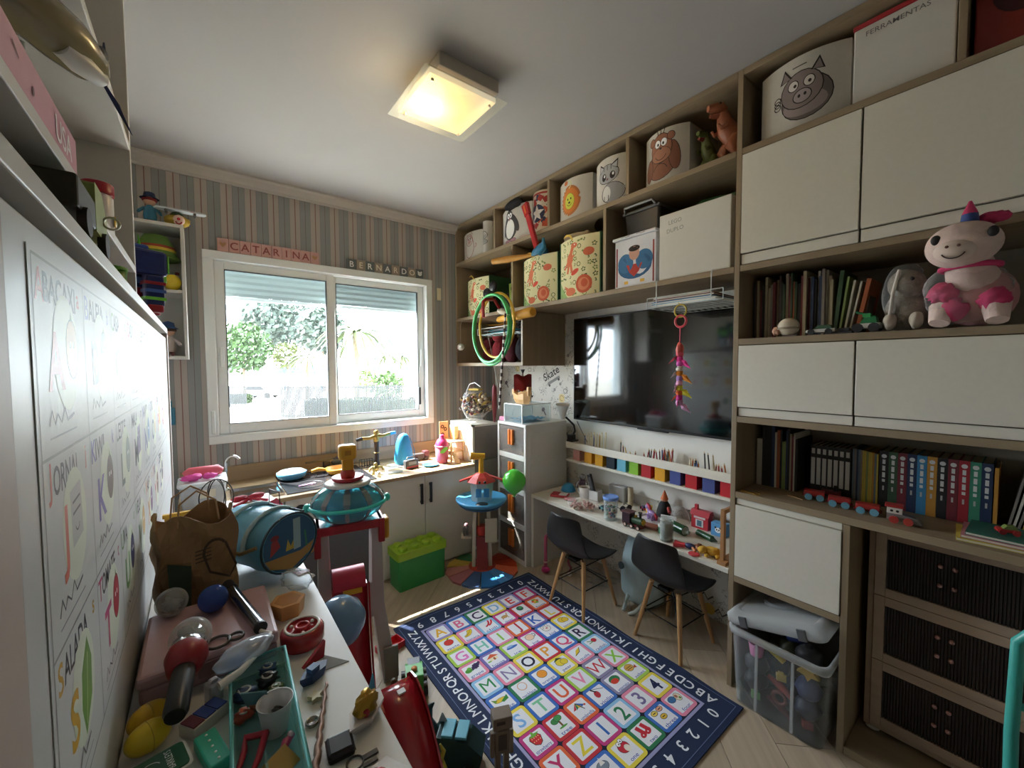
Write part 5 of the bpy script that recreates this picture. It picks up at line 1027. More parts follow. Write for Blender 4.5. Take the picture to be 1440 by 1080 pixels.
for y_ in (.058, -.045): obj('eye', MB().sph((-.172, y_, .236), (.008, .011, .014), 10, 8), bkm, un)
for y_ in (.034, .012): obj('nostril', MB().sph((-.2, y_, .208), .004, 8, 6), mat('#7a5a50', .8), un)
obj('smile', MB().torus((-.197, .022, .2), .024, .0016, 'x', 12, 5, PI*1.15, PI*1.85), mat('#4a3530', .8), un)
obj('horn', MB().tube([(-.13, .0, .278), (-.13, .0, .3)], [.018, .016], 12), mat('#2f4a8a', .5), un); obj('horn_tip', MB().tube([(-.13, 0, .3), (-.13, 0, .335)], [.016, .003], 12), hot, un)
obj('forelock', MB().blob((-.11, -.04, .285), (.02, .03, .014), .3, 5), hot, un); obj('scarf', MB().torus((-.075, .0, .165), .056, .008, 'z', 24, 6), hot, un)
for i, (y_, z_) in enumerate(((.05, .1), (.03, .05), (-.05, .07))): obj('dress_bow', MB().blob((-.075, y_, z_), (.02, .03, .028), .3, 5, seed=i), hot, un)
for s in (-1, 1): obj('leg', MB().tube([(-.06, s*.05, .06), (-.085, s*.055, .012)], [.03, .022], 10), pk, un)
obj('film_wrap', MB().blob((-.045, .01, .1), (.075, .085, .09), .08, 5, 24, 16, 11), bagm, un)
pb = thing('plush_toy', 'brown orange plush animal in clear film beside the unicorn', 'plush toy', (1.82, -.065, NU)); bm_ = mat('#9a6a48', .95, bump=.4, scale=90)
obj('body', MB().blob((0, 0, .07), (.06, .06, .07), .05, 2), bm_, pb); obj('head', MB().blob((-.01, 0, .17), (.05, .055, .052), .05, 2), bm_, pb); obj('ear', MB().sph((0, .04, .215), .018, 8, 6), bm_, pb); obj('ear', MB().sph((0, -.04, .215), .018, 8, 6), bm_, pb); obj('film_wrap', MB().blob((0, 0, .126), (.07, .066, .112), .09, 5, 24, 16, 13), bagm, pb)
# ================================================================ train, booklets
def wagon(x, y, label, rz):
    t = thing('toy_wagon', label, 'toy train', (x, y, NL), rz); obj('bed', MB().box(-.032, .032, -.018, .018, .016, .034), mat('#a8302c', .4), t, .002); obj('floor', MB().box(-.038, .038, -.014, .014, .012, .0158), mat('#7a2420', .5), t)
    for a in (-.018, .018):
        for s in (-1, 1): obj('wheel', MB().cyl((a, s*.018, .012), (a, s*.024, .012), .012, n=16), mat('#6fa8c0', .4), t)
d1, d2, d3, d4 = [hit(px, py, 'z', .838) for px, py in ((1145, 702), (1180, 712), (1220, 722), (1270, 736))]
wagon(d1.x, d1.y, 'red wooden wagon with blue wheels at the tail of the toy train', 1.82); wagon(d2.x, d2.y, 'red wooden wagon with blue wheels in the middle of the toy train', 1.75); wagon(d3.x, d3.y, 'red wooden wagon with blue wheels behind the toy engine', 1.70)
en = thing('toy_engine', 'white and grey wooden engine with red roof at the head of the train', 'toy train', (d4.x, d4.y, NL), 1.70+PI)
obj('body', MB().loft([[(x, s, z) for x, z in ((-.04, .01), (.045, .006), (.03, .024), (-.005, .032), (-.04, .032))] for s in (-.017, .017)], smooth=False), mat('#7f7d7c', .5), en, .002); obj('cab', MB().box(-.04, -.002, -.0175, .0175, .03, .05), mat('#d3cec6', .5), en, .002); obj('roof', MB().box(-.045, .0, -.019, .019, .05, .058), mat('#a82f2c', .4), en, .002)
for a in (-.022, .012):
    for s in (-1, 1): obj('wheel', MB().cyl((a, s*.017, .012), (a, s*.023, .012), .012, n=16), mat('#b5423a', .4), en)
for a in (-.028, -.014): obj('porthole', MB().cyl((a, -.018, .04), (a, .018, .04), .004, n=10), bkm, en)
for px, py, lab in ((1172, 691, 'dark red small toy carriage behind the train'),):
    q = Vector((1.935, .475, 0)); t = thing('toy_wagon', lab, 'toy train', (q.x, q.y, NL), 1.75); obj('bed', MB().box(-.03, .03, -.016, .016, .008, .03), mat('#6a2226', .5), t, .002); obj('chimney', MB().cyl((-.015, 0, .03), (-.015, 0, .05), .008, n=10), bkm, t)
    for a in (-.016, .016): obj('wheel', MB().cyl((a, -.018, .009), (a, .018, .009), .009, n=12), bkm, t)
one('wooden_stick', MB().box(-.03, .03, -.0015, .0015, 0, .003), mat('#c9a878', .6), 'thin pale wooden stick on the counter before the train', 'stick', (hit(1118, 700, 'z', .838).x, hit(1118, 700, 'z', .838).y, NL), 1.2)
q = hit(1395, 752, 'z', .838); q.x = 1.848
for i, (c, l, dx) in enumerate((('#c9b84a', 'yellow edged booklet lowest of the flat pile on the counter', .0), ('#b5707a', 'pink covered booklet in the flat pile on the counter', .004), ('#2f6a5c', 'teal green booklet on top of the flat pile on the counter', .008))):
    t = thing('booklet', l, 'book', (q.x+dx, q.y-.06-.012*i, NL+.0085*i), .08-.05*i); obj('cover', MB().box(-.078, .078, -.13, .13, 0, .001).box(-.078, .078, -.13, .13, .0068, .0078).box(.0765, .078, -.13, .13, .001, .0068), mat(c, .5), t); obj('pages', MB().box(-.076, .076, -.128, .128, .0011, .0067), paper, t)
toycar((q.x+.0, q.y-.03, NL+.0255), .045, .026, .024, '#b5302c', '#7a8f4a', 'tiny red toy car with green top on the flat booklets', 1.9, wheel='#a82a2c')
one('gold_chain', MB().torus((0, 0, .0015), .012, .0015, 'z', 16, 5).tube([(0, .012, .0015), (0, .04, .0015)], .0015, 5).torus((0, .05, .0015), .01, .0015, 'z', 16, 5), mat('#b58f3c', .3, .8), 'small gold chain at the counter edge above the white door', 'chain', (XC+.02, .672, NL))
# ================================================================ toys in the clear bin
bt = [(.05, .088, .222, 'pink', '#d87aa8', 'cup'), (.05, 0, .222, 'yellow', '#c9ac4a', 'blk'), (.05, 0, .158, 'red', '#a83a34', 'stick'), (.055, .088, .158, 'charcoal', '#2a2c34', 'ball'), (.055, .088, .095, 'black', '#1f1f22', 'ball'), (.05, .088, .036, 'light green', '#7fae6a', 'blk'), (.04, 0, .096, 'brown red', '#7a4034', 'ring'), (.05, -.088, .222, 'mustard', '#c9a43a', 'star'), (.055, -.088, .158, 'dark blue', '#2f3f6a', 'ball'), (.055, -.088, .095, 'navy', '#26304a', 'ball'), (.05, 0, .036, 'maroon', '#6a2a2e', 'stick'), (.05, -.088, .036, 'brick red', '#8a3a30', 'blk'), (.145, -.02, .262, 'royal blue', '#2a3a7a', 'ball'), (.06, -.085, .28, 'black and silver', '#2c2c30', 'ball'), (.05, .03, .283, 'bright yellow', '#cfb832', 'stick'), (.16, .085, .045, 'dark green', '#2a4034', 'ball'), (.16, -.01, .045, 'dark grey', '#3a3a40', 'ball'), (.16, -.1, .045, 'black', '#222226', 'ball'), (.16, .05, .115, 'dark teal', '#22383c', 'ball'), (.16, -.05, .115, 'grey brown', '#4a443e', 'ball'), (.16, .0, .19, 'dark olive', '#3a3c2a', 'ball')]
bz = [0.2085, 0.144, 0.1035, 0.1475, 0.0785, 0.018, 0.0655, 0.2185, 0.1525, 0.078, 0.0215, 0.018, 0.289, 0.275, 0.229, 0.0415, 0.0415, 0.067, 0.125, 0.1375, 0.2085]
for i, (x, y, z, cn, c, k) in enumerate(bt):
    z = bz[i]
    mb = MB()
    if k == 'cup': mb.lathe([(.022, -.025), (.03, .025), (.026, .025), (.02, -.02)], 14)
    elif k == 'blk': mb.at(rz=.4, ry=.5).box(-.03, .03, -.015, .015, -.012, .012).box(-.02, -.005, -.008, .008, .012, .018).box(.005, .02, -.008, .008, .012, .018)
    elif k == 'stick': mb.tube([(0, -.04, -.02), (0, 0, .005), (0, .045, .02)], [.01, .014, .008], 10)
    elif k == 'ring': mb.torus((0, 0, 0), .022, .007, 'x', 18, 8)
    elif k == 'star': mb.at(ry=PI/2).prism([((.032 if j % 2 == 0 else .016)*math.cos(j*PI/5), (.038 if j % 2 == 0 else .019)*math.sin(j*PI/5)) for j in range(10)], -.01, .01)
    else: mb.blob((0, 0, 0), (.042, .042, .036) if i < 15 else (.055, .046, .042), .12, 4, 16, 10, i)
    shp = {'cup': 'toy cup', 'blk': 'studded toy block', 'stick': 'toy rod', 'ring': 'toy ring', 'star': 'star shaped toy', 'ball': 'lumpy toy'}[k]
    one('bin_toy', mb, mat(c, .5), '%s %s inside the clear bin' % (cn, shp), 'toy', (1.69+x, .565+y, z+.01), 0, 'toys in the clear bin')
# ================================================================ teal chair at the cabinet
tc_ = thing('teal_chair', 'teal metal tube chair standing beside the beige chest', 'chair', (1.31, -.16, 0)); tm = mat('#3fa59a', .35)
obj('back_frame', MB().tube([(-.02, .165, .42), (-.01, .168, .6), (0, .165, .79), (0, .14, .83), (0, .1, .845), (0, -.1, .845), (0, -.14, .83), (0, -.165, .79), (-.01, -.168, .6), (-.02, -.165, .42)], .011, 10), tm, tc_)
obj('back_rail', MB().tube([(-.005, .165, .66), (.01, 0, .66), (-.005, -.165, .66)], .008, 8), tm, tc_); obj('seat', MB().box(-.34, .0, -.17, .17, .415, .435), tm, tc_, .01)
for x, y in ((-.02, .16), (-.02, -.16), (-.32, .16), (-.32, -.16)): obj('leg', MB().tube([(x, y, .415), (x+(.03 if x > -.1 else -.02), y*1.05, 0)], .01, 10), tm, tc_)
# ================================================================ things on the study desk
def dz(px, py): q = hit(px, py, 'z', DZ); return q.x, q.y
def dpos(x, y): return (x, y, DZ)
b = thing('bowl', 'sky blue plastic bowl upside down at the end of the desk', 'bowl', dpos(1.985, 1.945)); obj('shell', MB().lathe([(.05, 0), (.048, .012), (.042, .03), (.028, .046), (.012, .052), (.0, .053)], 24, caps=False), mat('#3a9ad0', .35), b); obj('rim', MB().torus((0, 0, .002), .05, .002, n=28, k=6), mat('#3a9ad0', .35), b)
t = thing('game_packet', 'flat red and white packet lying before the blue bowl', 'packet', dpos(1.86, 1.90), .5); obj('box', MB().box(-.04, .04, -.055, .055, 0, .014), mat('#b5343a', .5), t, .002); obj('white_flap', MB().box(-.03, .035, -.05, .0, .0143, .0155), mat('#e0dcd8', .6), t)
t = thing('pink_packet', 'small pink foil packet beside the red packet', 'packet', dpos(1.85, 1.80), .3); obj('pouch', MB().blob((0, 0, .008), (.03, .04, .0075), .15, 5), mat('#cf8a8a', .4), t)
t = thing('toy_robot', 'silver and purple toy robot figure behind the white mug', 'toy robot', dpos(2.05, 1.87)); pm, sv = mat('#5a4660', .4), mat('#b5b5bd', .25, .7)
obj('torso', MB().blob((0, 0, .055), (.025, .03, .03), .1), pm, t); obj('head', MB().sph((-.005, 0, .1), .022, 12, 8), sv, t)
for s in (-1, 1): obj('arm', MB().tube([(0, s*.03, .07), (-.01, s*.045, .045), (-.02, s*.04, .02)], [.01, .009, .012], 8), sv, t); obj('leg', MB().tube([(0, s*.015, .035), (0, s*.018, .0)], [.012, .014], 8), pm, t)
t = thing('mug', 'white mug with dark inside beside the square cup', 'mug', dpos(1.965, 1.775)); obj('body', MB().lathe([(.032, 0), (.036, .01), (.038, .07), (.034, .07), (.032, .012)], 22), mat('#dcd8d6', .3), t); obj('drink', MB().lathe([(0, .058), (.033, .058)], 22, caps=False), mat('#2a2628', .4), t); obj('handle', MB().torus((0, .04, .035), .02, .005, 'x', 16, 8, -PI/2, PI/2), mat('#dcd8d6', .3), t)
t = thing('square_cup', 'white square cup holding the black remote control', 'cup', dpos(1.965, 1.685), .2)
obj('wall', MB().box(-.03, .03, -.03, -.027, 0, .07).box(-.03, .03, .027, .03, 0, .07).box(-.03, -.027, -.027, .027, 0, .07).box(.027, .03, -.027, .027, 0, .07), mat('#d9d6d6', .4), t); obj('base', MB().box(-.027, .027, -.027, .027, 0, .003), mat('#d9d6d6', .4), t)
t = thing('remote_control', 'black remote control standing in the square cup', 'remote', dpos(1.96, 1.685)); t.location.z += .012
obj('case', MB(T(rx=-.32)).box(-.008, .008, -.016, .016, 0, .16), mat('#232124', .4), t, .004); obj('button_pad', MB(T(rx=-.32)).box(-.0095, -.008, -.009, .009, .04, .14), mat('#4a484c', .5), t)
t = thing('bag_of_sweets', 'clear bag of pinkish beads lying on the desk', 'bag', dpos(1.80, 1.64), .6); obj('film', MB().blob((0, 0, .03), (.06, .095, .03), .14, 5, 24, 14, 5), glass('#fbf8f6', .9, .06, 'film_bag'), t)
o = MB(); r_ = random.Random(3)
for i in range(60): o.sph((r_.uniform(-.04, .04), r_.uniform(-.07, .07), r_.uniform(.008, .032)), .008, 8, 5)
o = obj('beads', o, mat('#b58a80', .6, var=.2, scale=60), t); o['kind'] = 'stuff'
t = thing('bead_jar', 'clear jar of coloured beads with a blue lid', 'jar', dpos(1.795, 1.43)); obj('glass', MB().lathe([(.034, 0), (.036, .01), (.04, .115), (.037, .115), (.033, .008)], 24), glass('#f6fafa', .9, .06, 'jar_plastic'), t); obj('lid', MB().lathe([(.043, .115), (.044, .128), (.04, .132), (.036, .128)], 24), mat('#6f94d8', .35), t)
for j, c in enumerate(('#3f7a5a', '#b05a5a', '#c9b8a0', '#4a6a8a')):
    o = MB()
    for i in range(16): a = r_.uniform(0, 6.28); q = r_.uniform(.005, .025); o.sph((q*math.cos(a), q*math.sin(a), r_.uniform(.02, .075)), .008, 8, 5)
    o = obj('beads', o, mat(c, .5), t); o['kind'] = 'stuff'
t = thing('clear_box', 'cloudy clear box standing against the panel behind the bead jar', 'box', dpos(2.06, 1.60)); obj('shell', MB().box(0, .05, -.06, .06, 0, .1), glass('#dfe0e0', .6, .2, 'cloudy_box'), t, .006); obj('card', MB().box(.03, .034, -.05, .05, .003, .09), mat('#b8b4ae', .7), t)
one('paper_tube', MB().lathe([(.016, 0), (.016, .11), (.013, .11), (.013, .002)], 16), mat('#b8a98c', .7), 'open cardboard tube standing beside the cloudy box', 'tube', dpos(2.072, 1.50))
t = thing('toy_locomotive', 'black and green toy steam locomotive with gold boiler', 'toy train', dpos(1.80, 1.28), -PI/2)
obj('chassis', MB().box(-.06, .06, -.02, .02, .012, .022), mat('#6a2420', .5), t); obj('boiler', MB().tube([(-.005, 0, .042), (.055, 0, .042)], .02, 16), mat('#2f4a30', .4), t); obj('front_plate', MB().cyl((.055, 0, .042), (.06, 0, .042), .016, n=16), mat('#c9a23a', .3, .5), t); obj('cab', MB().box(-.06, -.01, -.024, .024, .022, .075), mat('#3a2a34', .4), t, .002); obj('roof', MB().box(-.066, -.004, -.028, .028, .075, .081), mat('#5a3038', .4), t, .002); obj('chimney', MB().tube([(.038, 0, .06), (.038, 0, .082), (.038, 0, .09)], [.006, .007, .012], 12), bkm, t); obj('dome', MB().sph((.012, 0, .062), .009, 10, 8), mat('#c9a23a', .3, .5), t)
for x in (-.04, 0, .04):
    for s in (-1, 1): w = obj('wheel', MB().cyl((x, s*.02, .013), (x, s*.026, .013), .013, n=16), mat('#2a2426', .5), t); obj('hub', MB().cyl((x, s*.026, .013), (x, s*.0275, .013), .007, n=12), mat('#d8b8a8', .4), w)
t = thing('toy_sunglasses', 'dark toy sunglasses lying by the locomotive', 'sunglasses', dpos(1.968, 1.455), 1.3)
for s in (-1, 1): obj('lens', MB().cyl((0, s*.024, .016), (.003, s*.024, .016), .018, n=18), mat('#2a2430', .15), t); obj('temple', MB().tube([(0, s*.042, .02), (.06, s*.044, .02), (.08, s*.042, .006)], .0025, 6), mat('#2a2430', .4), t)
obj('bridge', MB().tube([(0, -.008, .022), (0, .008, .022)], .0025, 6), mat('#2a2430', .4), t)
toycar(dpos(1.88, 1.545), .07, .03, .036, '#6fb5bb', '#2f4a55', 'teal toy car beside the bead jar', 1.2)
toycar(dpos(2.07, 1.40), .06, .026, .03, '#b03040', '#2f3f6a', 'red and blue toy car near the panel', .9)
t = thing('pony_tray', 'white tray with a lilac pony toy', 'tray', dpos(1.96, 1.28), -.2); obj('tray', MB().box(-.05, .05, -.075, .075, 0, .004).box(-.05, .05, -.075, -.071, .004, .012).box(-.05, .05, .071, .075, .004, .012).box(-.05, -.046, -.071, .071, .004, .012).box(.046, .05, -.071, .071, .004, .012), mat('#d8d4d8', .4), t)
t = thing('toy_pony', 'lilac toy pony with red mane on the white tray', 'toy pony', (1.96, 1.28, DZ+.0045), 1.2); lp = mat('#a88ac0', .4)
obj('body', MB().blob((0, 0, .035), (.03, .017, .017), .05), lp, t); obj('head', MB().blob((.035, 0, .06), (.017, .013, .015), .05), lp, t); obj('neck', MB().tube([(.02, 0, .04), (.033, 0, .055)], [.012, .01], 10), lp, t); obj('mane', MB().tube([(.04, 0, .076), (.02, 0, .068), (.01, 0, .045)], [.006, .009, .005], 8), mat('#c0324a', .6), t); obj('tail', MB().tube([(-.028, 0, .04), (-.045, 0, .03), (-.045, 0, .01)], [.006, .009, .004], 8), mat('#c0324a', .6), t)
for x in (-.018, .018):
    for s in (-.009, .009): obj('leg', MB().tube([(x, s, .028), (x, s, .0)], [.008, .007], 8), lp, t)
t = thing('board_game', 'pinkish folded board game lying before the pony tray', 'game', dpos(1.868, 1.234), .2); obj('board', MB().box(-.03, .03, -.055, .055, 0, .012), mat('#a8746a', .5), t, .002); obj('picture', MB().box(-.024, .024, -.045, .045, .0122, .0126), mat('#c98a70', .5), t)
t = thing('glass_bottle', 'clear cylindrical bottle with grey contents at the desk edge', 'bottle', dpos(1.79, 1.085)); obj('glass', MB().lathe([(.03, 0), (.032, .006), (.032, .105), (.028, .112), (.025, .112), (.028, .1), (.028, .006)], 22), glass('#f4f8f7', .9, .04, 'bottle_glass'), t); obj('contents', MB().lathe([(.026, .007), (.027, .03), (.027, .085), (.02, .09)], 18), mat('#8a8780', .6, var=.3, scale=60), t)
t = thing('small_jar', 'small green and white jar beside the clear bottle', 'jar', dpos(1.85, 1.145)); obj('body', MB().lathe([(.018, 0), (.02, .004), (.02, .035)], 18), mat('#4f8a6a', .4), t); obj('lid', MB().lathe([(.021, .035), (.021, .046), (.018, .048)], 18), mat('#d9dcd8', .4), t)
t = thing('gnome_doll', 'black cloaked doll with an orange pointed hat by the panel', 'doll', dpos(2.07, 1.27)); obj('cloak', MB().lathe([(.045, 0), (.042, .03), (.03, .07), (.016, .09)], 14), mat('#1f1f22', .8), t); obj('head', MB().sph((0, 0, .095), .018, 12, 8), mat('#c98a6a', .6), t); obj('hat', MB().lathe([(.022, .1), (.012, .125), (.002, .15)], 14), mat('#cf6a34', .6), t); obj('arm', MB().tube([(-.01, -.03, .06), (-.03, -.05, .04)], .009, 8), mat('#a83a34', .6), t)
one('yellow_cup', MB().lathe([(.016, 0), (.02, .045), (.017, .045), (.014, .003)], 18), mat('#d8a83a', .4), 'amber yellow small cup beside the cloaked doll', 'cup', dpos(2.04, 1.35))
t = thing('paper_card', 'folded white card standing by the green bottle', 'card', dpos(1.965, 1.185), .3); obj('leaf', MB(T(ry=.35)).box(-.001, .001, -.04, .04, 0, .05), mat('#dddce0', .6), t); obj('leaf', MB(T(x=.034, ry=-.35)).box(-.001, .001, -.04, .04, 0, .05), mat('#d2d0d6', .6), t)
t = thing('green_bottle', 'dark green bottle lying on its side', 'bottle', dpos(1.915, 1.075), -.25); obj('body', MB().tube([(0, .06, .025), (0, -.02, .025)], .025, 18), mat('#1f4a2c', .25), t); obj('neck', MB().tube([(0, -.02, .025), (0, -.03, .025), (0, -.045, .025)], [.022, .01, .009], 14), mat('#8f9a94', .3, .5), t)
t = thing('green_marker', 'dark green pointed marker lying beside the green bottle', 'marker', dpos(1.95, .955), -.3); obj('barrel', MB().tube([(0, .07, .015), (0, -.02, .015)], .015, 14), mat('#23502f', .4), t); obj('point', MB().tube([(0, -.02, .015), (0, -.05, .015)], [.013, .002], 14), mat('#1c3a26', .4), t)
t = thing('toy_house', 'red toy house with white window against the panel', 'toy house', dpos(2.05, 1.055), .0); rd = mat('#c03440', .4)
obj('walls', MB().box(0, .05, -.045, .045, 0, .07), rd, t, .002); obj('roof', MB().loft([[(x, yy, z) for x, z in ((-.006, .07), (.056, .07), (.04, .095), (.01, .095))] for yy in (-.05, .05)], smooth=False), mat('#b52c3a', .4), t); w = obj('window', MB().box(-.002, 0, -.02, .02, .012, .05), mat('#d8d8dc', .4), t); obj('pane', MB().box(-.003, -.002, -.012, .012, .016, .046), mat('#5a7a8a', .2), w); obj('sign', MB().box(-.002, 0, -.03, .03, .055, .065), mat('#e0d0d2', .4), t); obj('chimney', MB().box(.015, .03, .02, .035, .095, .12), rd, t)
one('clear_dome', MB().lathe([(.05, 0), (.05, .02), (.042, .055), (.022, .08), (.0, .088)], 22, caps=False), glass('#f4f4f4', .85, .05, 'clear_dome'), 'clear plastic dome beside the red toy house', 'dome', dpos(2.06, 1.17-.0))
t = thing('panda_box', 'light blue small box with a panda face', 'box', dpos(2.03, .95), .0); obj('box', MB().box(0, .05, -.035, .035, 0, .065), mat('#5a9ad0', .5), t, .002)
p = Pr(.5); p.off(0, .032, 0, .05); p.ell(0, 0, .3, .26, '#f0f0ee'); p.ell(-.24, .24, .1, .1, K); p.ell(.24, .24, .1, .1, K); p.ell(-.11, .03, .07, .09, K); p.ell(.11, .03, .07, .09, K); p.ell(0, -.1, .05, .03, K); p.build('printed_panda', lambda u, v, e: Vector((-e, -u, v)), t)
t = thing('toy_figure', 'red and blue toy figure lying on its back at the desk edge', 'toy figure', dpos(1.79, .965), .3)
obj('torso', MB().blob((0, 0, .014), (.014, .024, .013), .05), mat('#2f3a6a', .4), t); obj('head', MB().sph((0, -.035, .014), .012, 10, 8), mat('#b87a5a', .5), t)
for s in (-1, 1): obj('leg', MB().tube([(s*.006, .02, .012), (s*.015, .05, .01), (s*.02, .07, .01)], [.009, .008, .01], 8), mat('#b8323a', .4), t); obj('arm', MB().tube([(s*.014, -.015, .014), (s*.035, -.03, .01)], .006, 8), mat('#c07a4a', .5), t)
one('red_disc', MB().lathe([(.024, 0), (.025, .003), (.022, .005)], 22), mat('#c8424a', .4), 'flat red disc at the desk edge below the figure', 'disc', dpos(1.752, .925))
t = thing('yellow_toy_dog', 'yellow soft toy dog lying by the wooden stand', 'plush toy', dpos(1.80, .865), .4); ym = mat('#d0a43c', .9, bump=.3, scale=80)
obj('body', MB().blob((0, 0, .022), (.025, .036, .02), .08), ym, t); obj('head', MB().blob((-.012, .04, .028), (.02, .02, .018), .05), ym, t); obj('ear', MB().blob((-.01, .052, .04), (.008, .012, .012), .1), mat('#6a3a20', .9), t)
for s in (-1, 1): obj('paw', MB().blob((-.022, s*.022, .01), (.013, .01, .0095), .05), ym, t)
t = thing('wooden_stand', 'upright wooden display stand at the cabinet end of the desk', 'stand', dpos(1.765, .80)); wd = mat('#a87a4e', .5, var=.12, scale=40, kind='woodz')
obj('post', MB().box(0, .02, .0, .016, .014, .235), wd, t, .001); obj('base', MB().box(-.02, .15, -.018, .02, 0, .014), wd, t, .001); obj('post', MB().box(.12, .14, .0, .016, .014, .235), wd, t, .001); obj('top_rail', MB().box(.02, .12, .002, .014, .215, .233), wd, t)
t = thing('bag_of_toys', 'clear bag of small mixed toys behind the wooden stand', 'bag', dpos(2.03, .845)); obj('film', MB().blob((0, 0, .079), (.05, .042, .075), .06, 4, 20, 14, 2), glass('#faf9f6', .92, .06, 'film_bag2'), t)
for j, c in enumerate(('#8a5a3a', '#6a6a70', '#b58a7a', '#c9a04a')): obj('toy_piece', MB().blob((r_.uniform(-.015, .015), r_.uniform(-.015, .015), .03+.028*j), (.022, .02, .017), .2, 4, seed=j), mat(c, .6), t)
# under the desk
t = thing('shopping_bag', 'pale blue cloth bag slumped on the floor under the desk', 'bag', (1.99, 1.36, 0), -.2)
def slump(s, a): return [(s[0]*math.cos(b)*(1+.08*math.sin(5*b+a)), s[1]*math.sin(b)*(1+.06*math.sin(4*b+a)), s[2]) for b in [2*PI*i/24 for i in range(24)]]
obj('sack', MB().loft([slump((.07, .1, .004), 0), slump((.095, .14, .05), 1), slump((.09, .15, .14), 2), slump((.075, .14, .24), 2.5), slump((.05, .12, .32), 3), slump((.02, .1, .38), 4)]), mat('#b8cfd4', .75, var=.08, scale=12, bump=.3), t); obj('eye_hole', MB().cyl((-.105, .06, .2), (-.095, .06, .2), .02, n=14), mat('#5a6a70', .7), t)
for s in (-1, 1): obj('strap', MB().tube([(-.08, s*.06-.04, .05), (-.14, s*.04-.06, .02), (-.17, s*.02-.06, .006)], [.012, .01, .008], 8), mat('#c9d8da', .7), t)
one('clear_film_sheet', MB().grid(lambda a, b: ((a-.5)*.19, (b-.5)*.31, .003+.03*abs(math.sin(a*9+b*6)*math.sin(b*14+a*3))), 20, 34), glass('#fbfcfc', .93, .05, 'film_sheet'), 'crumpled clear plastic film on the floor between the chair legs', 'plastic film', (1.965, 1.70, -.003), 0)
t = thing('doll_leg_toy', 'pink toy flamingo leg with magenta foot beside the desk end', 'toy', (1.76, 1.93, 0)); mg = mat('#b5286a', .4)
obj('foot', MB().blob((0, 0, .022), (.026, .03, .021), .12), mg, t); obj('leg', MB().tube([(0, 0, .03), (0, 0, .1), (.0, -.0, .24), (.03, -.03, .29), (.09, -.06, .3)], .011, 10), mat('#b04a6a', .4), t); obj('cuff', MB().torus((0, 0, .075), .012, .005, n=16, k=6), mat('#d8b8b0', .5), t)
t = thing('chess_cane', 'dark red twisted toy cane leaning under the desk', 'toy cane', (1.85, 1.80, 0)); obj('shaft', MB().tube([(.01*math.sin(i*1.4), .01*math.cos(i*1.4), .02+.02*i) for i in range(14)], .008, 8), mat('#7a2a3a', .4), t); obj('foot', MB().sph((0, 0, .014), .014, 10, 8), mat('#d5d0cc', .4), t)
# things on the drawer tower
TT = .9655
gb = thing('display_case', 'clear display case with white edges on the drawer tower', 'display case', (1.72, 2.22, TT)); gx, gy, gz = .26, .2, .125; e = MB()
for x in (0, gx):
    for y in (-gy/2, gy/2): e.box(x-.003, x+.003, y-.003, y+.003, 0, gz)
for y in (-gy/2, gy/2): e.box(-.003, gx+.003, y-.003, y+.003, gz, gz+.006)
for x in (0, gx): e.box(x-.003, x+.003, -gy/2, gy/2, gz, gz+.006)
obj('edge_frame', e, mat('#e6e6e4', .35), gb)
for nm, bx_ in (('pane', (0, gx, -gy/2-.001, -gy/2+.001, 0, gz)), ('pane', (0, gx, gy/2-.001, gy/2+.001, 0, gz)), ('pane', (-.001, .001, -gy/2, gy/2, 0, gz)), ('top_pane', (0, gx, -gy/2, gy/2, gz+.001, gz+.004))): obj(nm, MB().box(*bx_), glass('#f0f6f6', .9, .04), gb)
one('folded_cloth', MB().grid(lambda a, b: ((a-.5)*.2, (b-.5)*.16, .012+.012*abs(math.sin(a*8+b*5))+.006*math.sin(b*17)), 16, 16).grid(lambda a, b: ((a-.5)*.2, (b-.5)*.16, .0003), 2, 2), mat('#4f93b8', .85, var=.3, scale=14), 'crumpled light blue printed cloth inside the display case', 'cloth', (1.85, 2.22, TT))
one('pink_box', MB().box(-.02, .02, -.03, .03, 0, .03), mat('#c87a98', .5), 'small pink box at the corner of the drawer tower top', 'box', (1.737, 2.352, TT), .05, bevel=.004)
sh = thing('pirate_ship', 'wooden toy pirate ship with dark red sail on the display case', 'toy ship', (1.80, 2.21, TT+gz+.0042), PI/2-.2+PI)
def hull(s, k): return [(x*k, y*k*s, 0) for x, y in ((-.1, -.02), (-.08, -.04), (0, -.045), (.07, -.035), (.115, 0), (.07, .035), (0, .045), (-.08, .04), (-.1, .02))]
hw = mat('#c79c68', .5, var=.1, scale=30, kind='woodx')
obj('hull', MB().loft([[(x, y, 0) for x, y, z in hull(.8, .75)], [(x, y, .03) for x, y, z in hull(1, .92)], [(x, y, .06+.03*(abs(x)/.1)**2) for x, y, z in hull(1, 1)]], smooth=False), hw, sh); obj('stern', MB().box(-.105, -.07, -.035, .035, .06, .1), hw, sh, .003); obj('prow', MB().box(.08, .105, -.014, .014, .06, .12), hw, sh, .004); obj('mast', MB().cyl((0, 0, .05), (0, 0, .24), .005, n=10), mat('#6a4a34', .6), sh); obj('crow_nest', MB().lathe([(.006, .215), (.016, .24)], 12), bkm, sh)
obj('sail', MB().grid(lambda a, b: (.03*math.sin(PI*a)*math.sin(PI*b)-.002, (a-.5)*.14, .09+.11*b+.008*math.sin(a*9)), 12, 10).grid(lambda a, b: (.03*math.sin(PI*a)*math.sin(PI*b)+.002, (a-.5)*.14, .09+.11*b+.008*math.sin(a*9)), 12, 10), mat('#8a1f24', .8), sh); obj('cannon', MB().cyl((.03, .046, .05), (.03, .06, .05), .008, n=10), bkm, sh); obj('pirate', MB().lathe([(.012, .06), (.012, .09), (.006, .1)], 10, (-.045, 0, 0)).sph((-.045, 0, .108), .01, 8, 6), mat('#2a2628', .6), sh)
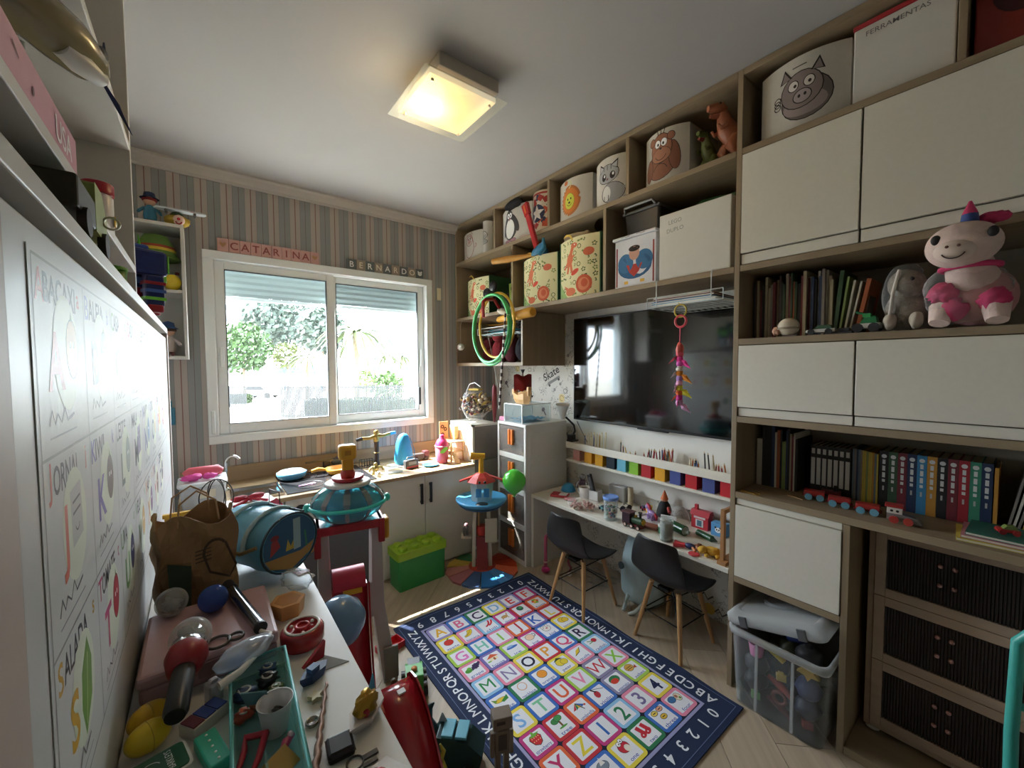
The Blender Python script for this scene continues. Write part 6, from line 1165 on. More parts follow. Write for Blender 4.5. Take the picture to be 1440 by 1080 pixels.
# bag of trinkets on the corner cabinet
jb = thing('trinket_bag', 'clear drawstring bag bulging with dark mixed trinkets on the corner cabinet', 'bag', (1.69, 2.66, .9305)); jb.scale = (1.15, 1.15, 1.3)
obj('film', MB().blob((0, 0, .1), (.085, .11, .085), .14, 6, 26, 16, 3), glass('#faf8f6', .94, .05, 'trinket_film'), jb)
r_ = random.Random(8); cols = ['#4a3f38', '#6a5a48', '#a88a5a', '#7a3a34', '#c9b8a0', '#3a3a3e', '#d0b25a', '#5a4a42']
for j, c in enumerate(cols):
    o = MB()
    for i in range(26):
        a = r_.uniform(0, 6.28); k = r_.uniform(.35, 1.25)*math.sqrt(max(.05, 1-abs(.5-i/26))); x, y, z = .085*k*math.cos(a), .115*k*math.sin(a), .1+r_.uniform(-.07, .075)*(1-k*.4); s = r_.uniform(.007, .016)
        if i % 3: o.sph((x, y, z), (s, s, s*.7), 8, 5)
        else: o.tube([(x, y, z), (x+s*2, y+s, z+s)], s*.4, 6)
    o = obj('trinkets', o, mat(c, .4), jb); o['kind'] = 'stuff'
one('small_yellow_book', MB().box(-.03, .03, -.045, .045, 0, .012).at(0, 0, .0122).lathe([(.016, 0), (.018, .0015), (.016, .003)], 18), mat('#b89a3a', .5), 'small yellow booklet with a round badge lying on the trinket bag', 'booklet', (1.68, 2.64, .2435+.9305), .4)
one('white_cable_hoop', MB().tube([(0, .152, 0), (0, .158, .12), (0, .15, .22), (.0, .1, .285), (0, .02, .30), (0, -.06, .27)], .004, 8), mat('#d5d2ce', .5), 'bent white tube rising behind the trinket bag', 'tube', (1.70, 2.66, .9305))
one('red_umbrella', MB().tube([(0, 0, .002), (0, 0, .12), (0, 0, .26), (0, 0, .29)], [.006, .02, .018, .006], 12), mat('#7a2a30', .6), 'folded dark red umbrella standing between trinket bag and ship', 'umbrella', (1.768, 2.513, .9305))
# ================================================================ things on the play kitchen
def kz(x, y, dz_=0): return (x, y, CT+dz_)
t = thing('plastic_box', 'clear white plastic box with lid and pink cloths on the worktop', 'storage box', kz(-.005, 2.63)); mb = tub((.17, .19), (.19, .21), .11, .003, .02); obj('tub', mb, glass('#e6e8ea', .45, .25, 'milky_plastic'), t)
obj('lid', MB().loft([[(x, y, z) for x, y in rrect(a, b_, .03, 5)] for a, b_, z in ((.2, .22, .11), (.205, .225, .115), (.205, .225, .125), (.18, .2, .13))]), mat('#d5d8da', .3), t); obj('label', MB().box(-.02, .05, -.1035, -.1025, .05, .09), mat('#cfc6b0', .6), t)
one('pink_case', MB().tube([(-.08, 0, .02), (-.06, .0, .03), (.06, 0, .03), (.08, 0, .022)], [.018, .028, .028, .016], 14), mat('#d0606a', .5), 'coral pink soft case lying on the plastic box', 'case', kz(0, 2.66, .128))
one('pink_ribbon', MB().blob((-.04, 0, .016), (.04, .022, .015), .35, 6, seed=2).blob((.035, .005, .014), (.03, .02, .0135), .35, 6, seed=4), mat('#d84a9a', .6), 'bright pink crumpled ribbon on the plastic box lid', 'ribbon', kz(-.01, 2.575, .1355))
t = thing('frying_pan', 'blue toy frying pan with smoky lid on the hob', 'toy pan', kz(.435, 2.83, .0095)); obj('bowl', MB().lathe([(.06, 0), (.078, .012), (.085, .04), (.081, .04), (.074, .014), (0, .008)], 28, caps=False), mat('#4f8fb0', .35), t); obj('lid', MB().lathe([(.082, .041), (.06, .054), (.0, .062)], 28, caps=False), glass('#9aa4a8', .5, .1, 'smoky_lid'), t)
t = thing('frying_pan', 'yellow toy frying pan with long yellow handle on the hob', 'toy pan', kz(.70, 2.78, .0095)); obj('bowl', MB().lathe([(.055, 0), (.07, .012), (.078, .036), (.074, .036), (.066, .013), (0, .008)], 28, caps=False), mat('#d0962c', .4), t); obj('handle', MB().tube([(-.07, .0, .032), (-.12, .0, .042), (-.16, -.0, .035)], [.008, .013, .01], 10), mat('#dba238', .4), t)
t = thing('spatula', 'black toy spatula lying against the backsplash', 'toy spatula', kz(.66, 2.917, .006)); obj('handle', MB().box(-.13, .04, -.008, .008, .062, .072), bkm, t); obj('blade', MB().loft([[(.04, -.02, .067), (.04, .02, .067), (.04, .02, .071), (.04, -.02, .071)], [(.14, -.03, .062), (.14, .03, .062), (.14, .03, .064), (.14, -.03, .064)]], smooth=False), bkm, t); obj('stand', MB().box(-.02, .02, -.02, .02, 0, .062), mat('#2a2828', .6), t)
one('pink_spatula', MB().box(-.035, .035, -.006, .006, 0, .004).box(.035, .06, -.014, .014, 0, .004), mat('#d08ac0', .4), 'small pink spatula on the black hob', 'toy spatula', kz(.47, 2.62, .0062), .2, bevel=.001)
one('sun_hat', MB().blob((0, 0, .042), (.06, .024, .036), .08, 3, seed=6).blob((0, 0, .008), (.075, .027, .0072), .05, 3, seed=7), mat('#8f8d8a', .35, .3), 'grey silver hat against the backsplash', 'hat', kz(.765, 2.983))
rk = thing('dish_rack', 'black wire dish rack beside the sword hilt', 'rack', kz(.913, 2.86, -.0015)); g = MB()
for z in (.004, .05): g.tube([(-.045, -.03, z), (.045, -.03, z), (.045, .03, z), (-.045, .03, z)], .0025, 6, closed=True)
for i in range(6): x = -.045+.018*i; g.tube([(x, -.03, .05), (x, -.03, .004), (x, .03, .004), (x, .03, .05)], .002, 6)
obj('wires', g, bkm, rk)
sw = thing('toy_sword', 'brass toy sword hilt with blue tipped cross guard standing on the worktop', 'toy sword', kz(.985, 2.87)); br = mat('#a8925a', .3, .8)
obj('grip', MB().lathe([(.02, 0), (.022, .02), (.016, .03), (.017, .16), (.02, .17)], 14), mat('#3a2c28', .5), sw); obj('guard', MB().tube([(-.1, 0, .2), (-.05, 0, .198), (0, 0, .21), (.05, 0, .206), (.1, 0, .216)], [.012, .012, .018, .012, .012], 12), br, sw); obj('tip', MB().tube([(.1, 0, .216), (.14, 0, .22)], [.014, .011], 12), mat('#3f86b0', .4), sw); obj('tip', MB().tube([(-.1, 0, .2), (-.14, 0, .192)], [.014, .011], 12), mat('#2a2c34', .4), sw); obj('collar', MB().lathe([(.019, .17), (.022, .18), (.016, .225), (.021, .24), (.012, .25)], 14), br, sw); obj('band', MB().torus((0, 0, .09), .018, .003, n=18, k=6), br, sw)
t = thing('clear_case', 'small clear case on the worktop before the blue bag', 'case', kz(1.0, 2.585)); obj('shell', MB().box(-.05, .05, -.03, .03, 0, .034), glass('#e9eef0', .7, .06, 'clear_case'), t, .004); obj('frame', MB().tube([(-.05, -.03, .036), (.05, -.03, .036), (.05, .03, .036), (-.05, .03, .036)], .003, 6, closed=True), mat('#c9ced0', .3), t); obj('card', MB().box(-.04, .04, -.02, .02, .002, .008), mat('#8f9aa0', .6), t)
t = thing('toy_robot', 'small gold toy robot standing by the clear case', 'toy robot', kz(.89, 2.62)); gd = mat('#8f7f4a', .35, .5)
obj('torso', MB().blob((0, 0, .04), (.02, .016, .02), .2, 5), gd, t); obj('head', MB().sph((0, 0, .068), .012, 10, 8), gd, t)
for s in (-1, 1): obj('arm', MB().tube([(s*.018, 0, .05), (s*.04, -.01, .045), (s*.045, -.015, .025)], [.008, .006, .008], 8), gd, t); obj('leg', MB().tube([(s*.01, 0, .025), (s*.016, 0, .0)], [.008, .01], 8), gd, t)
one('salt_pot', MB().lathe([(.014, 0), (.016, .01), (.012, .03), (.008, .036), (0, .038)], 14), mat('#c9c9c4', .3), 'little white pot beside the gold robot', 'pot', kz(.884, 2.545))
t = thing('drawstring_bag', 'bright blue drawstring bag standing under the window', 'bag', kz(1.155, 2.79)); 
def sack(z, rx, ry, k): return [(rx*math.cos(a)*(1+k*math.sin(7*a)), ry*math.sin(a)*(1+k*math.sin(6*a+1)), z) for a in [2*PI*i/28 for i in range(28)]]
obj('cloth', MB().loft([sack(0, .06, .045, .02), sack(.03, .068, .055, .03), sack(.1, .062, .052, .03), sack(.16, .05, .042, .05), sack(.2, .036, .03, .1), sack(.215, .02, .018, .15), sack(.22, .005, .005, .0)]), mat('#2f97d0', .6, var=.06, scale=12, bump=.2), t); obj('cord', MB().tube([(.03, -.045, .19), (.06, -.05, .1), (.062, -.052, .02)], .0025, 6), mat('#2a7ab0', .6), t)
t = thing('toy_radio', 'grey toy radio with red stripe before the blue bag', 'toy radio', kz(1.14, 2.63), .15); obj('case', MB().box(-.05, .05, -.02, .02, 0, .06), mat('#4a4a4e', .4), t, .006); obj('screen', MB().box(-.03, .03, -.0215, -.0205, .028, .05), mat('#7a8088', .3), t); obj('stripe', MB().box(-.045, .045, -.0212, -.0205, .006, .018), mat('#a8303c', .4), t); obj('handle', MB().tube([(-.035, 0, .06), (-.03, 0, .078), (.03, 0, .078), (.035, 0, .06)], .004, 8), mat('#4a4a4e', .4), t)
t = thing('dark_toy_truck', 'dark toy truck against the backsplash behind the radio', 'toy truck', kz(1.30, 2.82)); obj('bed', MB().box(-.06, .02, -.025, .025, .014, .05), mat('#3a3230', .5), t, .003); obj('cab', MB().box(.02, .06, -.025, .025, .014, .065), mat('#5a3034', .4), t, .004)
for x in (-.035, .035):
    for s in (-1, 1): obj('wheel', MB().cyl((x, s*.025, .015), (x, s*.033, .015), .015, n=14), bkm, t)
one('blue_plate', MB().lathe([(.0, 0), (.035, .0), (.055, .01), (.058, .014), (.052, .014), (.034, .005), (0, .004)], 26, caps=False), mat('#3f96d0', .35), 'sky blue toy plate at the worktop edge', 'plate', kz(1.275, 2.60))
t = thing('shaker_cup', 'pink shaker cup with a round pink lid and green leaf', 'cup', kz(1.385, 2.64)); obj('cup', MB().lathe([(.04, 0), (.043, .02), (.05, .125), (.047, .125), (.04, .004)], 24), glass('#e88aa0', .55, .15, 'pink_plastic'), t); obj('rim', MB().torus((0, 0, .125), .05, .004, n=28, k=6), mat('#e5a8b8', .4), t); obj('lid', MB().lathe([(.048, .127), (.045, .145), (.032, .17), (.018, .18), (.017, .2), (.012, .206), (0, .207)], 24, caps=False), mat('#dc3a72', .35), t); obj('straw', MB().tube([(.01, -.03, .006), (.012, -.028, .12)], .004, 8), mat('#e8c0c8', .4), t); obj('leaf', MB().grid(lambda a, b: (-.045+.07*a, -.05-.004*math.sin(a*3), .085+.03*a+.018*(b-.5)*math.sin(PI*a)*2), 8, 4), mat('#6fc04a', .6), t); obj('contents', MB().lathe([(.036, .006), (.04, .06), (.03, .068)], 18), mat('#c25a6a', .6), t)
t = thing('toy_garage', 'three level wooden toy garage with round holes at the worktop end', 'toy garage', kz(1.495, 2.66)); wg = mat('#c9a070', .5, var=.12, scale=40, kind='woodx')
for z in (.07, .14): obj('deck', MB().box(-.055, .055, -.06, .12, z, z+.008), wg, t, .001)
obj('back_wall', MB().box(-.055, .02, .1205, .128, 0, .28), wg, t, .001); obj('ramp_post', MB().box(.045, .055, -.055, -.045, 0, .07), wg, t); obj('ramp_post', MB().box(.045, .055, -.055, -.045, .078, .14), wg, t); obj('ramp_post', MB().box(-.055, -.045, -.055, -.045, 0, .07), wg, t); obj('ramp_post', MB().box(-.055, -.045, -.055, -.045, .078, .14), wg, t); obj('tower', MB().box(.02, .055, .02, .1, .148, .25), wg, t, .002)
for x, z in ((-.03, .24), (-.005, .22), (-.03, .18)): obj('hole_ring', MB().torus((x, .12, z), .011, .004, 'y', 16, 6), mat('#4a3424', .7), t)
obj('ramp', MB().loft([[(-.055, -.06, .07), (-.02, -.06, .07), (-.02, -.06, .076), (-.055, -.06, .076)], [(-.055, -.13, .0), (-.02, -.13, .0), (-.02, -.13, .005), (-.055, -.13, .005)]], smooth=False), wg, t)
# ================================================================ green brick box
gbx = thing('brick_storage_box', 'green brick shaped toy box with eight studs on a lime lid', 'toy box', (1.065, 2.425, 0), .0); gbx.location = (1.062, 2.37, 0); gbx.rotation_euler = (0, 0, .04)
obj('tub', MB().prism(rrect(.31, .145, .012), 0, .19, taper=1.03), mat('#2f8f4a', .4), gbx); obj('lid', MB().prism(rrect(.335, .165, .014), .191, .238), mat('#9ac02c', .4), gbx, .003)
for i in range(4):
    for s in (-1, 1): obj('stud', MB().lathe([(.027, .238), (.027, .254), (.024, .257), (0, .257)], 20, ((i-1.5)*.078, s*.038, 0)), mat('#9ac02c', .4), gbx)
# ================================================================ small lookout tower
lk = thing('lookout_tower', 'small toy lookout tower with red roof and rainbow fan base', 'toy tower', (1.455, 2.225, 0), -.55)
cr = mat('#cfc4ae', .45); wc = ['#2f7a4a', '#c9a83a', '#c07a70', '#b06a70', '#3f5f94', '#2f7fc8', '#4a8fd0', '#d8603a', '#d0482c', '#c8402c']
for i, c in enumerate(wc):
    a0 = PI*.62+i*2*PI*.86/len(wc); a1 = a0+2*PI*.86/len(wc)-.03; R0 = .09; R1 = .235
    pts = [(R0*math.cos(a0), R0*math.sin(a0)), (R1*math.cos(a0), R1*math.sin(a0)), (R1*1.03*math.cos((a0+a1)/2), R1*1.03*math.sin((a0+a1)/2)), (R1*math.cos(a1), R1*math.sin(a1)), (R0*math.cos(a1), R0*math.sin(a1))]
    pw = obj('base_wedge', MB().loft([[(x, y, 0) for x, y in pts], [(x, y, .012 if math.hypot(x, y) > .15 else .03) for x, y in pts]], smooth=False), mat(c, .4), lk, .002)
obj('hub_disc', MB().lathe([(.0905, 0), (.0905, .03), (.085, .036), (0, .036)], 28), mat('#b53a2c', .4), lk)
for s in (-1, 1): obj('pillar', MB().loft([[(s*.055-.012, -.03, .036), (s*.055+.012, -.03, .036), (s*.055+.012, .05, .036), (s*.055-.012, .05, .036)], [(s*.045-.012, -.02, .44), (s*.045+.012, -.02, .44), (s*.045+.012, .045, .44), (s*.045-.012, .045, .44)]], smooth=False), cr, lk, .004)
obj('panel', MB().box(.02, .1, -.045, -.038, .2, .36), mat('#c4b8a0', .5), lk, .004); obj('slide', MB().grid(lambda a, b: ((a-.5)*.07, -.035-.05*(1-b)**2, .037+.2*b), 6, 10).grid(lambda a, b: ((a-.5)*.07, -.03-.05*(1-b)**2, .037+.2*b), 6, 10), mat('#8a2a26', .4), lk)
obj('lift', MB().lathe([(.03, .24), (.035, .25), (.035, .29), (.03, .3)], 18), mat('#c03028', .4), lk); obj('lift_pole', MB().cyl((-.02, .0, .036), (-.02, .0, .44), .007, n=10), mat('#c9a06a', .4), lk)
obj('platform', MB().lathe([(.06, .43), (.13, .445), (.165, .47), (.17, .485), (.16, .487), (.13, .474), (0, .472)], 32), mat('#4a97c4', .4), lk); obj('platform_base', MB().lathe([(.05, .415), (.13, .435), (.15, .452), (.12, .4445), (.06, .4295)], 28, caps=False), mat('#23507a', .4), lk); obj('hatch', MB().lathe([(.04, .4735), (.04, .476), (0, .476)], 20, (0, -.095, 0)), bkm, lk)
hm = glass('#dfe4e0', .5, .15, 'house_glass')
obj('house_wall', MB().loft([[(.07*math.cos(a), .06*math.sin(a), .474) for a in [2*PI*i/8+PI/8 for i in range(8)]], [(.085*math.cos(a), .07*math.sin(a), .60) for a in [2*PI*i/8+PI/8 for i in range(8)]]], smooth=False, caps=False), hm, lk)
for x, c in ((-.02, '#4a90c0'), (.03, '#3f86b8')): obj('window_sticker', MB().box(x-.018, x+.018, -.066, -.062, .51, .565), mat(c, .4), lk)
for x in (-.015, .02): obj('eye_dot', MB().sph((x, -.082, .612), .009, 10, 8), bkm, lk)
obj('roof', MB().loft([[(.1*math.cos(a), .085*math.sin(a), .60) for a in [2*PI*i/8+PI/8 for i in range(8)]], [(.07*math.cos(a), .06*math.sin(a), .63) for a in [2*PI*i/8+PI/8 for i in range(8)]], [(.03*math.cos(a), .028*math.sin(a), .655) for a in [2*PI*i/8+PI/8 for i in range(8)]]], smooth=False), mat('#c83a34', .4), lk)
for s in (-1, 1): obj('roof_fin', MB().loft([[(s*.06, -.02, .625), (s*.06, .02, .625), (s*.06, .02, .635), (s*.06, -.02, .635)], [(s*.145, -.012, .598), (s*.145, .012, .598), (s*.145, .012, .606), (s*.145, -.012, .606)]], smooth=False), mat('#c83a34', .4), lk)
obj('periscope', MB().tube([(0, 0, .65), (0, 0, .755)], [.018, .016], 14), mat('#dba82c', .4), lk); obj('periscope_head', MB().tube([(.025, .0, .765), (-.035, -.0, .765), (-.07, -.0, .768)], [.018, .022, .026], 14), mat('#dba82c', .4), lk)
t = thing('toy_dog', 'small grey and pink toy dog standing on the lookout tower side ledge', 'toy dog', (0, 0, 0), -.4); gm2 = mat('#77706c', .6); obj('body', MB().blob((0, 0, .06), (.025, .035, .025), .05), gm2, t); obj('head', MB().blob((-.0, -.045, .09), (.022, .022, .02), .05), gm2, t); obj('cap', MB().lathe([(.02, .105), (.016, .12), (0, .125)], 12, (0, -.045, 0), caps=False), mat('#c88a90', .5), t)
for x in (-.014, .014):
    for y in (-.022, .022): obj('leg', MB().tube([(x, y, .05), (x, y, 0)], [.01, .009], 8), gm2, t)
obj('side_ledge', MB().box(-.135, -.066, -.05, .04, .232, .242), cr, lk, .003)
t.scale = (.72, .72, .72); t.location = Vector((1.455, 2.225, .2425))+Matrix.Rotation(-.55, 3, 'Z') @ Vector((-.108, .0, 0))
def balloon(loc, r, c, label, tail):
    t = thing('balloon', label, 'balloon', loc); obj('skin', MB().lathe([(.004, -r*1.18), (r*.3, -r*1.0), (r*.72, -r*.66), (r*.97, -r*.15), (r*.98, r*.2), (r*.75, r*.66), (r*.35, r*.94), (0, r)], 26, caps=False), mat(c, .25, alpha=.88, coat=.5), t); obj('knot', MB().lathe([(.003, -r*1.17), (.009, -r*1.25), (.011, -r*1.27)], 10), mat(c, .4), t)
    obj('string', MB().tube(tail, .001, 5), mat('#d5d0c8', .7), t)
balloon((1.62, 2.083, .60), .08, '#4fc83a', 'bright green balloon against the drawer tower', [(0, 0, -.1), (.05, .03, -.11), (.0675, .105, -.1)])
balloon((.315, 1.27, .585), .075, '#6f94bc', 'greyish blue balloon beside the fold desk edge', [(0, 0, -.094), (-.05, 0, -.08), (-.0765, 0, .155)])
# ================================================================ big teal capsule tower
mt = thing('capsule_tower', 'tall toy tower with a teal capsule, yellow periscope and red slide', 'toy tower', (.478, 1.75, 0), -.18)
lg_ = mat('#b8b5b0', .4, var=.02); rdm = mat('#a8222c', .35); yl = mat('#dca52e', .4); teal = mat('#3fd0c0', .35, alpha=.92)
for s, x0, x1 in ((-1, -.135, -.1), (1, .15, .105)): obj('leg', MB().loft([[(x0-.03, -.06, 0), (x0+.03, -.06, 0), (x0+.03, .07, 0), (x0-.03, .07, 0)], [(x1-.026, -.05, .35), (x1+.026, -.05, .35), (x1+.026, .05, .35), (x1-.026, .05, .35)], [(x1-.02, -.045, .685), (x1+.02, -.045, .685), (x1+.02, .045, .685), (x1-.02, .045, .685)]], smooth=False), lg_, mt, .004)
obj('leg_plate', MB().box(.02, .085, -.05, -.045, .30, .45), lg_, mt, .004); obj('foot_panel', MB().box(.12, .18, -.075, -.062, .02, .16), mat('#8a8884', .5), mt, .003)
obj('crossbar', MB().box(-.13, .13, -.065, .06, .685, .722).box(-.135, -.11, -.066, .06, .60, .722).box(.11, .135, -.066, .06, .62, .722), rdm, mt, .004)
for s in (-1, 1): obj('side_grip', MB().box(s*.147-.011, s*.147+.011, -.04, .02, .62, .71), yl, mt, .008)
cap_g = glass('#8fdce0', .72, .08, 'blue_capsule'); 
def capr(z): k = max(0, 1-((z-.795)/.085)**2); return .145*math.sqrt(k)
obj('capsule_shell', MB().loft([[(capr(z)*math.cos(a), .82*capr(z)*math.sin(a), z) for a in [2*PI*i/32 for i in range(32)]] for z in (.725, .735, .75, .775, .80, .83, .855, .87)], caps=False), cap_g, mt)
obj('capsule_core', MB().lathe([(.07, .735), (.09, .755), (.09, .82), (.06, .845)], 24), mat('#3f9ad0', .35), mt)
for i in range(10):
    a = 2*PI*i/10+.2; obj('capsule_rib', MB().loft([[(1.012*capr(z)*math.cos(a+da), .82*1.012*capr(z)*math.sin(a+da), z) for da in (-w_, w_)]+[(1.035*capr(z)*math.cos(a+da), .82*1.035*capr(z)*math.sin(a+da), z) for da in (w_, -w_)] for z, w_ in ((.728, .03), (.75, .07), (.785, .04), (.815, .09), (.85, .11), (.868, .1))], smooth=False), mat('#77807f', .4), mt)
obj('capsule_ring', MB().torus((0, 0, .79), .148, .008, n=40, k=8, R2=.122), teal, mt)
for s in (-1, 1): obj('ring_lug', MB().blob((s*.157, 0, .79), (.014, .02, .018), .05), teal, mt)
obj('top_cap', MB().lathe([(.09, .87), (.092, .878), (.08, .884), (0, .885)], 28), mat('#c9ccca', .4), mt); obj('top_ring', MB().lathe([(.05, .885), (.062, .892), (.064, .902), (.055, .904), (.03, .895)], 28), mat('#b02a38', .4), mt)
obj('periscope_collar', MB().lathe([(.026, .895), (.03, .915), (.024, .93)], 18), mat('#b5402c', .4), mt); obj('periscope', MB().box(-.022, .022, -.014, .014, .925, .985), yl, mt, .004); obj('periscope_head', MB().box(-.036, .034, -.03, .026, .975, 1.035), yl, mt, .01); obj('lens', MB().box(-.012, .012, -.0315, -.03, .995, 1.015), mat('#b87f20', .4), mt)
obj('drum', MB().cyl((-.075, -.09, .5), (.045, -.09, .5), .055, n=22), mat('#c42f48', .4), mt)
obj('slide', MB().loft([[(-.075, y, z), (.05, y, z), (.05, y+dy, z+dz_), (-.075, y+dy, z+dz_)] for y, z, dy, dz_ in ((-.142, .5, .03, 0), (-.15, .42, .03, 0), (-.17, .33, .03, .006), (-.21, .22, .03, .012), (-.265, .12, .026, .018), (-.33, .05, .02, .022), (-.40, .01, .012, .02))], smooth=True), mat('#a81f2c', .3, coat=.4), mt)
for s in (-.079, .052): obj('slide_rail', MB().loft([[(s, y, z), (s+.006, y, z), (s+.006, y-.014, z+.01), (s, y-.014, z+.01)] for y, z in ((-.142, .5), (-.15, .42), (-.17, .33), (-.21, .22), (-.265, .12), (-.33, .05), (-.40, .012))], smooth=False), rdm, mt)
obj('slide_sticker', MB().box(-.04, .03, -.1475, -.145, .47, .49), yl, mt)
# ================================================================ toys on the floor between tower and rug
rr = thing('red_slide', 'glossy red curved toy slide standing beside the rug', 'toy slide', (.475, 1.16, 0)); gr_ = mat('#a51d28', .22, coat=.6)
pf = [(.12, .30), (.09, .325), (.05, .33), (0, .31), (-.05, .265), (-.1, .20), (-.16, .12), (-.22, .055), (-.28, .02)]
obj('chute', MB().loft([[(-.065, y, z), (.05, y, z), (.055, y, z-.02), (-.07, y, z-.02)] for y, z in pf]), gr_, rr)
for s in (-.072, .052): obj('side_wall', MB().loft([[(s, y, z+.014), (s+.006, y, z+.014), (s+.006, y, max(.0, z-.06)), (s, y, max(.0, z-.06))] for y, z in pf], smooth=False), gr_, rr)
obj('support', MB().box(-.05, .035, .04, .1, 0, .285), mat('#7a1a22', .4), rr); obj('white_mark', MB().box(-.012, .012, .03, .05, .326, .331), mat('#e0dcd8', .5), rr)
t = thing('green_toy_tank', 'green toy tank with black wheels on the floor beside the rug', 'toy tank', (.675, 1.56, 0), 1.2); gmt = mat('#3fa03a', .4)
obj('hull', MB().loft([[(x, s, z) for x, z in ((-.06, .03), (.06, .03), (.065, .07), (.02, .095), (-.06, .1))] for s in (-.035, .035)], smooth=False), gmt, t, .003); obj('hatch', MB().lathe([(.012, .1), (.012, .108), (0, .109)], 12, (-.02, 0, 0), caps=False), mat('#c07a3a', .4), t); obj('grille', MB().box(.02, .062, -.025, .025, .088, .094), bkm, t)
for x in (-.04, .0, .04):
    for s in (-1, 1): obj('wheel', MB().cyl((x, s*.036, .026), (x, s*.052, .026), .026, n=16), bkm, t)
t = thing('red_tray', 'small red plastic tray on the floor behind the green tank', 'tray', (.685, 1.86, 0), .2); obj('base', MB().box(-.06, .06, -.035, .035, 0, .004), mat('#c8242c', .4), t); obj('rim', MB().box(-.06, .06, -.035, -.031, .004, .03).box(-.06, .06, .031, .035, .004, .03).box(-.06, -.056, -.031, .031, .004, .03).box(.056, .06, -.031, .031, .004, .03), mat('#c8242c', .4), t)
t = thing('gold_trophy_toy', 'dark gold toy figure on the floor under the tank', 'toy figure', (.575, 1.53, 0)); obj('body', MB().lathe([(.025, 0), (.025, .01), (.01, .02), (.016, .05), (.02, .07), (.01, .09)], 14), mat('#8a6f34', .35, .5), t); obj('head', MB().sph((0, 0, .1), .014, 10, 8), mat('#5a4a2c', .5), t)
dt_ = thing('teal_transporter', 'dark teal toy transporter with light blue panels and spiky tail beside the rug', 'toy vehicle', (.665, 1.15, 0), -.75); dtm = mat('#173f42', .45)
obj('body', MB().loft([[(x, s, z) for x, z in ((-.11, .03), (.1, .03), (.12, .1), (.06, .15), (-.08, .17), (-.12, .12))] for s in (-.05, .05)], smooth=False), dtm, dt_, .004)
for x in (-.06, .0): obj('panel', MB().box(x, x+.05, -.045, .045, .164-.05*max(0, x+.03), .176-.05*max(0, x+.03)), mat('#5fb0c8', .4), dt_, .003)
obj('tail', MB().tube([(-.1, .0, .14), (-.13, 0, .2), (-.12, 0, .26), (-.1, 0, .28)], [.03, .022, .014, .003], 10), dtm, dt_); obj('fin', MB().loft([[(-.09, .03, .17), (-.05, .03, .17), (-.05, .035, .17), (-.09, .035, .17)], [(-.075, .032, .21), (-.07, .032, .21), (-.07, .034, .21), (-.075, .034, .21)]], smooth=False), mat('#c9cfcc', .5), dt_)
for x in (-.075, .065):
    for s in (-1, 1): obj('wheel', MB().cyl((x, s*.05, .032), (x, s*.066, .032), .032, n=16), bkm, dt_)
t = thing('navy_ladder', 'navy blue toy ladder frame standing beside the teal transporter', 'toy ladder', (.56, 1.275, 0), -.6); nv = mat('#20386f', .4)
for s in (-.014, .014): obj('rail', MB().box(s-.004, s+.004, -.005, .005, 0, .2), nv, t)
for z in (.02, .09, .16, .19): obj('rung', MB().box(-.01, .01, -.004, .004, z, z+.008), nv, t)
t = thing('yellow_claw', 'yellow green toy claw beside the navy ladder', 'toy claw', (.572, 1.09, 0)); yg = mat('#a89a2e', .4); obj('arm', MB().tube([(0, 0, 0), (.0, .0, .06), (-.01, .02, .11)], [.022, .018, .014], 10), yg, t)
for s in (-1, 1): obj('finger', MB().tube([(-.01, .02, .11), (-.01+s*.018, .03, .13), (-.01+s*.008, .035, .155)], [.008, .008, .003], 8), yg, t)
t = thing('grey_robot_figure', 'brownish grey blocky robot figure with a boxy head beside the rug letters', 'toy robot', (.735, 1.06, .0095), -.4); rg = mat('#77695a', .6, var=.1)
obj('head', MB().box(-.045, .045, -.035, .035, .235, .29), rg, t, .004); obj('face_slit', MB().box(-.03, .01, -.0365, -.035, .26, .275), mat('#3a322c', .6), t); obj('neck', MB().box(-.014, .014, -.014, .014, .215, .235), mat('#4a4038', .6), t); obj('torso', MB().box(-.035, .035, -.022, .022, .11, .215), rg, t, .004); obj('chest_plate', MB().box(-.02, .02, -.0245, -.022, .13, .2), mat('#4a4038', .6), t)
for s in (-1, 1): obj('leg', MB().box(s*.02-.012, s*.02+.012, -.018, .018, 0, .11), rg, t, .003); obj('arm', MB().box(s*.045-.009, s*.045+.009, -.012, .012, .09, .205), rg, t, .003)
t.scale = (.72, .72, .72); t.location = (.755, 1.045, .0075); dt_.scale = (.78, .78, .78); dt_.location = (.652, 1.16, 0)
# ================================================================ clutter on the fold desk
def tz(x, y, dz_=0): return (x, y, TZ+dz_)
kraft = mat('#94734f', .8, var=.12, scale=14, bump=.3)
t = thing('paper_bag', 'brown kraft paper bag with dark green print and twine handles', 'paper bag', tz(-.022, 1.275), .2); t.scale = (.80, .80, .98)
def bagr(z, a, b_, k=0): return [(-a, -b_, z+k), (0, -b_*1.06, z+k*.6), (a, -b_, z), (a*1.05, 0, z-k*.5), (a, b_, z+k*.4), (0, b_*1.03, z), (-a, b_, z+k), (-a*1.04, 0, z+k*.8)]
def crumple(u, v):
    P_ = 4*u; sd_ = int(min(3.999, P_)); f = P_-sd_; cs = [(-.092, -.058), (.092, -.058), (.092, .058), (-.092, .058)]; a, b_ = cs[sd_], cs[(sd_+1) % 4]
    x, y = a[0]+(b_[0]-a[0])*f, a[1]+(b_[1]-a[1])*f; k = 1+.03*math.sin(9*v+u*30)+.035*math.sin(23*u*2+v*17)*v
    return (x*k+.006*math.sin(v*13+y*40), y*k+.006*math.sin(v*11+x*50), .001+v*(.245+.02*math.sin(u*25)))
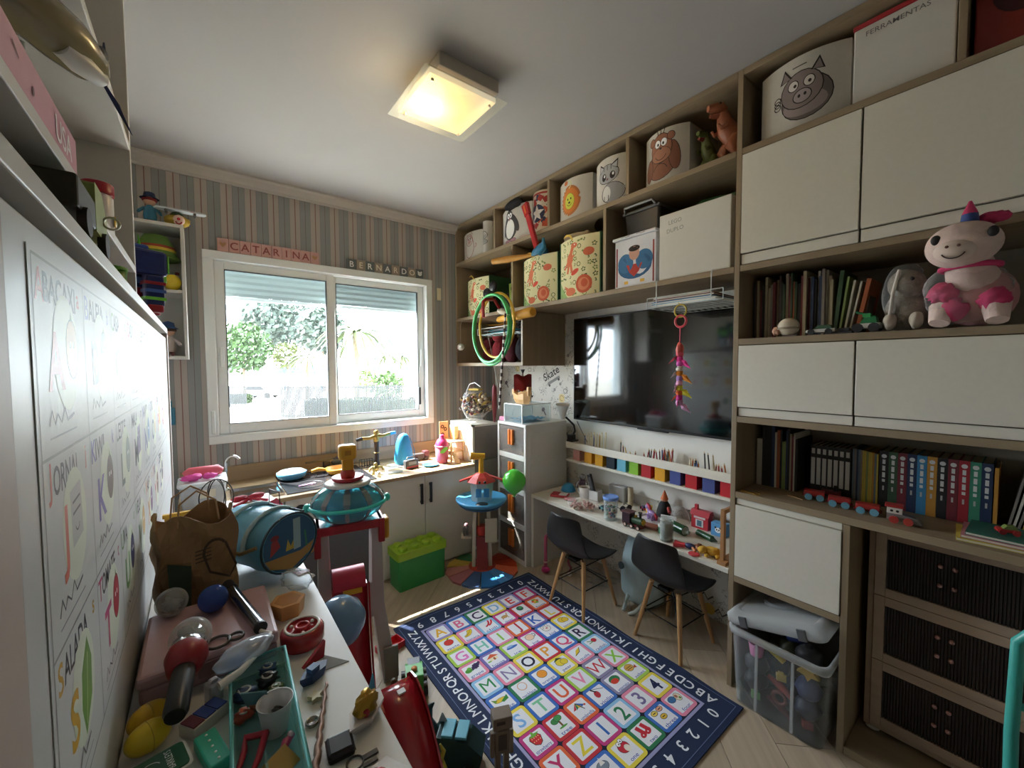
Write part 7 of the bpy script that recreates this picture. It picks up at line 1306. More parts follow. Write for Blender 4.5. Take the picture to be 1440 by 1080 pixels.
mb = MB(); mb.grid(crumple, 40, 14, smooth=False); mb.raw(bagr(0.001, .09, .057), [tuple(range(8))]); o = obj('sack', mb, kraft, t); md = o.modifiers.new('thick', 'SOLIDIFY'); md.thickness = .003
p = Pr(.8); p.off(-.045, .1); p.poly([(-.03, -.09), (.015, -.09), (.02, .04), (-.035, .06)], '#2f3f30'); p.off(.045, .13, .3); p.arc(0, .03, .03, 20, 200, .007, '#4a3a2c'); p.line([(.03, .04), (.035, -.03), (.01, -.05), (-.03, -.01), (-.03, .04)], .006, '#4a3a2c'); p.off(.0, .15)
for q in range(4): p.line([(-.015, .02-.009*q), (.025, .022-.009*q)], .0025, '#4a3a2c')
p.off(.02, .05); p.ell(0, 0, .014, .01, '#55663f'); p.build('printed_marks', lambda u, v, e: Vector((u, -.070-e-.003*math.sin(v*20), v)), t)
for s in (-1, 1): obj('handle', MB().tube([(-.05, s*.055, .235), (-.045, s*.05, .29), (0, s*.04, .315), (.045, s*.05, .285), (.05, s*.055, .235)], .0025, 6), mat('#a8845c', .8), t)
one('red_cloth', MB().blob((0, 0, .05), (.06, .033, .045), .15, 4, seed=3).blob((0, 0, -.045), (.055, .032, .072), .06, 4, seed=4), mat('#5a2420', .85), 'dark red cloth stuffed in the paper bag', 'cloth', tz(-.022, 1.275, .12), .2)
t = thing('tin_bucket', 'black and white tin bucket behind the paper bag', 'bucket', tz(.03, 1.60)); obj('pail', MB().lathe([(.05, 0), (.062, .12), (.064, .122), (.058, .12), (.047, .004)], 26), mat('#26262c', .35), t); obj('rim', MB().torus((0, 0, .122), .063, .004, n=30, k=6), mat('#d8d6d2', .3), t); obj('white_patch', MB().lathe([(.0572, .06), (.0618, .11)], 26, caps=False), mat('#c9c7c4', .4), t)
one('cream_cloth', MB().blob((0, 0, .03), (.045, .045, .03), .25, 5, seed=2), mat('#c9bfa2', .85), 'cream cloth heaped inside the tin bucket', 'cloth', tz(.03, 1.60, .09))
t = thing('wire_whisk', 'dark wire loop whisk standing in the tin bucket', 'whisk', tz(.03, 1.60, .04))
for a in range(3): obj('loop', MB(T(rz=a*1.05)).torus((0, 0, .15), .045, .0018, 'y', 26, 5, R2=.06), mat('#3a3432', .4, .6), t)
obj('grip', MB().cyl((0, 0, 0), (0, 0, .09), .006, n=8), mat('#6a4a3a', .5), t)
t = thing('yellow_ruler', 'yellow plastic ruler resting across the tin bucket area', 'ruler', tz(-.06, 1.78)); obj('bar', MB().box(-.055, .055, -.008, .008, .1, .114), mat('#d8a832', .4), t, .002); obj('foot', MB().box(-.05, -.03, -.008, .008, 0, .1), mat('#c9982c', .4), t); obj('foot', MB().box(.03, .05, -.008, .008, 0, .1), mat('#c9982c', .4), t)
t = thing('gift_box', 'white flat gift box with a red ribbon bow near the oven', 'box', tz(.115, 1.87), .12); obj('box', MB().box(-.1, .1, -.06, .06, 0, .065), mat('#d8d9de', .45), t, .003); obj('lid', MB().box(-.104, .104, -.064, .064, .065, .085), mat('#e2e3e8', .4), t, .003)
for s in (-1, 1): obj('bow_loop', MB().blob((.02+s*.028, 0, .1), (.028, .014, .012), .15, 4), mat('#b8243c', .5), t); obj('bow_tail', MB().tube([(.02, 0, .092), (.02+s*.03, -.03, .09), (.02+s*.055, -.05, .088)], [.006, .009, .007], 6), mat('#b8243c', .5), t)
t = thing('silver_packet', 'silver foil packet with black underside leaning before the gift box', 'packet', tz(.11, 1.731), -.06); obj('black_box', MB().box(-.1, .1, -.05, .05, 0, .07), mat('#1d1c20', .4), t, .003); obj('foil', MB().grid(lambda a, b: ((a-.5)*.21, (b-.5)*.11, .075+.008*math.sin(a*12)*math.sin(b*7+1)), 18, 10).grid(lambda a, b: ((a-.5)*.21, (b-.5)*.11, .072), 2, 2), mat('#b8bac2', .2, .7), t)
t = thing('pink_gift_bag', 'shiny pink and red gift bag with wire handle beside the silver packet', 'gift bag', tz(.192, 1.605), .3); obj('film', MB().loft([bagr(0, .03, .05), bagr(.07, .034, .055, .01), bagr(.13, .03, .05, .02)], smooth=False), mat('#b03a58', .2, var=.15, coat=.6), t, .004); obj('pink_panel', MB().box(-.032, -.03, -.03, .03, .02, .09), mat('#d8a0ac', .3), t); obj('handle', MB().tube([(0, -.04, .13), (0, -.035, .18), (0, .035, .18), (0, .04, .13)], .002, 6), mat('#4a2a30', .5), t)
# blue satchel
bs = thing('blue_satchel', 'light blue cylindrical duffel bag with round printed end and straps', 'bag', tz(.112, 1.395, .016), 0); bs.scale = (1.06, 1.06, 1.0)
ca, cb_ = Vector((-.03, .10, .088)), Vector((.075, -.09, .088)); ax_ = (cb_-ca).normalized(); sd1 = Vector((0, 0, 1)).cross(ax_).normalized(); sd2 = ax_.cross(sd1)
def brr(f, r, k): c = ca.lerp(cb_, f); return [c+(sd1*math.cos(a)+sd2*math.sin(a))*r*(1+k*math.sin(5*a+f*9)) for a in [2*PI*i/30 for i in range(30)]]
obj('barrel', MB().loft([brr(0, .06, .02), brr(.04, .078, .03), brr(.25, .085, .04), brr(.5, .083, .05), brr(.75, .085, .03), brr(.95, .084, .01), brr(1, .08, 0)]), mat('#5fa6c6', .45, var=.25, scale=10, bump=.25), bs)
obj('end_piping', MB().tube(brr(1.0, .083, 0), .003, 6, closed=True), mat('#27404c', .5), bs)
p = Pr(.5); p.ell(0, 0, .078, .078, '#2f5f86'); p.poly([(-.075, -.02), (-.03, -.035), (.02, -.03), (.074, -.025), (.06, -.052), (.0, -.078), (-.06, -.05)], '#b0894c'); p.poly([(-.02, -.02), (-.012, .01), (0, -.01), (.008, .012), (.015, -.02)], '#c9b04a'); p.poly([(.03, 0), (.04, .03), (.055, .02), (.06, -.02)], '#a83a3c'); p.ell(.045, .03, .012, .008, '#8a2f3a'); p.line([(-.05, -.03), (-.045, .02)], .006, '#3f8a6a'); p.rect(-.02, .02, .022, .09, '#9fbcc4')
p.build('printed_end', lambda u, v, e: cb_+ax_*(.0005+e)-sd1*u+sd2*v if sd2.z > 0 else cb_+ax_*(.0005+e)+sd1*u-sd2*v, bs)
obj('strap', MB().tube([brr(.3, .09, 0)[i] for i in range(0, 16)], .006, 8), mat('#a8c8d2', .6), bs); obj('strap', MB().tube([brr(.72, .09, 0)[i] for i in range(0, 16)], .006, 8), mat('#a8c8d2', .6), bs); obj('zip', MB().tube([brr(f/8, .089, 0)[5] for i, f in enumerate(range(9))], .003, 6), mat('#6a7478', .4, .5), bs)
obj('carry_handle', MB().tube([brr(.2, .086, 0)[14], brr(.4, .1, 0)[15], brr(.75, .1, 0)[15], brr(.93, .086, 0)[14]], .005, 8), mat('#8a7a58', .6), bs)
t = thing('yellow_toy_bench', 'yellow plastic toy bench end sticking out behind the satchel', 'toy', tz(.20, 1.555-.03), -.5); ybm = mat('#dcae54', .4); obj('bar', MB().tube([(-.03, 0, .075), (.04, 0, .05)], .006, 8), ybm, t); obj('post', MB().tube([(-.03, 0, .08), (-.03, 0, .0)], .008, 8), ybm, t); obj('post', MB().tube([(.03, 0, .06), (.03, 0, .0)], .008, 8), ybm, t)
one('clear_bag', MB().blob((0, 0, .024), (.035, .05, .022), .25, 6, 22, 14, 4), glass('#eef2f4', .8, .06, 'loose_film'), 'crumpled clear plastic bag at the desk edge beside the satchel', 'plastic bag', tz(.195, 1.235), .4)
t = thing('pink_comb', 'small pink comb on the desk edge beside the satchel', 'comb', tz(.222, 1.33), .3); obj('spine', MB().box(-.012, .012, -.03, .03, 0, .004), mat('#d88a9a', .4), t, .001)
for i in range(7): obj('tooth', MB().box(-.022, -.012, -.027+.009*i-.002, -.027+.009*i+.002, 0, .003), mat('#d88a9a', .4), t)
# pink case and rod
pc = thing('pink_toy_case', 'pale pink rectangular toy case under the glass balls', 'case', tz(.0, 1.075), -.0); pkm = mat('#b08f93', .45, var=.06)
obj('tray', MB().box(-.105, .112, -.115, .115, 0, .03), pkm, pc, .006); obj('lid', MB().box(-.108, .115, -.118, .118, .031, .055), mat('#bd9a9e', .4, var=.06), pc, .007); obj('clasp', MB().box(-.02, .02, -.122, -.118, .018, .045), mat('#8a6f74', .4), pc)
t = thing('metal_rod', 'black and steel telescopic rod lying across the pink case', 'rod', tz(.065, 1.06, .0555)); obj('tube', MB().cyl((.018, -.085, .0125), (-.02, .12, .0125), .0125, n=16), mat('#8f8f94', .2, .9), t); obj('sleeve', MB().cyl((-.02, .12, .0125), (-.0262, .153, .0125), .0135, n=16), mat('#1d1d20', .4), t); obj('end_cap', MB().cyl((.018, -.085, .0125), (.019, -.091, .0125), .0128, n=16), mat('#2a2a2d', .4), t)
bgl = glass('#eceeee', .75, .03, 'ball_glass')
def ball(loc, r, m, label, inner):
    t = thing('glass_ball', label, 'glass ball', loc); obj('shell', MB().sph((0, 0, r), r, 26, 18), m, t); obj('core', MB().blob((0, 0, r*.8), r*.5, .4, 6, seed=int(r*1000)), mat(inner, .3), t); return t
ball(tz(-.066, 1.165, .0555), .03, bgl, 'clear bubble ball by the poster wall on the pink case', '#8a8a88')
ball(tz(.008, 1.128, .0555), .029, glass('#4a68b8', .5, .03, 'blue_ball'), 'blue tinted bubble ball on the pink case', '#c9d2e2')
mk = thing('toy_microphone', 'toy microphone with clear glitter ball, red collar and black handle', 'toy microphone', tz(-.03, .985, .088)); mk.scale = (.86, .86, .9); mk.rotation_euler = (-1.43, 0, -.1)
obj('ball', MB().sph((0, 0, .0), .04, 28, 18), bgl, mk); obj('ball_core', MB().blob((0, 0, 0), .02, .5, 7, seed=5), mat('#b8b8b4', .2, .6), mk); obj('chrome_ring', MB().lathe([(.034, -.045), (.034, -.03), (.031, -.027)], 26), mat('#cfcfd0', .15, .9), mk)
obj('collar', MB().lathe([(.02, -.095), (.03, -.09), (.038, -.06), (.036, -.046)], 26), mat('#8f1f26', .3), mk); obj('handle', MB().lathe([(.016, -.2), (.02, -.19), (.02, -.1), (.019, -.094)], 20), mat('#161618', .35), mk)
t = thing('hair_clips', 'heap of small silver hair clips on the pink case', 'hair clips', tz(.003, 1.179, .0555))
for i in range(5): obj('clip', MB(T(0, 0, .002+.003*i, rz=i*.9)).tube([(-.02, 0, 0), (.0, .007, .002), (.02, 0, 0), (.0, -.007, .002)], .0022, 6, closed=True), mat('#a8a8ac', .2, .9), t)
one('bottle_opener', MB().torus((0, 0, .004), .02, .003, n=22, k=6).torus((.03, .0, .004), .013, .003, n=18, k=6), mat('#55504e', .3, .8), 'small dark metal ring pair on the front of the pink case', 'rings', tz(.012, .985, .0555))
# front things
t = thing('orange_block', 'hexagonal pale orange plastic pot near the desk edge', 'pot', tz(.155, 1.115)); obj('wall', MB().prism(ngon(.035, 6), 0, .035, taper=1.12), mat('#d09a5c', .4), t); obj('cavity', MB().prism(ngon(.03, 6), .0352, .0356, taper=1.0), mat('#b57f44', .5), t)
t = thing('tape_reel', 'round red tape reel case with white scalloped ring', 'toy reel', tz(.162, .975)); obj('case', MB().lathe([(.04, 0), (.044, .008), (.044, .03), (.038, .037), (.03, .038), (.03, .034), (0, .034)], 34), mat('#a51c24', .25, coat=.5), t); obj('white_ring', MB().torus((0, 0, .0385), .0335, .0028, n=34, k=6), mat('#e2dcd8', .4), t); obj('hub', MB().lathe([(.015, .034), (.015, .04), (.011, .041), (.01, .036)], 22), mat('#b5222a', .3), t)
for a in range(3): obj('dot', MB().sph((.024*math.cos(a*2.1+.4), .024*math.sin(a*2.1+.4), .035), .004, 8, 6), mat('#e2dcd8', .4), t)
t = thing('red_flag_piece', 'red triangular toy piece standing on the desk', 'toy piece', tz(.17, .895), .3); obj('fin', MB(T(rx=PI/2)).prism([(-.026, 0), (.018, 0), (.022, .034)], -.004, .004), mat('#a8202a', .35), t, .001)
one('set_square', MB().prism([(0, 0), (.055, .012), (.005, .05)], 0, .0015), glass('#dcdcd8', .6, .08, 'clear_square'), 'clear plastic set square lying flat on the desk', 'set square', tz(.17, .855), -.3)
# teal organiser tray with contents
tr = thing('organiser_tray', 'translucent teal organiser tray full of small toys', 'tray', tz(.068, .772), -.04); tg = glass('#d2f2f0', .78, .1, 'teal_plastic'); tw, tl_ = .046, .155; g = MB()
for a in ((-tw, tw, -tl_, tl_, 0, .003), (-tw, -tw+.004, -tl_, tl_, .003, .036), (tw-.004, tw, -tl_, tl_, .003, .036), (-tw+.004, tw-.004, -tl_, -tl_+.004, .003, .036), (-tw+.004, tw-.004, tl_-.004, tl_, .003, .036), (-.006, -.003, -tl_+.004, -tl_*.55, .003, .034)): g.box(*a)
obj('tray', g, tg, tr); obj('rim', MB().tube([(-tw, -tl_, .037), (tw, -tl_, .037), (tw, tl_, .037), (-tw, tl_, .037)], .003, 6, closed=True), mat('#5fb5b2', .35), tr)
TR = TZ+.0035
t = thing('paper_cup', 'white small cup with a dark piece inside standing in the teal tray', 'cup', (.082, .757, TR)); obj('cup', MB().lathe([(.018, 0), (.026, .052), (.0275, .053), (.024, .05), (.016, .003)], 26), mat('#d3d1d0', .35), t); obj('dark_piece', MB().blob((.004, .004, .03), (.008, .01, .006), .3, 5), bkm, t)
t = thing('blister_pack', 'clear blister pack with white edge and a blue toy over the teal tray', 'blister pack', tz(.052, .917, .044), .5); obj('bubble', MB().blob((0, 0, .016), (.055, .03, .016), .1, 4, 22, 14, 3), glass('#dfe8f2', .65, .05, 'blister'), t); obj('white_edge', MB().tube([(-.065, -.03, .006), (-.03, -.034, .01), (.02, -.02, .016), (.055, .005, .018), (.05, .028, .02)], [.008, .006, .005, .004, .004], 8), mat('#dedad4', .5), t); obj('blue_toy', MB().blob((-.02, -.005, .014), (.02, .012, .01), .2, 4), mat('#2f7fc0', .4), t)
for i, (x, y, c, l, s) in enumerate(((.046, .858, '#2a3a5c', 'dark blue toy car body at the back of the teal tray', .015), (.084, .875, '#1f1d22', 'black sunglasses piece at the back of the teal tray', .014), (.088, .908, '#2c4a70', 'blue jumping toy at the tray corner', .012), (.094, .843, '#4a5a2c', 'green striped ladybird toy in the teal tray', .011), (.042, .812, '#b0482c', 'orange red wooden bead toy in the teal tray', .012), (.04, .655, '#3f8fc8', 'light blue wrapped sweet in the teal tray', .012))):
    t = thing('small_toy', l, 'toy', (x, y, TR)); obj('body', MB().blob((0, 0, s*.9), (s*1.3, s, s*.8), .25, 5, seed=i+3), mat(c, .35), t); obj('detail', MB().torus((0, 0, s*1.5), s*.6, s*.14, n=16, k=6), mat('#c9c4bc', .3), t)
t = thing('game_card', 'blue and orange patterned card leaning in the teal tray', 'card', (.07, .815, TR), -.5); obj('sheet', MB(T(rx=.5)).box(-.02, .02, -.001, .001, 0, .07), mat('#5f8a94', .5), t); obj('picture', MB(T(rx=.5)).box(-.016, .016, -.0016, -.001, .01, .028), mat('#c07a5a', .5), t)
t = thing('red_ribbon_strip', 'crumpled crimson ribbon lying in the teal tray', 'ribbon', (.046, .732, TR), .2); obj('band', MB().tube([(-.03, -.03, .005), (-.01, 0, .012), (.0, .03, .008), (.02, .0, .02), (.0, -.03, .012), (-.02, -.05, .006)], [.003, .005, .006, .006, .005, .003], 6), mat('#a81c34', .4), t)
t = thing('photo_card', 'small gold framed picture card in the front of the teal tray', 'card', (.088, .665, TR), .6); obj('card', MB(T(rx=-1.1)).box(-.02, .02, -.001, .001, 0, .035), mat('#b08a44', .4), t); obj('picture', MB(T(rx=-1.1)).box(-.015, .015, .001, .0014, .005, .03), mat('#5a4428', .5), t)
t = thing('pink_sparkle_clip', 'pink glitter hair clip by the cup in the teal tray', 'hair clip', (.09, .708, TR), .9); obj('bar', MB().tube([(-.02, 0, .006), (0, 0, .012), (.02, 0, .006)], [.003, .007, .003], 8), mat('#b03a68', .3), t); obj('gem', MB().sph((.012, 0, .014), .005, 8, 6), mat('#e0c8d0', .1), t)
t = thing('colour_case', 'blue and maroon compartment case beside the teal tray', 'case', tz(-.012, .85), .62); obj('frame', MB().box(-.03, .03, -.018, .018, 0, .02), mat('#c9c4bc', .4), t, .002)
for i, c in enumerate(('#6a1f2a', '#26408f', '#26408f')): obj('cell', MB().box(-.028+.0195*i, -.0105+.0195*i, -.0155, .0155, .0201, .0222), mat(c, .35), t)
one('white_bottle', MB().box(-.012, .012, -.01, .01, 0, .036).box(-.007, .007, -.006, .006, .036, .043), mat('#cfccd0', .35), 'white rectangular little bottle behind the colour case', 'bottle', tz(.002, .9), .4, bevel=.003)
for x, y, c, l in ((-.085, .893, '#d0a82a', 'yellow plastic egg behind the other egg'), (-.083, .846, '#d8bc2e', 'bright yellow plastic egg beside the green tin')):
    t = thing('plastic_egg', l, 'egg', tz(x, y), .4); obj('shell', MB().sph((0, 0, .0225), (.03, .0225, .0225), 24, 16), mat(c, .3), t); obj('seam', MB().torus((0, 0, .0225), .0224, .0007, 'x', 28, 5), mat('#b89a24', .4), t)
t = thing('green_tin', 'green flat tin with white lettering at the desk wall', 'tin', tz(-.066, .778), .22); obj('tin', MB().prism(rrect(.072, .06, .008), 0, .016), mat('#d5d8d4', .35), t, .002); obj('lid', MB().prism(rrect(.064, .052, .006), .0162, .0185), mat('#1c5a38', .35), t)
p = Pr(.4); p.text('BARKLEYS', .012, 0, .012, '#e2e6e0', PI/2, .004, width=.04); p.arc(-.01, 0, .012, 20, 160, .0015, '#c9d0c8'); p.build('tin_lettering', lambda u, v, e: Vector((u, v, .0187+e)), t)
t = thing('teal_case', 'small turquoise case with white dots beside the green tin', 'case', tz(-.052, .775), .25); t.location = tz(-.001, .772); obj('box', MB().box(-.018, .012, -.045, .035, 0, .02), mat('#2fae94', .35), t, .003)
for i in range(5): obj('dot', MB().lathe([(.002, .02), (.002, .0206), (0, .0207)], 8, (-.003, -.035+.015*i, 0), caps=False), mat('#e0e8e4', .4), t)
t = thing('blue_whale_toy', 'blue boat shaped clip toy beside the teal tray', 'toy', tz(.158, .845), .5); obj('hull', MB().loft([[(x*k, y*k, z) for x, y in ((-.03, 0), (-.012, -.012), (.018, -.012), (.032, 0), (.018, .012), (-.012, .012))] for z, k in ((0, .8), (.012, 1), (.018, 1.02))], smooth=False), mat('#2f4a78', .4), t); obj('seat', MB().box(-.01, .008, -.008, .008, .018, .026), mat('#4a6a9a', .4), t)
one('star_charm', MB().prism([((.014 if i % 2 == 0 else .007)*math.cos(i*PI/5), (.014 if i % 2 == 0 else .007)*math.sin(i*PI/5)) for i in range(10)], 0, .008), mat('#cfc49a', .4), 'pale star charm beside the blue boat toy', 'charm', tz(.15, .79), .3)
one('metal_ring', MB().lathe([(.013, 0), (.015, .002), (.015, .007), (.013, .0085), (.0115, .006), (0, .004)], 26, caps=False), mat('#8f8a84', .25, .8), 'flat round metal button on the desk beside the wand', 'button', tz(.1335, .737)).scale = (.72, .72, .8)
t = thing('magic_wand', 'bronze twisted toy wand lying along the desk', 'toy wand', tz(.163, .72)); pts = [Vector((.010-.058*f+.0015*math.sin(f*40), .09-.18*f, .0065)) for f in [i/24 for i in range(25)]]
obj('shaft', MB().tube(pts, [.002+.004*(i/24)+.0012*(i % 2) for i in range(25)], 8), mat('#8a6a58', .35, .5), t)
t = thing('black_case', 'small black earphone case on the desk by the wand', 'case', tz(.158, .656), -.1); obj('shell', MB().box(-.02, .02, -.02, .02, 0, .016), mat('#131315', .3), t, .005); obj('seam', MB().box(-.0203, .0203, -.0203, .0203, .009, .0098), mat('#2c2c30', .4), t)
one('key_ring', MB().torus((0, 0, .002), .012, .0015, n=20, k=6).box(.012, .035, -.004, .004, .0005, .003).box(.008, .03, -.016, -.01, .0005, .003), mat('#55555a', .3, .8), 'dark keys on a ring in front of the black case', 'keys', tz(.17, .62))
t = thing('treasure_toy', 'gold and white toy treasure boat with blue fin at the desk edge', 'toy', tz(.21, .692), .7); t.scale = (1.3, 1.3, 1.3); obj('hull', MB().loft([[(x*k, y*k, z) for x, y in ((-.035, 0), (-.012, -.016), (.02, -.014), (.034, 0), (.02, .014), (-.012, .016))] for z, k in ((0, .7), (.01, 1), (.014, 1.03))], smooth=False), mat('#cfc6c0', .35), t); obj('gold_heap', MB().blob((.0, 0, .02), (.02, .012, .012), .35, 7, seed=4), mat('#b08a34', .3, .6), t); obj('fin', MB().tube([(.02, .004, .016), (.034, .01, .034)], [.006, .001], 8), mat('#4a8ab0', .4), t); obj('red_bead', MB().sph((-.012, -.008, .019), .005, 8, 6), mat('#a82a34', .3), t)
t = thing('white_envelope', 'crumpled white paper packet at the near desk edge', 'packet', tz(.195, .541), .4); obj('sheet', MB().grid(lambda a, b: ((a-.5)*.08, (b-.5)*.1, .006+.004*math.sin(a*7+b*4)), 8, 8).grid(lambda a, b: ((a-.5)*.08, (b-.5)*.1, .001), 2, 2), mat('#cfcac4', .7), t); obj('fold_line', MB().tube([(-.03, -.04, .009), (.0, .03, .012), (.03, -.04, .009)], .0008, 5), mat('#8a8580', .7), t)
one('red_ball', MB().blob((0, 0, .014), (.02, .016, .013), .06, 3), mat('#a8303c', .25, coat=.5), 'glossy red candy ball on the near desk edge', 'ball', tz(.178, .553, .009))
# ================================================================ toys on the left shelves
S1, S2, S3 = 1.5425, 1.6725, 2.0375
pl_ = thing('toy_airplane', 'olive and white toy airplane with dark blue propeller on the upper bookcase', 'toy airplane', (-.2, 1.04, 1.862), -.55); pl_.scale = (.75, .75, .75)
om = mat('#8a7f5c', .25, coat=.5)
obj('fuselage', MB().tube([(-.02, -.22, .10), (-.01, -.14, .115), (0, -.04, .12), (.0, .06, .115), (.002, .13, .10), (.003, .16, .09)], [.028, .046, .06, .06, .045, .022], 22), om, pl_); obj('belly', MB().tube([(.02, .03, .075), (.02, .08, .072), (.016, .14, .074)], [.022, .028, .02], 18), mat('#d9d9d6', .3), pl_)
obj('tail_fin', MB().box(-.025, -.012, -.25, -.18, .12, .185), mat('#4a2a2c', .4), pl_, .004); obj('eye', MB().lathe([(.016, 0), (.016, .004), (0, .006)], 18, (.0, 0, 0), caps=False).at(), bkm, pl_).matrix_local = T(.042, .115, .12, ry=PI/2)
obj('propeller_blade', MB().loft([[(-.004, .165, .09), (.004, .165, .09), (.004, .17, .094), (-.004, .17, .094)], [(-.004, .17, .14), (.008, .17, .14), (.008, .174, .15), (-.004, .174, .15)], [(-.001, .175, .19), (.002, .175, .19), (.002, .177, .192), (-.001, .177, .192)]], smooth=False), mat('#1c2a5c', .35), pl_)
obj('propeller_blade', MB().loft([[(-.004, .165, .085), (.004, .165, .085), (.004, .17, .08), (-.004, .17, .08)], [(.002, .2, .045), (.014, .2, .045), (.014, .204, .036), (.002, .204, .036)], [(.01, .24, -.01), (.012, .24, -.01), (.012, .242, -.012), (.01, .242, -.012)]], smooth=False), mat('#1c2a5c', .35), pl_)
obj('wing', MB().box(-.13, -.045, -.02, .06, .11, .122), mat('#6a5f48', .4), pl_, .004); obj('stand', MB().tube([(-.05, .02, .07), (-.05, .02, -.253)], .008, 10), mat('#d0d0cc', .3), pl_); obj('stand_base', MB().lathe([(.05, -.253), (.05, -.246), (.02, -.24)], 24, (-.05, .02, 0)), mat('#d0d0cc', .3), pl_)
t = thing('pink_box_toy', 'long pink toy box with white lettering on the upper bookcase edge', 'toy box', (-.20, .80, S2)); obj('box', MB().box(-.03, .047, -.2, .2, 0, .07), mat('#c48a98', .45), t, .004); p = Pr(.45); p.l = 1; p.text('USA', .115, .035, .05, '#e6e0de', 0, .012); p.line([(-.1, .05), (-.08, .04)], .004, '#6a3a48'); p.ell(-.03, .03, .004, .006, '#6a3a48'); p.build('box_lettering', lambda u, v, e: Vector((.0472+e, u, v)), t)
t = thing('black_clip_toy', 'small black clamp on the bookcase shelf', 'clamp', (-.17, 1.14, S2)); obj('jaw', MB().box(-.012, .012, -.014, .014, 0, .03), bkm, t, .003); obj('handle', MB().tube([(0, .014, .02), (0, .03, .012), (0, .034, .002)], .004, 8), bkm, t)
t = thing('crocodile_head_toy', 'green peaked toy figure with orange trim in the top corner of the bookcase', 'toy', (-.22, 1.63, S3)); obj('body', MB().lathe([(.05, 0), (.05, .05), (.04, .1)], 16), mat('#8a7a4a', .5), t); obj('peak', MB().lathe([(.045, .12), (.002, .2)], 4), mat('#2f5a3a', .5), t); obj('band', MB().torus((0, 0, .11), .042, .008, n=22, k=8), mat('#c8923a', .5), t)
t = thing('green_truck', 'olive green military toy truck on the lower left shelf', 'toy truck', (-.165, .90, S1), PI/2); og = mat('#8c984a', .5)
obj('bed', MB().box(-.12, .0, -.045, .045, .03, .075), mat('#2f2a1c', .6), t, .004); obj('cab', MB().loft([[(x, s, z) for x, z in ((0, .03), (.095, .03), (.095, .07), (.06, .105), (0, .105))] for s in (-.045, .045)], smooth=False), og, t, .004)
for x in (-.085, .055):
    for s in (-1, 1): obj('wheel', MB().cyl((x, s*.04, .02), (x, s*.05, .02), .02, n=18), mat('#241d18', .7), t)
obj('mirror', MB().torus((.06, -.055, .06), .01, .002, 'x', 14, 5), mat('#b8b4a0', .3, .5), t)
t = thing('red_lid_jar', 'white toy jar with red lid and a yellow flower on the bookcase shelf', 'jar', (-.185, 1.42, S2)); obj('jar', MB().lathe([(.026, 0), (.028, .01), (.028, .105), (.024, .112)], 22), mat('#d8d4d0', .3), t); obj('lid', MB().lathe([(.03, .112), (.03, .136), (.027, .139)], 22), mat('#a81c2c', .35), t); obj('flower', MB().lathe([(.014, 0), (.014, .002), (0, .003)], 10, caps=False), mat('#d8b23a', .4), t).matrix_local = T(.0285, 0, .05, ry=PI/2)
t = thing('green_tub', 'small green tub on the lower left shelf before the truck', 'tub', (-.145, 1.27, S1)); obj('tub', MB().lathe([(.018, 0), (.022, .035), (.019, .035), (.016, .003)], 20), mat('#4a8a2c', .35), t); obj('lid', MB().lathe([(.023, .0355), (.023, .042), (.02, .044)], 20), mat('#5fa03a', .35), t)
t = thing('red_race_car', 'dark red toy car on the lower left shelf', 'toy car', (-.18, 1.50, S1), PI/2); obj('body', MB().loft([[(x, s, z) for x, z in ((-.06, .012), (.06, .012), (.06, .026), (.02, .032), (0, .045), (-.04, .045), (-.06, .03))] for s in (-.022, .022)], smooth=False), mat('#9a2a3a', .35), t, .003)
for x in (-.035, .035):
    for s in (-1, 1): obj('wheel', MB().cyl((x, s*.022, .013), (x, s*.03, .013), .013, n=14), bkm, t)
tf = thing('robot_toy', 'dark blue transforming robot toy with green and red parts at the shelf end', 'toy robot', (-.16, 1.93, S1), .4); tf.scale = (1.3, 1.3, 1.3); nb, gn_, rd_, wt_ = mat('#1c2c66', .3), mat('#6fc03f', .35), mat('#8f1a28', .35), mat('#c9ccce', .3)
obj('torso', MB().box(-.035, .04, -.05, .05, .07, .15), nb, tf, .008); obj('shoulder', MB().box(-.04, .035, -.085, -.052, .1, .165), nb, tf, .008); obj('shoulder', MB().box(-.04, .035, .052, .085, .1, .165), nb, tf, .008); obj('head', MB().box(-.02, .02, -.02, .02, .152, .19), mat('#2f4a90', .3), tf, .006); obj('chest', MB().box(.04, .052, -.03, .03, .09, .13), gn_, tf, .004)
for s in (-1, 1): obj('leg', MB().box(-.03, .03, s*.03-.018, s*.03+.018, 0, .07), rd_ if s < 0 else nb, tf, .005); obj('arm', MB().box(-.015, .025, s*.075-.013, s*.075+.013, .02, .1), nb, tf, .005)
obj('wing', MB().box(-.055, -.042, -.075, .075, .12, .185), nb, tf, .004)
for s in (-1, 1):
    obj('shoulder_stripe', MB().box(.036, .039, s*.068-.012, s*.068+.012, .11, .155), gn_, tf); obj('shin_plate', MB().box(.03, .036, s*.03-.012, s*.03+.012, .01, .055), mat('#b8bcc0', .2, .7), tf, .002); obj('fist', MB().box(-.012, .022, s*.075-.014, s*.075+.014, .004, .024), rd_, tf, .004); obj('antenna', MB().cyl((0, s*.016, .188), (-.004, s*.022, .212), .003, .001, 8), gn_, tf)
obj('visor', MB().box(.02, .0225, -.014, .014, .17, .178), mat('#c9d84a', .2), tf); obj('side_vent', MB().box(-.02, .02, -.0525, -.05, .08, .095), mat('#4a70b8', .3), tf)
for q in range(3): obj('arm_band', MB().box(-.017, .027, -.0895, -.0605, .035+.02*q, .043+.02*q), (gn_, mat('#3f60a8', .3), rd_)[q], tf)
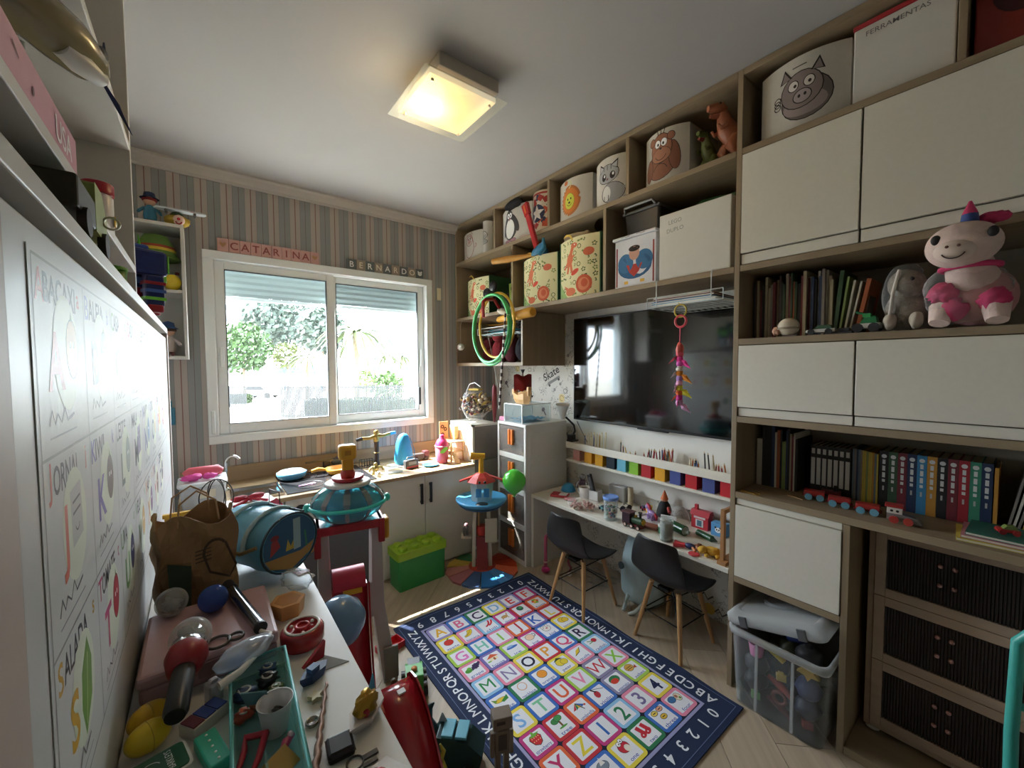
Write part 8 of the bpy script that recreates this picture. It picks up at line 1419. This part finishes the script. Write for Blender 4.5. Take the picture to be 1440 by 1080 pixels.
# cube shelf toys
CX = -.16
def doll(loc, h, body, hat, label, skin='#c99a80', rz=0, hair=None):
    t = thing('rag_doll', label, 'doll', loc, rz); k = h
    obj('body', MB().lathe([(.15*k, 0.12*k), (.17*k, .25*k), (.13*k, .5*k), (.06*k, .58*k)], 14), mat(body, .85), t); obj('head', MB().sph((0, 0, .7*k), (.15*k, .15*k, .14*k), 16, 10), mat(skin, .7), t); obj('hat', MB().lathe([(.24*k, .78*k), (.2*k, .8*k), (.15*k, .84*k), (.13*k, .95*k), (0, 1.0*k)], 18, caps=False), mat(hat, .8), t)
    for s in (-1, 1): obj('arm', MB().tube([(s*.12*k, -.02*k, .48*k), (s*.24*k, -.08*k, .36*k), (s*.26*k, -.14*k, .3*k)], [.05*k, .045*k, .04*k], 8), mat(body, .85), t); obj('leg', MB().tube([(s*.07*k, 0, .14*k), (s*.08*k, -.06*k, .06*k), (s*.08*k, -.14*k, .05*k)], [.06*k, .055*k, .05*k], 8), mat('#6a3a3c', .8), t); obj('eye', MB().sph((s*.05*k, -.14*k, .72*k), .018*k, 8, 6), bkm, t)
    if hair: obj('hair', MB().torus((0, .02*k, .74*k), .14*k, .05*k, n=16, k=8), mat(hair, .9), t)
    return t
doll((-.182, 2.885, 2.1165), .17, '#3f7f9a', '#2a3a5c', 'small doll in blue with a dark blue hat on top of the cube shelf', hair='#8a2a2c')
t = thing('clown_head_toy', 'yellow haired clown face toy on top of the cube shelf', 'toy', (-.072, 2.86, 2.1165)); obj('hair', MB().blob((0, .01, .034), (.055, .04, .033), .2, 6, seed=4), mat('#b89a3c', .9), t); obj('face', MB().sph((.008, -.025, .032), (.026, .018, .028), 16, 10), mat('#d8b8a8', .6), t); obj('nose', MB().sph((.008, -.045, .033), .008, 10, 8), mat('#b01c24', .4), t); obj('mouth', MB().torus((.008, -.041, .02), .012, .003, 'y', 14, 6, PI, 2*PI), mat('#a81c24', .4), t); obj('hat', MB().lathe([(.03, .062), (.02, .075)], 14), mat('#3f5a34', .7), t)
sk_ = thing('skateboard', 'grey white toy skateboard with red lettering resting on the clown head', 'skateboard', (-.055, 2.83, 2.1165+.0625), 0)
obj('deck', MB().loft([[(x, y, z) for x, y in [(a*k, b*k) for a, b in rrect(.22, .05, .024, 6)]] for z, k in ((.012, .97), (.016, 1), (.02, .97))]), mat('#bfc6c8', .35), sk_)
for x in (-.06, .06):
    for s in (-1, 1): obj('wheel', MB().cyl((x, s*.012, .006), (x, s*.022, .006), .0065, n=12), mat('#55585c', .5), sk_)
p = Pr(.4); p.text('Girl', .05, 0, .028, '#a8202c', 0, .006); p.build('deck_lettering', lambda u, v, e: Vector((u, v, .0203+e)), sk_)
p = Pr(.4); p.text('Girl', 0, 0, .011, '#a8202c', 0, .004); p.build('deck_edge_lettering', lambda u, v, e: Vector((.05+u, -.0253-e, .016+v)), sk_)
t = thing('striped_hat', 'green sombrero style hat with yellow and red bands in the cube shelf', 'hat', (-.165, 2.90, 1.7715+.165)); obj('brim', MB().lathe([(.09, .0), (.105, .005), (.1, .015), (.085, .02)], 28), mat('#5a7a34', .8), t)
for z0, z1, r0, r1, c in ((.02, .04, .088, .085, '#5f8038'), (.0405, .055, .085, .083, '#d0b03a'), (.0555, .068, .083, .08, '#9a3a26'), (.0685, .125, .08, .05, '#5f8038')): obj('band', MB().lathe([(r0, z0), (r1, z1)], 26), mat(c, .8), t)
doll((-.19, 2.90, 1.7715), .155, '#2f5f94', '#b8863a', 'rag clown doll with orange hat and blue top in the upper cube cell', hair='#b8702c')
one('yellow_balloon_ball', MB().sph((0, 0, .043), (.04, .04, .043), 22, 14), mat('#d8bc2c', .3), 'yellow ball in front of the rag clown doll', 'ball', (-.102, 2.845, 1.7715))
t = thing('white_bottle_toy', 'small white toy bottle beside the yellow ball in the cube shelf', 'bottle', (-.083, 2.94, 1.7715)); obj('body', MB().lathe([(.018, 0), (.02, .06), (.01, .085), (.008, .1)], 16), mat('#c9c6c4', .4), t); obj('cap', MB().lathe([(.01, .1), (.01, .115), (0, .117)], 12), mat('#8a3a3c', .4), t)
doll((-.128, 2.88, 1.4215), .19, '#c9bcb8', '#2f4f80', 'doll with a royal blue hat in the lower cube cell', hair='#5a4034')
one('blue_dustpan', MB().box(-.02, .02, -.006, .006, 0, .1).box(-.008, .008, -.004, .004, .1, .14), mat('#2f7a94', .4), 'blue plastic dustpan hung on the striped wall beside the bed', 'dustpan', (hit(241, 605, 'y', YW-.01).x, YW-.007, 1.03), bevel=.004)
# ================================================================ names over the window
WT = 2.0555
def tile(x, w, ch, bg, fg, label, group, kind='letter'):
    t = thing('name_tile', label, 'letter tile', (x, YW-.0115, WT), 0, group); obj('tile', MB().box(-w/2, w/2, -.01, .0105, 0, .072 if bg != '#c79a92' else .078), mat(bg, .6), t, .002); h = .072 if bg != '#c79a92' else .078
    p = Pr(.6)
    if kind == 'heart': p.off(0, h*.52, 0, w*.34); p.poly([(0, -.9), (.9, .15), (.75, .7), (.35, .75), (0, .35), (-.35, .75), (-.75, .7), (-.9, .15)], fg)
    elif kind == 'bear': p.off(0, h*.5, 0, w*.34); p.ell(0, -.1, .8, .7, fg); p.ell(-.6, .55, .3, .3, fg); p.ell(.6, .55, .3, .3, fg); p.ell(-.25, 0, .1, .12, '#3a3a3c'); p.ell(.25, 0, .1, .12, '#3a3a3c')
    else: p.text(ch, 0, h*.5, h*.8, fg, 0, .015)
    p.build('tile_letter', lambda u, v, e: Vector((u, -.0101-e, v)), t)
x0, x1 = hit(305, 348, 'y', YW).x, hit(448, 365, 'y', YW).x; n = 10; w = (x1-x0)/n
for i, ch in enumerate(' CATARINA '):
    tile(x0+w*(i+.5), w*.97, ch, '#c79a92', '#b58a62' if ch == ' ' else '#8f4a44', 'pink tile with a tan heart at the %s of the pink name row' % ('start' if i == 0 else 'end') if ch == ' ' else ('pink letter tile reading %s in the pink name row' % ch if 'CATARINA'.count(ch) == 1 else 'pink letter tile reading A in the pink name row'), 'pink name tiles over the window', 'heart' if ch == ' ' else 'letter')
x0, x1 = hit(487, 378, 'y', YW).x, hit(594, 385, 'y', YW).x; n = 9; w = (x1-x0)/n
for i, ch in enumerate('BERNARDO '):
    g = i % 2 == 0
    tile(x0+w*(i+.5), w*.97, ch, '#5f6668' if g else '#96897a', '#e6e6e2' if g else '#e2d6c0', ('%s tile with a bear at the end of the grey name row' if ch == ' ' else '%s letter tile reading '+ch+' in the grey name row') % ('grey' if g else 'beige'), 'grey and beige name tiles over the window', 'bear' if ch == ' ' else 'letter')
